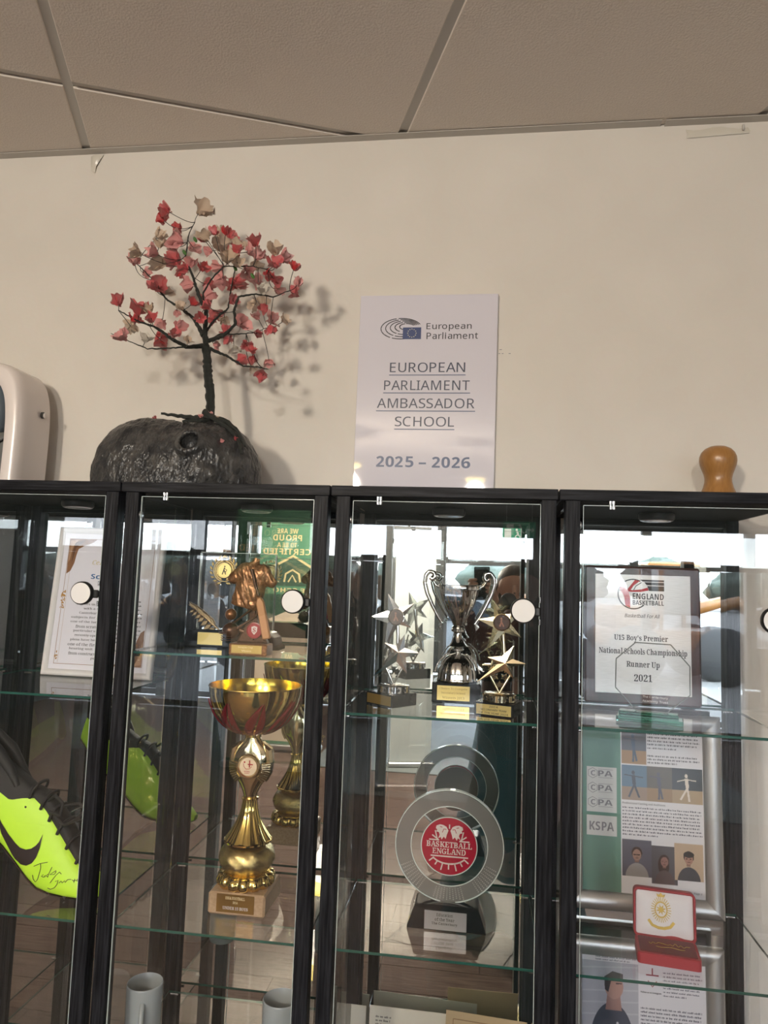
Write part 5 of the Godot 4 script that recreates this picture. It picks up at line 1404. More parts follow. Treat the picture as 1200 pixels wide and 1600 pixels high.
# ---------- third cabinet
func faceted_star(tips: Array, z: float, c: Vector2, rise: float, inner := 0.42) -> MB:
	var m := MB.new()
	var n := tips.size()
	var ring := []
	for k in n:
		var a: Vector2 = tips[k] - c; var b: Vector2 = tips[(k + 1) % n] - c
		ring.append(tips[k])
		var dir := (a.normalized() + b.normalized()).normalized()
		ring.append(c + dir * minf(a.length(), b.length()) * inner)
	for k in ring.size():
		var p: Vector2 = ring[k]; var q: Vector2 = ring[(k + 1) % ring.size()]
		var top := Vector3(c.x, c.y, z + rise); var bot := Vector3(c.x, c.y, z - rise * 0.4)
		var pf := Vector3(p.x, p.y, z + 0.0012); var qf := Vector3(q.x, q.y, z + 0.0012)
		var pb := Vector3(p.x, p.y, z - 0.0012); var qb := Vector3(q.x, q.y, z - 0.0012)
		var nf := (pf - top).cross(qf - top).normalized(); if nf.z < 0: nf = -nf
		m.tri(top, pf, qf, nf, nf, nf)
		var nb := (pb - bot).cross(qb - bot).normalized(); if nb.z > 0: nb = -nb
		m.tri(bot, pb, qb, nb, nb, nb)
		var mid := (p + q) * 0.5 - c
		m.quad(pb, qb, qf, pf, Vector3.ZERO, Vector3(mid.x, mid.y, 0))
	return m
func star_trophy(label: String, at: Vector3, yaw: float, up: Array, upc: Vector2, low: Array, lowc: Vector2, ringc: Vector2, metal: Material, text: Array) -> void:
	var t := thing("star_trophy", label, "trophy", at, Vector3.ZERO, "star trophies in the third cabinet")
	var off := Vector2(at.x, at.y)
	var b := Node3D.new(); b.name = "base"; t.add_child(b); b.rotation_degrees.y = yaw
	part(b, "plinth", bx(Vector3(0, 0.0125, 0), Vector3(0.078, 0.025, 0.070), 0.0015), M.black_marble)
	part(b, "name_plate", bx(Vector3(0, 0.0125, 0.0353), Vector3(0.068, 0.019, 0.0008)), M.brass_plate if text.is_empty() else M.bright_brass_plate)
	for k in text.size(): words(b, text[k], Vector3(0, 0.0185 - 0.0062 * k, 0.0360), 0.006 * text[k].length() * 0.55 + 0.004, 0.0036, M.dark_print)
	var dr := lathe_mb([Vector2(0.026, 0.025), Vector2(0.0325, 0.026), Vector2(0.0325, 0.038), Vector2(0.030, 0.040), Vector2(0.0, 0.0405)], 48)
	var dx := Vector3(ringc.x - off.x, 0, 0)
	part(t, "disc", dr, metal, dx)
	for k in 14:
		var a := TAU * k / 14.0
		var st := MB.new(); st.xf = Transform3D(Basis(Vector3.UP, a), Vector3.ZERO); st.prism(star_poly(Vector2(0, 0.032), 0.0045, 0.002), 0.0322, 0.0334)
		part(t, "small_star", st, M.black_plastic, dx)
	# cut-out shield that carries the stars
	var x := ringc.x - off.x
	var yb := 0.040; var yt := lowc.y - off.y
	for s in [-1.0, 1.0]:
		var arm := MB.new(); arm.tube([Vector3(x, yb, 0.002), Vector3(x + s * 0.021, lerpf(yb, yt, 0.62), 0.0), Vector3(x + s * 0.014, yt + 0.004, -0.002)], [0.0022, 0.0026, 0.002], 6)
		part(t, "shield_arm", arm, metal)
	for k in 5:
		var q := [Vector2(0, 0.013), Vector2(-0.008, 0.026), Vector2(0.008, 0.026), Vector2(-0.012, 0.040), Vector2(0.010, 0.040)]
		var st := MB.new(); st.prism(star_poly(Vector2(x, yb) + q[k] * (yt - yb) / 0.05, 0.0085, 0.0042, k * 0.4), -0.001, 0.0015, 0.0008)
		part(t, "cutout_star", st, metal)
	var lo := []; for p in low: lo.append(p - off)
	var hi := []; for p in up: hi.append(p - off)
	part(t, "lower_star", faceted_star(lo, 0.012, lowc - off, 0.0042), metal)
	part(t, "upper_star", faceted_star(hi, 0.004, upc - off, 0.0036), metal)
	var tail := MB.new(); tail.tube([Vector3(lowc.x - off.x, lowc.y - off.y, 0.004), Vector3((lowc.x + upc.x) * 0.5 - off.x, (lowc.y + upc.y) * 0.5 - off.y, -0.002), Vector3(upc.x - off.x, upc.y - off.y, 0.0)], [0.006, 0.0035, 0.006], 6)
	part(t, "spine", tail, metal)
	var md := MB.new(); md.xf = Transform3D(Basis(Vector3.RIGHT, PI / 2), Vector3(upc.x - off.x, upc.y - off.y, 0.003))
	md.lathe([Vector2(0, 0.0055), Vector2(0.0145, 0.0055)], 32)
	var mo := part(t, "medal", md, M.medal_dark)
	var rim := MB.new(); rim.xf = md.xf; rim.lathe([Vector2(0.0145, 0.0055), Vector2(0.0155, 0.0072), Vector2(0.0170, 0.0066), Vector2(0.0172, 0.0)], 36)
	part(mo, "medal_rim", rim, metal)
	var mc := upc - off
	decal(mo, "figure", [stroke([mc + Vector2(-0.004, -0.008), mc + Vector2(-0.001, 0.0), mc + Vector2(-0.001, 0.005)], 0.003), stroke([mc + Vector2(0.004, -0.008), mc + Vector2(0.0, 0.0)], 0.0026), disc_poly(mc + Vector2(-0.001, 0.0075), 0.0022, 12)], 0.0088, mat("figure_copper", lin(0.25, 0.10, 0.06), 0.4))

func silver_cup() -> void:
	var o := Vector3(0.6705, 1.350, -0.228)
	var t := thing("silver_cup", "silver two-handled trophy cup on a black plinth between the star trophies", "trophy", o)
	part(t, "plinth", bx(Vector3(0, 0.021, 0), Vector3(0.102, 0.042, 0.076), 0.0015), M.black_marble)
	part(t, "name_plate", bx(Vector3(-0.006, 0.021, 0.0384), Vector3(0.068, 0.030, 0.0008)), M.bright_brass_plate)
	for k in 3: words(t, ["Chance To Compete", "Secondary School", "Winners 2013"][k], Vector3(-0.006, 0.0300 - 0.0090 * k, 0.0391), [0.058, 0.050, 0.046][k], 0.0052, M.bronze_plate, "serif")
	var dm := MB.new(); var prof := [Vector2(0.0, 0.042), Vector2(0.043, 0.042), Vector2(0.0445, 0.045), Vector2(0.043, 0.048)]
	for i in 12:
		var a := i / 11.0 * PI * 0.5
		prof.append(Vector2(0.0425 * cos(a) * 0.86 + 0.0058, 0.050 + 0.050 * sin(a)))
	prof.append_array([Vector2(0.0065, 0.104), Vector2(0.0125, 0.106), Vector2(0.0125, 0.110), Vector2(0.0075, 0.112)])
	dm.lathe(prof, 96, Vector3.ZERO, lobes(12, 0.05))
	part(t, "domed_foot", dm, M.silver)
	for k in 22:
		for s in [-1.0, 1.0]:
			var w := k / 21.0
			var a := lerpf(0.25, 1.25, w)
			var bd := MB.new(); bd.ball(Vector3(s * (0.0445 * cos(a) + 0.004), 0.048 + 0.058 * sin(a) * 0.95, 0.012), Vector3.ONE * 0.0019, 8)
			part(t, "bead", bd, M.silver)
	var st := MB.new()
	st.lathe([Vector2(0.0075, 0.112), Vector2(0.020, 0.116), Vector2(0.013, 0.125), Vector2(0.0085, 0.140), Vector2(0.0085, 0.144), Vector2(0.0150, 0.147), Vector2(0.0150, 0.151), Vector2(0.0120, 0.153), Vector2(0.0145, 0.156), Vector2(0.0105, 0.160)], 48)
	part(t, "stem", st, M.silver)
	var bw := MB.new()
	bw.lathe([Vector2(0.0095, 0.158), Vector2(0.0125, 0.163), Vector2(0.0170, 0.172), Vector2(0.0240, 0.184), Vector2(0.0310, 0.198), Vector2(0.0365, 0.212), Vector2(0.0405, 0.226), Vector2(0.0435, 0.238)], 120, Vector3.ZERO, lobes(14, 0.055, 7.0, 0.16))
	part(t, "bowl", bw, M.silver)
	var rim := lathe_mb([Vector2(0.0428, 0.236), Vector2(0.0460, 0.2375), Vector2(0.0468, 0.2450), Vector2(0.0460, 0.2465), Vector2(0.0445, 0.2460), Vector2(0.0420, 0.236), Vector2(0.030, 0.200), Vector2(0.012, 0.170), Vector2(0, 0.168)], 64)
	part(t, "rim", rim, M.silver)
	for s in [-1.0, 1.0]:
		var pts := [Vector3(-0.036, 0.165, 0), Vector3(-0.046, 0.180, 0), Vector3(-0.058, 0.202, 0), Vector3(-0.070, 0.228, 0), Vector3(-0.0755, 0.250, 0), Vector3(-0.0735, 0.266, 0), Vector3(-0.0655, 0.2745, 0), Vector3(-0.0560, 0.2720, 0), Vector3(-0.0530, 0.2630, 0), Vector3(-0.0585, 0.2570, 0), Vector3(-0.0635, 0.2610, 0)]
		var cv := Curve3D.new()
		for i in pts.size():
			var d: Vector3 = (pts[min(i + 1, pts.size() - 1)] - pts[max(i - 1, 0)]) * 0.17
			cv.add_point(pts[i] * Vector3(-s if s > 0 else 1.0, 1, 1), -d * Vector3(-s if s > 0 else 1.0, 1, 1), d * Vector3(-s if s > 0 else 1.0, 1, 1))
		for lane in [-1.0, 1.0]:
			var fine := []; var rr := []
			for i in 41:
				fine.append(cv.sample_baked(cv.get_baked_length() * i / 40.0) + Vector3(0, 0, 0.0042 * lane)); rr.append(lerpf(0.0028, 0.0046, sin(minf(i / 30.0, 1.0) * PI * 0.5)))
			var hb := MB.new(); hb.tube(fine, rr, 8); part(t, "handle_rail", hb, M.silver)
		for i in 24:
			var bd := MB.new(); bd.ball(cv.sample_baked(cv.get_baked_length() * (i + 1) / 26.0), Vector3(0.0026, 0.0026, 0.005), 8)
			part(t, "handle_bead", bd, M.silver)
		var tip := MB.new(); tip.tube([Vector3(s * 0.036, 0.165, 0), Vector3(s * 0.040, 0.156, 0), Vector3(s * 0.038, 0.150, 0)], [0.003, 0.0042, 0.001], 8); part(t, "handle_tip", tip, M.silver)
		var arm := MB.new(); arm.tube([Vector3(s * 0.044, 0.241, 0), Vector3(s * 0.052, 0.246, 0), Vector3(s * 0.0585, 0.2575, 0)], 0.003, 8); part(t, "handle_arm", arm, M.silver)

func disc_award() -> void:
	var o := Vector3(0.6640, 0.925, -0.150)
	var t := thing("glass_disc_award", "round glass award with a red centre on a black base in the third cabinet", "trophy", o)
	var b := MB.new()
	b.prism(PackedVector2Array([Vector2(-0.077, 0), Vector2(0.077, 0), Vector2(0.0765, 0.004), Vector2(0.062, 0.046), Vector2(0.058, 0.048), Vector2(-0.058, 0.048), Vector2(-0.062, 0.046), Vector2(-0.0765, 0.004)]), -0.024, 0.024, 0.002)
	part(t, "base", b, M.black_gloss)
	part(t, "name_plate", bx(Vector3(-0.0015, 0.0200, 0.0246), Vector3(0.082, 0.0345, 0.0010)), M.satin_steel)
	for k in 3: words(t, ["Education", "of the Year", "The Canterbury"][k], Vector3(-0.003, 0.031 - 0.0085 * k, 0.0254), [0.032, 0.038, 0.050][k], 0.0055, M.dark_print, "serif")
	var c := Vector2(0.0015, 0.1545); var R := 0.1075
	var outl := PackedVector2Array()
	var a0 := asin((0.048 - c.y) / R)
	for i in 65:
		var a := lerpf(a0, PI - a0, i / 64.0)
		outl.append(c + Vector2(cos(a), sin(a)) * R)
	var g := MB.new()
	g.prism(outl, -0.006, 0.006)
	part(t, "glass_disc", g, M.pane_glass)
	var ed := MB.new(); ed.ring(cc3(c, 0), R - 0.0012, R + 0.0006, -0.0062, 0.0062, 64, a0, PI - a0)
	part(t, "polished_edge", ed, M.clear_edge)
	# frosted band, cut flat where it meets the base
	var fr := MB.new(); var rows := []
	var r0 := 0.0765
	rows = [[], []]
	for i in 97:
		var a := TAU * i / 96.0
		var p := c + Vector2(cos(a), sin(a)) * r0; var q := c + Vector2(cos(a), sin(a)) * (R - 0.002)
		if q.y < 0.049:
			var w := (c.y - 0.049) / maxf(c.y - q.y, 1e-4); q = c + (q - c) * w
		rows[0].append(cc3(p, 0.0066)); rows[1].append(cc3(q, 0.0066))
	fr.grid(rows, false, true)
	part(t, "frosted_band", fr, M.frosted)
	var rg := MB.new()
	for q in [[0.0752, 0.0768], [0.0545, 0.0562]]: rg.ring(cc3(c, 0), q[0], q[1], 0.0062, 0.0072, 72)
	part(t, "cut_ring", rg, M.clear_edge)
	var dots := MB.new()
	for i in 36:
		for j in 7:
			var a := deg_to_rad(205.0 + i * 3.75); var r := 0.080 + j * 0.0038 + (0.0019 if i % 2 else 0.0)
			var gap := absf(fposmod(rad_to_deg(a), 360.0) - 270.0)
			if gap > 18.0 and gap < 34.0: continue
			var p := c + Vector2(cos(a), sin(a)) * r
			if p.y < 0.0535 or r > R - 0.004: continue
			dots.prism(disc_poly(p, 0.0010 + 0.00008 * j, 6), 0.0066, 0.0070)
	part(t, "dot_pattern", dots, M.frost_dot).set_meta("kind", "stuff")
	var rd := MB.new(); rd.xf = Transform3D(Basis(Vector3.RIGHT, PI / 2), cc3(c, 0.006))
	rd.lathe([Vector2(0, 0.0016), Vector2(0.0540, 0.0016), Vector2(0.0545, 0.001), Vector2(0.0545, 0.0)], 64)
	var ro := part(t, "red_disc", rd, M.sports_red)
	var rb := MB.new(); rb.xf = Transform3D(Basis(Vector3.RIGHT, -PI / 2), cc3(c, -0.0061)); rb.lathe([Vector2(0, 0.0012), Vector2(0.0545, 0.0012), Vector2(0.0545, 0.0)], 64)
	part(t, "disc_backing", rb, M.disc_back)
	var z := 0.0080
	words(ro, "BASKETBALL", cc3(c + Vector2(0.0, 0.0030), z), 0.090, 0.0105, M.print_white, "serifbold")
	words(ro, "ENGLAND", cc3(c + Vector2(0.0, -0.0100), z), 0.066, 0.0105, M.print_white, "serifbold")
	decal(ro, "bar", [stroke([c + Vector2(-0.036, -0.0195), c + Vector2(0.038, -0.0195)], 0.0024)], z, M.print_white)
	# lower rays of the badge
	for k in 7:
		var a := deg_to_rad(210.0 + k * 20.0)
		decal(ro, "badge_ray", [stroke([c + Vector2(cos(a) * 0.034, -0.012 + sin(a) * 0.021), c + Vector2(cos(a) * (0.042 if k % 2 else 0.045), -0.012 + sin(a) * (0.032 if k % 2 else 0.036))], 0.0024)], z, M.print_white)
	var arc := []
	for k in 13:
		var a := deg_to_rad(213.0 + k * 9.5); arc.append(c + Vector2(cos(a) * 0.036, -0.012 + sin(a) * 0.0215))
	decal(ro, "badge_arc", [stroke(arc, 0.0026)], z, M.print_white)
	for s in [-1.0, 1.0]:
		# rays at both sides and one lion's head each, back to back
		for k in 3:
			decal(ro, "badge_ray", [stroke([c + Vector2(s * (0.020 + 0.002 * k), 0.011 + 0.001 * k), c + Vector2(s * (0.040 - 0.006 * k), 0.011 + 0.009 * k)], 0.0022)], z, M.print_white)
		var head := PackedVector2Array()
		for q in [[0.002, 0.030], [0.006, 0.037], [0.012, 0.040], [0.019, 0.041], [0.026, 0.038], [0.027, 0.033], [0.024, 0.031], [0.026, 0.027], [0.021, 0.026], [0.019, 0.021], [0.022, 0.014], [0.017, 0.017], [0.015, 0.012], [0.011, 0.018], [0.007, 0.014], [0.005, 0.022]]: head.append(c + Vector2(q[0] * s, q[1]))
		decal(ro, "lion_head", [head], z, M.print_white)
		decal(ro, "mane_line", [stroke([c + Vector2(0.006 * s, 0.032), c + Vector2(0.011 * s, 0.033), c + Vector2(0.014 * s, 0.026)], 0.0012), stroke([c + Vector2(0.014 * s, 0.036), c + Vector2(0.019 * s, 0.037)], 0.0012)], z + 0.0005, M.sports_red)
	decal(ro, "badge_ray", [stroke([c + Vector2(0, 0.034), c + Vector2(0, 0.042)], 0.0022)], z, M.print_white)

func papers() -> void:
	var a := thing("letter_sheet", "white typed letter leaning on the lowest shelf under the round glass award", "paper", Vector3(0.610, 0.5005, -0.308), Vector3(-6, 1, -0.6), "papers on the lowest shelf")
	part(a, "sheet", bx(Vector3(0, 0.082, 0), Vector3(0.235, 0.164, 0.0012)), M.cream_paper)
	var im := Image.create(384, 256, false, Image.FORMAT_RGB8); im.fill(Color(0.77, 0.755, 0.70))
	itext(im, 20, 26, 60, 3, 12, Color(0.35, 0.34, 0.33), 76); itext(im, 20, 80, 330, 12, 13, Color(0.35, 0.34, 0.33), 77)
	part(a, "print", sheet(0.231, 0.160, Vector3(0, 0.002, 0.0008)), printed("letter_print", im, 0.7))
	var b := thing("buff_certificate", "brown paper certificate with a printed border on the lowest shelf", "paper", Vector3(0.745, 0.5005, -0.285), Vector3(-6, -3, -0.8), "papers on the lowest shelf")
	part(b, "sheet", bx(Vector3(0, 0.0905, 0), Vector3(0.172, 0.181, 0.0016)), M.buff_paper)
	var bl := MB.new()
	for q in [[Vector3(0, 0.166, 0.001), Vector3(0.140, 0.002, 0.0006)], [Vector3(-0.070, 0.088, 0.001), Vector3(0.002, 0.156, 0.0006)], [Vector3(0.070, 0.088, 0.001), Vector3(0.002, 0.156, 0.0006)]]: bl.box(q[0], q[1])
	part(b, "border_line", bl, mat("border_tan", lin(0.25, 0.16, 0.08), 0.7))
	var c := thing("mirror_image_card", "small white card standing in for a mirrored image, left end of the lowest shelf", "paper", Vector3(0.468, 0.5005, -0.316), Vector3(-5, 0, 0), "papers on the lowest shelf")
	part(c, "sheet", bx(Vector3(0, 0.079, 0), Vector3(0.034, 0.158, 0.0016)), M.cream_paper)  # card added in place of a mirrored image

func cabinet_three() -> void:
	star_trophy("silver star trophy with a dark medal, left of the silver cup", Vector3(0.540, 1.350, -0.140), -38.0,
		[Vector2(0.527, 1.574), Vector2(0.4915, 1.525), Vector2(0.5225, 1.460), Vector2(0.577, 1.506), Vector2(0.5825, 1.5565)], Vector2(0.5455, 1.527),
		[Vector2(0.565, 1.493), Vector2(0.524, 1.474), Vector2(0.498, 1.401), Vector2(0.572, 1.414), Vector2(0.597, 1.4565)], Vector2(0.553, 1.4565), Vector2(0.544, 1.39), M.silver, [])
	star_trophy("pale gold star trophy with a dark medal, right of the silver cup", Vector3(0.756, 1.350, -0.100), -17.0,
		[Vector2(0.742, 1.568), Vector2(0.712, 1.531), Vector2(0.736, 1.478), Vector2(0.797, 1.499), Vector2(0.795, 1.546)], Vector2(0.759, 1.527),
		[Vector2(0.783, 1.484), Vector2(0.733, 1.459), Vector2(0.713, 1.411), Vector2(0.783, 1.421), Vector2(0.8075, 1.450)], Vector2(0.767, 1.4495), Vector2(0.757, 1.39), M.pale_gold, ["2024", "SECONDARY TEAM", "OF THE YEAR 2024"])
	silver_cup()
	disc_award()
	papers()

# ---------- fourth cabinet
func wall_plaque() -> void:
	var t := thing("wooden_plaque", "dark wood plaque with a brushed silver plate and basketball badge", "plaque", Vector3(1.0715, 1.3505, -0.318), Vector3(-2.2, 0, 0))
	part(t, "board", bx(Vector3(0, 0.1505, 0), Vector3(0.247, 0.301, 0.018), 0.004), M.mahogany)
	part(t, "plate", bx(Vector3(0.0005, 0.1525, 0.0096), Vector3(0.203, 0.260, 0.0014), 0.0004), M.brushed_plate)
	var X := 1.0715; var Y := 1.3505; var z := 0.0105
	var c := Vector2(1.0520 - X, 1.5880 - Y + 0.002)
	var arc := []
	for k in 41:
		var a := deg_to_rad(62.0 + k * 6.3); arc.append(c + Vector2(cos(a) * 0.0325, sin(a) * 0.0325))
	decal(t, "badge_circle", [stroke(arc, 0.0026)], z, M.print_ink)
	decal(t, "badge_bars", [PackedVector2Array([c + Vector2(0.014, 0.0325), c + Vector2(0.066, 0.0325), c + Vector2(0.066, 0.0285), c + Vector2(0.021, 0.0285)]), PackedVector2Array([c + Vector2(0.024, 0.0270), c + Vector2(0.066, 0.0270), c + Vector2(0.066, 0.0205), c + Vector2(0.029, 0.0205)]), PackedVector2Array([c + Vector2(0.030, 0.0190), c + Vector2(0.066, 0.0190), c + Vector2(0.066, 0.0080), c + Vector2(0.034, 0.0080)])], z, M.print_ink)
	decal(t, "badge_cross", [PackedVector2Array([c + Vector2(0.004, 0.0315), c + Vector2(0.015, 0.0300), c + Vector2(0.001, 0.0185), c + Vector2(-0.006, 0.0075), c + Vector2(-0.014, 0.008)]), PackedVector2Array([c + Vector2(-0.021, 0.010), c + Vector2(0.0, 0.0085), c + Vector2(0.018, 0.011), c + Vector2(0.031, 0.0155), c + Vector2(0.033, 0.0090), c + Vector2(0.016, 0.0050), c + Vector2(-0.006, 0.0045)]), PackedVector2Array([c + Vector2(-0.026, 0.017), c + Vector2(-0.016, 0.012), c + Vector2(-0.009, 0.004), c + Vector2(-0.0065, -0.010), c + Vector2(-0.0065, -0.0300), c + Vector2(-0.0165, -0.0265), c + Vector2(-0.019, -0.008), c + Vector2(-0.023, 0.002), c + Vector2(-0.0295, 0.010)])], z, M.logo_red)
	decal(t, "badge_seam", [stroke([c + Vector2(0.001, 0.009), c + Vector2(0.006, 0.018), c + Vector2(0.018, 0.026)], 0.0016), stroke([c + Vector2(-0.022, 0.022), c + Vector2(-0.020, 0.012)], 0.0014), stroke([c + Vector2(-0.030, 0.006), c + Vector2(-0.023, 0.010)], 0.0014)], z + 0.0003, M.print_ink)
	words(t, "ENGLAND", cc3(Vector2(c.x + 0.032, c.y - 0.0045), z), 0.066, 0.0128, M.print_ink, "sansbold")
	words(t, "BASKETBALL", cc3(Vector2(c.x + 0.032, c.y - 0.0185), z), 0.066, 0.0100, M.print_ink, "sansbold")
	words(t, "Basketball For All", Vector3(1.0710 - X, 1.5425 - Y, z), 0.073, 0.0085, M.print_ink, "sans", 0.2)
	words(t, "U15 Boy's Premier", Vector3(1.0680 - X, 1.4925 - Y, z), 0.114, 0.0165, M.print_ink, "serifbold")
	words(t, "National Schools Championship", Vector3(1.0715 - X, 1.4630 - Y, z), 0.186, 0.0175, M.print_ink, "serifbold")
	words(t, "Runner Up", Vector3(1.0720 - X, 1.4350 - Y, z), 0.070, 0.0165, M.print_ink, "serifbold")
	words(t, "2021", Vector3(1.0720 - X, 1.4080 - Y, z), 0.038, 0.0150, M.print_ink, "serifbold")

func octagon_award() -> void:
	var o := Vector3(1.047, 1.350, -0.118)
	var t := thing("octagon_glass_award", "clear octagonal glass award on a green glass foot before the plaque", "trophy", o, Vector3(0, -14, 0))
	part(t, "foot", bx(Vector3(-0.004, 0.0045, 0.004), Vector3(0.120, 0.009, 0.046), 0.0015), M.jade_glass)
	part(t, "upper_foot", bx(Vector3(-0.006, 0.0130, -0.004), Vector3(0.108, 0.0080, 0.030), 0.0015), M.jade_glass)
	var poly := PackedVector2Array([Vector2(-0.066, 0.1136), Vector2(-0.067, 0.058), Vector2(-0.028, 0.0172), Vector2(0.027, 0.0172), Vector2(0.068, 0.054), Vector2(0.068, 0.108), Vector2(0.034, 0.1470), Vector2(-0.030, 0.1474)])
	var m := MB.new(); m.prism(poly, -0.010, -0.002)
	part(t, "glass_panel", m, M.pane_glass)
	var ed := MB.new()
	for i in 8:
		var a := poly[i]; var b := poly[(i + 1) % 8]
		ed.tube([cc3(a, -0.006), cc3(b, -0.006)], 0.0011, 5)
	part(t, "bevelled_edge", ed, mat("glass_rim", lin(0.16, 0.17, 0.16), 0.15))
	words(t, "The Canterbury", Vector3(0.006, 0.0450, -0.0018), 0.046, 0.0052, M.print_white)
	words(t, "Academy Trust", Vector3(0.006, 0.0370, -0.0018), 0.046, 0.0058, M.print_white)

func person_photo(im: Image, r: Rect2i, bg: Color, skin: Color, hair: Color, top: Color, kind: int) -> void:
	im.fill_rect(r, bg)
	var c := Vector2(r.position.x + r.size.x * 0.5, r.position.y + r.size.y * 0.40); var s := r.size.x * 0.16
	var sub := Image.create(r.size.x, r.size.y, false, Image.FORMAT_RGB8); sub.fill(bg)
	c -= Vector2(r.position)
	if kind == 1: iell(sub, c.x - s * 0.2, c.y + s * 0.9, s * 1.35, s * 2.5, hair)
	iell(sub, c.x, r.size.y * 1.05, s * 2.5, r.size.y * 0.42, top)
	sub.fill_rect(Rect2i(int(c.x - s * 0.45), int(c.y + s * 0.6), int(s * 0.9), int(s * 1.1)), skin.darkened(0.15))
	iell(sub, c.x, c.y - s * 0.35, s * 1.12, s * 1.25, hair)
	iell(sub, c.x, c.y + s * 0.1, s * 0.92, s * 1.2, skin)
	if kind == 2: iell(sub, c.x, c.y - s * 0.85, s * 1.15, s * 0.65, hair)
	for e in [-1, 1]: sub.fill_rect(Rect2i(int(c.x + e * s * 0.42 - s * 0.18), int(c.y), max(2, int(s * 0.36)), max(1, int(s * 0.16))), skin.darkened(0.6))
	if kind == 0: iline(sub, Vector2(c.x - s * 0.7, c.y + 1), Vector2(c.x + s * 0.7, c.y + 1), 1.5, Color(0.1, 0.1, 0.1))
	iline(sub, Vector2(c.x - s * 0.3, c.y + s * 0.75), Vector2(c.x + s * 0.3, c.y + s * 0.75), max(1.0, s * 0.14), skin.darkened(0.4))
	iline(sub, Vector2(c.x, c.y + s * 0.1), Vector2(c.x + s * 0.08, c.y + s * 0.45), max(1.0, s * 0.14), skin.darkened(0.2))
	im.blit_rect(sub, Rect2i(Vector2i.ZERO, r.size), r.position)
func dancer(im: Image, r: Rect2i, bg: Color, floor_: Color, c: Color, pose: int) -> void:
	im.fill_rect(r, bg)
	im.fill_rect(Rect2i(r.position.x, r.position.y + int(r.size.y * 0.62), r.size.x, r.size.y - int(r.size.y * 0.62)), floor_)
	var o := Vector2(r.position) + Vector2(r.size.x * 0.5, 0); var h: float = r.size.y
	var hip := o + Vector2(0, h * 0.55); var neck := o + Vector2(-0.03 * h, h * 0.28)
	iline(im, neck, hip, h * 0.10, c)
	iell(im, neck.x, neck.y - h * 0.07, h * 0.045, h * 0.06, c)
	var legs := [[Vector2(-0.16, 0.92), Vector2(0.14, 0.92)], [Vector2(-0.02, 0.94), Vector2(0.08, 0.92)], [Vector2(-0.2, 0.9), Vector2(0.05, 0.94)]]
	for k in 2: iline(im, hip, o + legs[pose][k] * h, h * 0.055, c)
	iline(im, neck + Vector2(0, h * 0.03), neck + Vector2(-0.26, 0.10 if pose == 2 else 0.0) * h, h * 0.03, c)
	iline(im, neck + Vector2(0, h * 0.03), neck + Vector2(0.28 if pose != 1 else 0.1, 0.06) * h, h * 0.03, c)

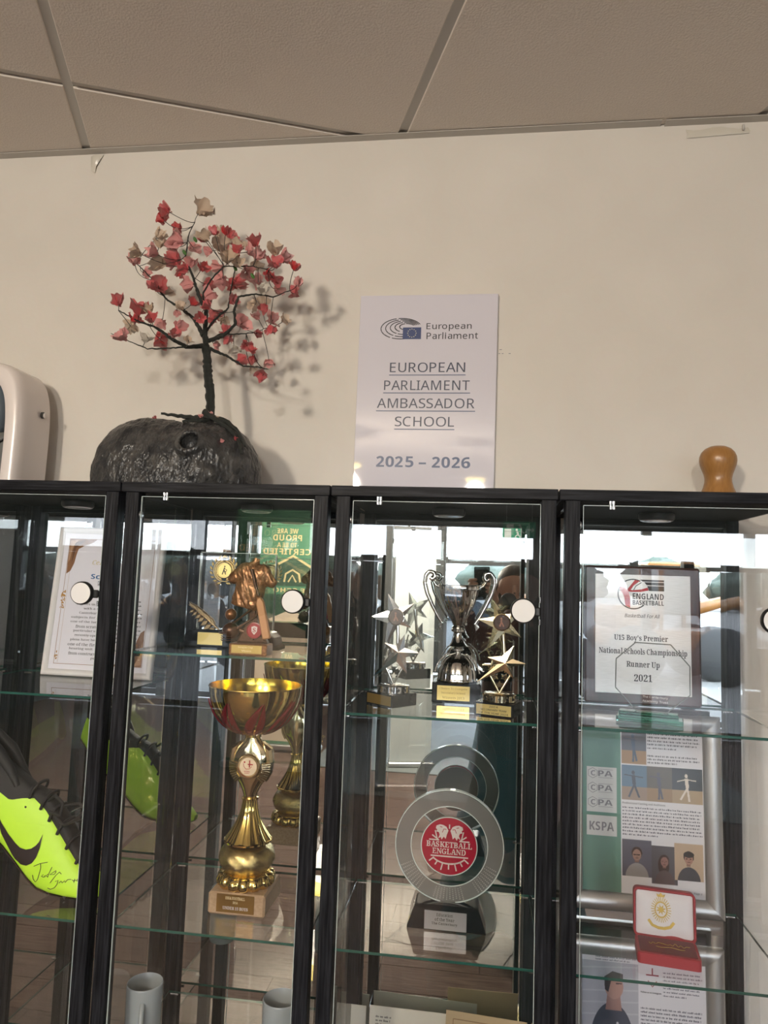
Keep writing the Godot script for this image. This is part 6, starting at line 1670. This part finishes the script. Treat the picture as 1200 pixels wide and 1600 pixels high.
func framed_posters() -> void:
	var W := 0.322; var H := 0.408
	var t := thing("silver_framed_poster", "silver framed school newsletter poster standing behind the red box", "poster", Vector3(1.070, 0.9255, -0.300), Vector3(-3.2, 0, 0), "silver framed posters")
	part(t, "frame", frame_mb(W, H, 0.036, 0.020), M.frame_silver)
	part(t, "backing", bx(Vector3(0, H * 0.5, 0.0025), Vector3(W - 0.02, H - 0.02, 0.005)), M.black_inside)
	var im := Image.create(512, 688, false, Image.FORMAT_RGB8)
	im.fill(Color(0.40, 0.55, 0.50))                         # green margin
	im.fill_rect(Rect2i(166, 0, 346, 688), Color(0.83, 0.83, 0.85))
	im.fill_rect(Rect2i(20, 172, 128, 190), Color(0.80, 0.81, 0.80)); im.fill_rect(Rect2i(20, 376, 128, 84), Color(0.80, 0.81, 0.80))
	dancer(im, Rect2i(170, 0, 104, 150), Color(0.42, 0.43, 0.46), Color(0.62, 0.52, 0.42), Color(0.36, 0.40, 0.46), 1)
	itext(im, 280, 14, 220, 5, 15, Color(0.42, 0.42, 0.45), 3); itext(im, 280, 108, 220, 3, 14, Color(0.42, 0.42, 0.45), 4)
	dancer(im, Rect2i(170, 156, 106, 146), Color(0.42, 0.50, 0.58), Color(0.60, 0.54, 0.50), Color(0.36, 0.38, 0.42), 0)
	dancer(im, Rect2i(276, 156, 106, 146), Color(0.44, 0.43, 0.42), Color(0.60, 0.52, 0.44), Color(0.40, 0.41, 0.46), 1)
	dancer(im, Rect2i(382, 156, 126, 146), Color(0.34, 0.35, 0.37), Color(0.66, 0.59, 0.50), Color(0.84, 0.80, 0.76), 2)
	itext(im, 172, 330, 330, 9, 14, Color(0.42, 0.42, 0.46), 6, 0.45)
	person_photo(im, Rect2i(170, 466, 122, 150), Color(0.36, 0.36, 0.40), Color(0.58, 0.47, 0.43), Color(0.26, 0.22, 0.21), Color(0.56, 0.55, 0.55), 0)
	person_photo(im, Rect2i(292, 484, 106, 154), Color(0.34, 0.33, 0.35), Color(0.55, 0.42, 0.39), Color(0.24, 0.19, 0.18), Color(0.36, 0.31, 0.32), 1)
	person_photo(im, Rect2i(386, 466, 118, 150), Color(0.72, 0.64, 0.56), Color(0.64, 0.50, 0.45), Color(0.24, 0.23, 0.23), Color(0.30, 0.30, 0.32), 2)
	im.resize(220, 296, Image.INTERPOLATE_BILINEAR); im.resize(512, 688, Image.INTERPOLATE_CUBIC)
	part(t, "print", sheet(W - 0.070, H - 0.070, Vector3(0, 0.035, 0.0056)), printed("newsletter_print", im, 0.12))
	var u := (W - 0.070) / 512.0
	var px := func_px(W, H, u)
	for k in 3:
		var y: float = px.y - (202 + 62 * k) * u * 0.985
		var hx := PackedVector2Array()
		for i in 6: hx.append(Vector2(px.x + 46 * u, y) + Vector2(sin(i * PI / 3), cos(i * PI / 3)) * 22 * u)
		var sides := []
		for i in 6: sides.append(stroke([hx[i], hx[(i + 1) % 6]], 0.0009))
		decal(t, "logo_hexagon", sides, 0.0059, M.grey_ink, 0.0003)
		decal(t, "logo_line", [stroke([Vector2(px.x + 70 * u, y + 17 * u), Vector2(px.x + 132 * u, y + 17 * u)], 0.0006), stroke([Vector2(px.x + 70 * u, y - 18 * u), Vector2(px.x + 132 * u, y - 18 * u)], 0.0006)], 0.0059, M.grey_ink, 0.0003)
		words(t, "C", Vector3(px.x + 48 * u, y, 0.0058), 20 * u, 22 * u, M.grey_ink, "sansbold")
		words(t, "PA", Vector3(px.x + 100 * u, y, 0.0058), 62 * u, 24 * u, M.grey_ink, "sansbold")
	words(t, "KSPA", Vector3(px.x + 84 * u, px.y - 420 * u, 0.0058), 104 * u, 36 * u, M.grey_ink, "sansbold")
	words(t, "Professional Casting and Auditions", Vector3(px.x + 262 * u, px.y - 316 * u, 0.0058), 180 * u, 11 * u, M.grey_ink, "sansbold")
	words(t, "Page 2", Vector3(px.x + 480 * u, px.y - 664 * u, 0.0058), 34 * u, 10 * u, M.grey_ink)
	# the second frame, one shelf lower
	var H2 := 0.362
	var s := thing("silver_framed_poster", "silver framed poster of a player in a dark shirt on the lowest shelf", "poster", Vector3(1.072, 0.5005, -0.300), Vector3(-2.5, 0, 0), "silver framed posters")
	part(s, "frame", frame_mb(W, H2, 0.036, 0.020), M.frame_silver)
	part(s, "backing", bx(Vector3(0, H2 * 0.5, 0.0025), Vector3(W - 0.02, H2 - 0.02, 0.005)), M.black_inside)
	var im2 := Image.create(512, 592, false, Image.FORMAT_RGB8)
	im2.fill(Color(0.82, 0.82, 0.85))
	im2.fill_rect(Rect2i(0, 26, 236, 420), Color(0.66, 0.67, 0.71))
	var sub := Image.create(236, 420, false, Image.FORMAT_RGB8); sub.fill(Color(0.66, 0.67, 0.71))
	for k in 9: iline(sub, Vector2(0, 30 + k * 46), Vector2(236, 12 + k * 46), 6.0, Color(0.71, 0.72, 0.76))
	iell(sub, 128, 330, 92, 170, Color(0.30, 0.32, 0.38))
	ipoly(sub, [Vector2(108, 130), Vector2(160, 120), Vector2(168, 190), Vector2(100, 190)], Color(0.60, 0.48, 0.46))
	iell(sub, 136, 96, 38, 50, Color(0.66, 0.53, 0.50))
	ipoly(sub, [Vector2(96, 60), Vector2(130, 36), Vector2(172, 44), Vector2(172, 66), Vector2(126, 68), Vector2(112, 120), Vector2(98, 110)], Color(0.27, 0.25, 0.27))
	iline(sub, Vector2(144, 84), Vector2(168, 82), 5.0, Color(0.30, 0.25, 0.26))
	iell(sub, 190, 250, 6, 9, Color(0.80, 0.81, 0.84)); iell(sub, 150, 240, 5, 7, Color(0.75, 0.76, 0.8))
	im2.blit_rect(sub, Rect2i(0, 0, 236, 420), Vector2i(0, 26))
	itext(im2, 60, 4, 240, 2, 11, Color(0.5, 0.5, 0.54), 31)
	itext(im2, 338, 44, 160, 7, 15, Color(0.42, 0.42, 0.47), 33)
	itext(im2, 246, 190, 252, 7, 15, Color(0.42, 0.42, 0.47), 34)
	itext(im2, 246, 320, 252, 9, 15, Color(0.42, 0.42, 0.47), 35)
	im2.resize(240, 278, Image.INTERPOLATE_BILINEAR); im2.resize(512, 592, Image.INTERPOLATE_CUBIC)
	part(s, "print", sheet(W - 0.070, H2 - 0.070, Vector3(0, 0.035, 0.0056)), printed("player_print", im2, 0.12))
	var p2 := Vector2(-(W - 0.07) * 0.5, H2 - 0.035)
	decal(s, "club_crest", [stroke([p2 + Vector2(268, -62) * u, p2 + Vector2(320, -62) * u], 0.0026), stroke([p2 + Vector2(294, -34) * u, p2 + Vector2(294, -62) * u], 0.0026), stroke([p2 + Vector2(276, -84) * u, p2 + Vector2(294, -108) * u, p2 + Vector2(312, -84) * u], 0.002)], 0.0058, mat("crest_maroon", lin(0.22, 0.03, 0.05), 0.5), 0.0002)
	words(s, "Follow us on Instagram", Vector3(p2.x + 288 * u, p2.y - 132 * u, 0.0058), 84 * u, 9 * u, M.print_ink, "sansbold")
func func_px(W: float, H: float, _u: float) -> Vector2:
	return Vector2(-(W - 0.070) * 0.5, H - 0.035)

func red_box() -> void:
	var o := Vector3(1.073, 0.9255, -0.112)
	var t := thing("presentation_box", "small open red leather box with white satin lid lining and gold crest", "box", o, Vector3(0, -7, 0))
	var rr := func_round(0.109, 0.072, 0.007)
	var b := MB.new(); b.xf = Transform3D(Basis(Vector3(1, 0, 0), Vector3(0, 0, -1), Vector3(0, 1, 0)), Vector3(0, 0, 0))
	b.prism(rr, 0.0, 0.019, 0.0015)
	part(t, "tray", b, M.leather_red)
	var pad := MB.new(); pad.xf = b.xf
	pad.prism(func_round(0.099, 0.061, 0.004), 0.0185, 0.0202, 0.001)
	part(t, "pad", pad, M.satin_red)
	# lid, hinged at the back and leaning a little
	var l := Node3D.new(); l.name = "lid"; t.add_child(l); l.position = Vector3(0, 0.016, -0.036); l.rotation_degrees = Vector3(-9, 0, 0)
	var lo := MB.new(); var outl := func_round(0.112, 0.086, 0.009); var shift := PackedVector2Array()
	for p in outl: shift.append(p + Vector2(0, 0.043))
	lo.prism(shift, -0.016, -0.003, 0.0)
	lo.ring(Vector3.ZERO, 0, 0.0001, 0, 0.0001, 3)
	var wall := MB.new()
	var inn := func_round(0.104, 0.078, 0.006)
	var rows := [[], [], [], []]
	for i in outl.size() + 1:
		var a: Vector2 = outl[i % outl.size()] + Vector2(0, 0.043); var c: Vector2 = inn[i % inn.size()] + Vector2(0, 0.043)
		rows[0].append(cc3(a, -0.003)); rows[1].append(cc3(a, 0.0035)); rows[2].append(cc3(c, 0.0042)); rows[3].append(cc3(c, -0.002))
	wall.grid(rows, false, true)
	part(l, "lid_shell", lo, M.leather_red)
	part(l, "lid_rim", wall, M.leather_red)
	var sat := MB.new(); rows = []
	for j in 13:
		var row := []
		for i in 17:
			var u := i / 16.0; var v := j / 12.0
			var edge := minf(minf(u, 1.0 - u) * 8.0, minf(v, 1.0 - v) * 6.0)
			row.append(Vector3((u - 0.5) * 0.103, 0.0045 + v * 0.077, -0.0025 + 0.004 * clampf(edge, 0, 1) + 0.0014 * sin(u * 7.0 + v * 3.0) * clampf(1.0 - v * 1.4, 0, 1)))
		rows.append(row)
	sat.grid(rows)
	part(l, "satin_lining", sat, M.satin_white)
	# gold crest: rayed oval over a scroll
	var cr := Vector2(-0.006, 0.051)
	for k in 28:
		var a := TAU * k / 28.0
		decal(l, "crest_ray", [stroke([cr + 1.35 * Vector2(cos(a) * 0.0085, sin(a) * 0.011), cr + 1.35 * Vector2(cos(a) * 0.0135, sin(a) * 0.0165)], 0.0012)], 0.0024, M.gold_print, 0.0003)
	var ov := MB.new(); ov.ring(cc3(cr, 0), 0.0097, 0.0116, 0.002, 0.0028, 32, 0, TAU, 1.25)
	part(l, "crest_oval", ov, M.gold_print)
	decal(l, "crest_core", [star_poly(cr, 0.0095, 0.004, 0.3, 8)], 0.0024, M.gold_print)
	decal(l, "crest_crown", [PackedVector2Array([cr + 1.35 * Vector2(-0.0045, 0.0165), cr + 1.35 * Vector2(0.0045, 0.0165), cr + 1.35 * Vector2(0.006, 0.0205), cr + 1.35 * Vector2(0.0025, 0.019), cr + 1.35 * Vector2(0, 0.022), cr + 1.35 * Vector2(-0.0025, 0.019), cr + 1.35 * Vector2(-0.006, 0.0205)])], 0.0024, M.gold_print)
	decal(l, "crest_scroll", [stroke([cr + 1.35 * Vector2(-0.017, -0.0145), cr + 1.35 * Vector2(-0.012, -0.021), cr + 1.35 * Vector2(-0.004, -0.0235), cr + 1.35 * Vector2(0.004, -0.0235), cr + 1.35 * Vector2(0.012, -0.021), cr + 1.35 * Vector2(0.017, -0.0145)], 0.0050)], 0.0024, M.gold_print)
	# gold script on the red pad
	var sc := MB.new(); var pts := []
	for i in 60:
		var w := i / 59.0
		pts.append(Vector3(lerpf(-0.031, 0.040, w), 0.0206, -0.006 + 0.0045 * sin(w * 46.0) * (0.5 + 0.5 * cos(w * 9.0)) + 0.002 * sin(w * 17.0)))
	sc.tube(pts, 0.0006, 5)
	part(t, "gold_script", sc, M.gold_print)
	var sc2 := MB.new(); pts = []
	for i in 30:
		var w := i / 29.0
		pts.append(Vector3(lerpf(-0.02, 0.03, w), 0.0206, 0.006 + 0.002 * sin(w * 9.0)))
	sc2.tube(pts, 0.0005, 5); part(t, "gold_flourish", sc2, M.gold_print)
func func_round(w: float, h: float, r: float) -> PackedVector2Array:
	var p := PackedVector2Array()
	for q in [[1, 1, 0], [-1, 1, 1], [-1, -1, 2], [1, -1, 3]]:
		for k in 7:
			var a: float = (q[2] + k / 6.0) * PI * 0.5
			p.append(Vector2(q[0] * (w * 0.5 - r), q[1] * (h * 0.5 - r)) + Vector2(cos(a), sin(a)) * r)
	return p

func cabinet_four() -> void:
	wall_plaque()
	octagon_award()
	framed_posters()
	red_box()

# ---------- what the mirrors show of the foyer
class Body extends Field:
	var bones := []; var k := 0.02
	func d(p: Vector3) -> float:
		var a := 1e3
		for b in bones:
			var ab: Vector3 = b[1] - b[0]; var h := clampf((p - b[0]).dot(ab) / maxf(ab.length_squared(), 1e-9), 0.0, 1.0)
			var q: float = (p - b[0] - ab * h).length() - lerpf(b[2], b[3], h)
			var w := clampf(0.5 + 0.5 * (q - a) / k, 0.0, 1.0)
			a = lerpf(q, a, w) - k * w * (1.0 - w)
		return a

func photographer() -> void:
	var o := Vector3(0.88, 0.0, 1.66)
	var t := thing("person", "person in dark brown jacket and long teal skirt holding up a phone", "person", o, Vector3(0, 0, 0))
	var phone := Vector3(-0.16, 1.602, -0.285)     # just behind the viewpoint
	var body := Body.new(); body.k = 0.03
	body.bones = [[Vector3(0, 0.95, 0), Vector3(0, 1.15, 0), 0.14, 0.12], [Vector3(-0.06, 1.28, 0), Vector3(0.06, 1.28, 0), 0.11, 0.11], [Vector3(-0.15, 1.36, 0), Vector3(0.15, 1.36, 0), 0.06, 0.06], [Vector3(0, 1.38, 0), Vector3(0, 1.47, -0.01), 0.052, 0.048],
		[Vector3(-0.08, 0.92, 0), Vector3(-0.09, 0.5, -0.01), 0.09, 0.058], [Vector3(-0.09, 0.5, -0.01), Vector3(-0.09, 0.09, 0.02), 0.055, 0.036], [Vector3(0.08, 0.92, 0), Vector3(0.09, 0.5, -0.01), 0.09, 0.058], [Vector3(0.09, 0.5, -0.01), Vector3(0.09, 0.09, 0.02), 0.055, 0.036],
		[Vector3(-0.17, 1.37, 0), Vector3(-0.27, 1.20, -0.10), 0.05, 0.042], [Vector3(-0.27, 1.20, -0.10), Vector3(-0.215, 1.515, -0.235), 0.04, 0.029], [Vector3(0.17, 1.37, 0), Vector3(0.16, 1.20, -0.16), 0.05, 0.042], [Vector3(0.16, 1.20, -0.16), Vector3(-0.085, 1.515, -0.235), 0.04, 0.029]]
	var bm := MB.new()
	nets(bm, body, Vector3(-0.36, 0.03, -0.30), Vector3(0.36, 1.46, 0.17), 0.014)
	var head := Body.new(); head.k = 0.018
	var hc := Vector3(0.0, 1.575, -0.02)
	head.bones = [[hc + Vector3(0, 0.025, 0.012), hc + Vector3(0, 0.03, 0.02), 0.078, 0.078], [hc + Vector3(0, -0.03, -0.018), hc + Vector3(0, -0.065, -0.035), 0.055, 0.032], [hc + Vector3(0, -0.1, 0.01), hc + Vector3(0, -0.17, 0.012), 0.046, 0.048], [hc + Vector3(0, 0.012, -0.075), hc + Vector3(0, -0.018, -0.09), 0.008, 0.012], [hc + Vector3(-0.076, 0.0, 0.012), hc + Vector3(-0.078, -0.03, 0.01), 0.013, 0.009], [hc + Vector3(0.076, 0.0, 0.012), hc + Vector3(0.078, -0.03, 0.01), 0.013, 0.009], [hc + Vector3(-0.018, -0.047, -0.068), hc + Vector3(0.018, -0.047, -0.068), 0.008, 0.008]]
	nets(bm, head, Vector3(-0.1, 1.40, -0.125), Vector3(0.1, 1.69, 0.115), 0.006)
	for s in [-1.0, 1.0]:   # hands: palm, four fingers round the back of the phone and a thumb on its face
		var hand := Body.new(); hand.k = 0.006
		var w := phone + Vector3(s * 0.058, -0.075, 0.045)
		hand.bones = [[w, w + Vector3(-s * 0.012, 0.045, -0.018), 0.024, 0.020]]
		for f in 4:
			var a := w + Vector3(-s * 0.004 + s * 0.006 * f * 0.3, 0.030 + f * 0.018, -0.024)
			var b := a + Vector3(-s * 0.006, 0.004, -0.026 + 0.002 * f)
			hand.bones.append([a, b, 0.0088, 0.0082]); hand.bones.append([b, b + Vector3(-s * (0.030 - 0.003 * absf(f - 1.5)), 0.004, -0.004), 0.0082, 0.0068])
		var th := w + Vector3(-s * 0.014, 0.030, 0.004)
		hand.bones.append([th, th + Vector3(-s * 0.012, 0.028, -0.012), 0.0105, 0.009]); hand.bones.append([th + Vector3(-s * 0.012, 0.028, -0.012), th + Vector3(-s * 0.024, 0.048, -0.020), 0.009, 0.0075])
		nets(bm, hand, w - Vector3(0.06, 0.04, 0.075), w + Vector3(0.06, 0.13, 0.04), 0.0042)
	part(t, "body", bm, M.skin)
	var jk := Body.new(); jk.k = 0.035
	jk.bones = [[Vector3(0, 0.98, 0), Vector3(0, 1.16, 0), 0.165, 0.14], [Vector3(-0.07, 1.27, 0), Vector3(0.07, 1.27, 0), 0.125, 0.125], [Vector3(-0.16, 1.355, 0), Vector3(0.16, 1.355, 0), 0.072, 0.072], [Vector3(-0.18, 1.36, 0), Vector3(-0.275, 1.19, -0.10), 0.062, 0.055], [Vector3(-0.275, 1.19, -0.10), Vector3(-0.228, 1.44, -0.20), 0.054, 0.044], [Vector3(0.18, 1.36, 0), Vector3(0.165, 1.19, -0.16), 0.062, 0.055], [Vector3(0.165, 1.19, -0.16), Vector3(-0.025, 1.44, -0.21), 0.054, 0.044]]
	var jm := MB.new(); nets(jm, jk, Vector3(-0.38, 0.78, -0.29), Vector3(0.38, 1.47, 0.22), 0.013)
	part(t, "jacket", jm, M.rust_cloth)
	var cl := MB.new(); var cpts := []
	for i in 17: cpts.append(Vector3(sin(TAU * i / 16.0) * 0.068, 1.425 + 0.012 * cos(TAU * i / 16.0), cos(TAU * i / 16.0) * 0.064))
	cl.tube(cpts, 0.02, 8, false)
	part(t, "collar", cl, M.rust_cloth)
	var zp := MB.new(); zp.tube([Vector3(0, 1.40, -0.095), Vector3(0, 1.28, -0.127), Vector3(0, 1.12, -0.147), Vector3(0, 0.95, -0.166)], 0.005, 6)
	part(t, "zip", zp, M.satin_steel)
	var sk := MB.new(); var rows := []
	for i in 15:
		var w := i / 14.0; var row := []
		for j in 96:
			var a := TAU * j / 96.0
			var r := lerpf(0.155, 0.345, pow(w, 1.1)) * (1.0 + 0.05 * w * sin(a * 9.0) + 0.03 * w * sin(a * 5.0 + 1.0))
			var y := lerpf(1.0, 0.055, w) + (0.03 * w * w * sin(a * 6.0 + 0.6))
			row.append(Vector3(sin(a) * r, y, cos(a) * r * 0.95 - 0.06 * w))
		rows.append(row)
	sk.grid(rows, true, false)
	part(t, "skirt", sk, M.teal_cloth)
	for s in [-1.0, 1.0]:
		var sh := MB.new(); sh.ball(Vector3(s * 0.09, 0.042, -0.05), Vector3(0.045, 0.042, 0.125), 20)
		part(t, "shoe", sh, M.navy_cloth)
	var hr := Body.new(); hr.k = 0.02
	hr.bones = [[hc + Vector3(0, 0.045, 0.028), hc + Vector3(0, 0.035, 0.035), 0.083, 0.085], [hc + Vector3(-0.066, 0.0, 0.035), hc + Vector3(-0.085, -0.16, 0.05), 0.038, 0.030], [hc + Vector3(0.066, 0.0, 0.035), hc + Vector3(0.085, -0.16, 0.05), 0.038, 0.030], [hc + Vector3(0, 0.0, 0.075), hc + Vector3(0, -0.18, 0.09), 0.05, 0.05]]
	var hm := MB.new(); nets(hm, hr, Vector3(-0.15, 1.35, -0.09), Vector3(0.15, 1.74, 0.2), 0.009)
	part(t, "hair", hm, M.hair)
	var ph := thing("phone", "dark phone held up in the person's hands, seen in the mirrors", "phone", o + phone + Vector3(0.0, 0, 0.0175), Vector3(5.4, 7.9, 2.0))
	part(ph, "case", bx(Vector3.ZERO, Vector3(0.075, 0.158, 0.009), 0.003), M.black_gloss)
	var le := MB.new(); le.xf = Transform3D(Basis(Vector3.RIGHT, -PI / 2), Vector3(0.0, 0.0, -0.0045))
	le.lathe([Vector2(0, 0.002), Vector2(0.006, 0.002), Vector2(0.007, 0.0)], 20)
	part(ph, "camera_ring", le, M.dark_chrome)

func foyer() -> void:
	photographer()
	# green certified-school banner, facing the cabinets
	var t := thing("pull_up_banner", "green pull-up banner with gold lettering standing in the foyer", "banner", Vector3(-1.06, -0.463, 4.6), Vector3(0, 180, 0), "pull-up banners in the foyer")
	t.scale = Vector3.ONE * 1.291
	part(t, "fabric", bx(Vector3(0, 1.22, 0), Vector3(0.50, 1.64, 0.004)), M.banner_green)
	part(t, "foot", bx(Vector3(0, 0.3855, 0), Vector3(0.54, 0.036, 0.10), 0.008), M.satin_steel)
	var z := 0.0024
	for a in [["WE ARE", 1.935, 0.16, 0.036], ["PROUD", 1.885, 0.22, 0.044], ["TO BE A", 1.832, 0.15, 0.034], ["CERTIFIED", 1.783, 0.36, 0.044]]: words(t, a[0], Vector3(0.05, a[1], z), a[2], a[3], M.banner_gold, "sansbold")
	decal(t, "roof_emblem", [PackedVector2Array([Vector2(-0.25, 1.60), Vector2(0.0, 1.745), Vector2(0.25, 1.60), Vector2(0.25, 1.28), Vector2(-0.25, 1.28)])], z, M.banner_dark)
	decal(t, "roof_line", [stroke([Vector2(-0.25, 1.61), Vector2(0.0, 1.752), Vector2(0.25, 1.61)], 0.018), stroke([Vector2(-0.06, 1.56), Vector2(-0.05, 1.62), Vector2(0.0, 1.65), Vector2(0.05, 1.62), Vector2(0.06, 1.56)], 0.014), stroke([Vector2(-0.03, 1.56), Vector2(0, 1.61), Vector2(0.03, 1.56)], 0.012)], z + 0.0006, M.banner_gold)
	decal(t, "name_band", [PackedVector2Array([Vector2(-0.18, 1.47), Vector2(0.18, 1.47), Vector2(0.18, 1.53), Vector2(-0.18, 1.53)])], z + 0.0006, M.banner_green)
	words(t, "BE SCHO", Vector3(0, 1.50, z + 0.001), 0.28, 0.032, M.banner_gold, "sansbold")
	decal(t, "picture_field", [PackedVector2Array([Vector2(-0.25, 0.42), Vector2(0.25, 0.42), Vector2(0.25, 1.25), Vector2(0.0, 1.36), Vector2(-0.25, 1.25)])], z + 0.0005, M.banner_beige)
	var g := thing("pull_up_banner", "plain grey pull-up banner standing near the glazed doors", "banner", Vector3(0.14, 0.011, 4.3), Vector3(0, 165, 0), "pull-up banners in the foyer")
	part(g, "fabric", bx(Vector3(0, 1.03, 0), Vector3(0.36, 1.98, 0.004)), M.banner_grey)
	part(g, "foot", bx(Vector3(0, 0.022, 0), Vector3(0.4, 0.044, 0.12), 0.01), M.satin_steel)
	var gp := MB.new(); gp.tube([Vector3(0, 0.03, -0.02), Vector3(0, 2.03, -0.012)], 0.008, 8); part(g, "pole", gp, M.frame_grey)
	# green exit sign over the doors
	var e := thing("exit_sign", "green running-man exit sign over the glazed doors", "sign", Vector3(1.12, 2.21, 6.72), Vector3(0, 180, 0))
	part(e, "panel", bx(Vector3.ZERO, Vector3(0.36, 0.18, 0.02), 0.003), M.exit_green)
	decal(e, "door_mark", [PackedVector2Array([Vector2(0.06, -0.06), Vector2(0.14, -0.06), Vector2(0.14, 0.06), Vector2(0.06, 0.06)])], 0.0106, M.exit_white)
	decal(e, "runner", [disc_poly(Vector2(-0.005, 0.05), 0.014, 14), stroke([Vector2(-0.01, 0.035), Vector2(-0.02, -0.005)], 0.022), stroke([Vector2(-0.02, -0.005), Vector2(0.01, -0.03), Vector2(0.0, -0.06)], 0.014), stroke([Vector2(-0.02, -0.005), Vector2(-0.045, -0.035), Vector2(-0.065, -0.03)], 0.014)], 0.0106, M.exit_white)
	decal(e, "arrow", [stroke([Vector2(-0.15, 0), Vector2(-0.09, 0)], 0.016), PackedVector2Array([Vector2(-0.17, 0), Vector2(-0.135, 0.028), Vector2(-0.135, -0.028)])], 0.0106, M.exit_white)
	var hg := MB.new()
	for x in [-0.14, 0.14]: hg.tube([Vector3(x, 0.09, 0), Vector3(x, CEIL - 2.21 - 0.008, 0)], 0.004, 8)
	part(e, "hanger", hg, M.satin_steel)

func contents() -> void:
	poster_sign()
	tree_sculpture()
	appliance()
	pawn()
	cabinet_one()
	cabinet_two()
	cabinet_three()
	cabinet_four()
	foyer()

func _ready() -> void:
	# camera
	var cam := Camera3D.new(); cam.name = "camera"; add_child(cam)
	cam.position = Vector3(0.7177, 1.6016, 1.3455)
	cam.rotation = Vector3(0.09462, 0.13785, 0.03539)
	cam.fov = rad_to_deg(2.0 * atan(800.0 / 1120.0)); cam.near = 0.02; cam.far = 300.0; cam.current = true
	# bright overcast sky
	var we := WorldEnvironment.new(); we.name = "world"; add_child(we)
	var env := Environment.new(); we.environment = env
	env.background_mode = Environment.BG_SKY
	var sky := Sky.new(); var sm := ProceduralSkyMaterial.new()
	sm.sky_top_color = Color(0.78, 0.83, 0.90); sm.sky_horizon_color = Color(0.90, 0.93, 0.95)
	sm.ground_bottom_color = Color(0.45, 0.44, 0.42); sm.ground_horizon_color = Color(0.7, 0.71, 0.71)
	sm.sky_energy_multiplier = 3.3; sm.ground_energy_multiplier = 2.0
	sky.sky_material = sm; env.sky = sky
	env.tonemap_mode = Environment.TONE_MAPPER_LINEAR
	env.tonemap_exposure = 1.22
	env.sdfgi_enabled = true; env.ssao_enabled = true; env.ssil_enabled = true
	materials()
	# the foyer's flat round pendant lamp, and a second added to brighten the left
	var warm := Color(1.0, 0.97, 0.93)
	pendant_lamp(0.65, 2.46, 3.7, "flat round pendant lamp hanging over the middle of the foyer", 2.2, warm, 0.75)
	pendant_lamp(-0.37, 2.50, 3.3, "added unseen pendant lamp brightening the left, hanging before the green banner", 4.4, Color(1.0, 0.95, 0.88), 1.3)
	room()
	window_wall()
	outdoors()
	cabinets()
	contents()
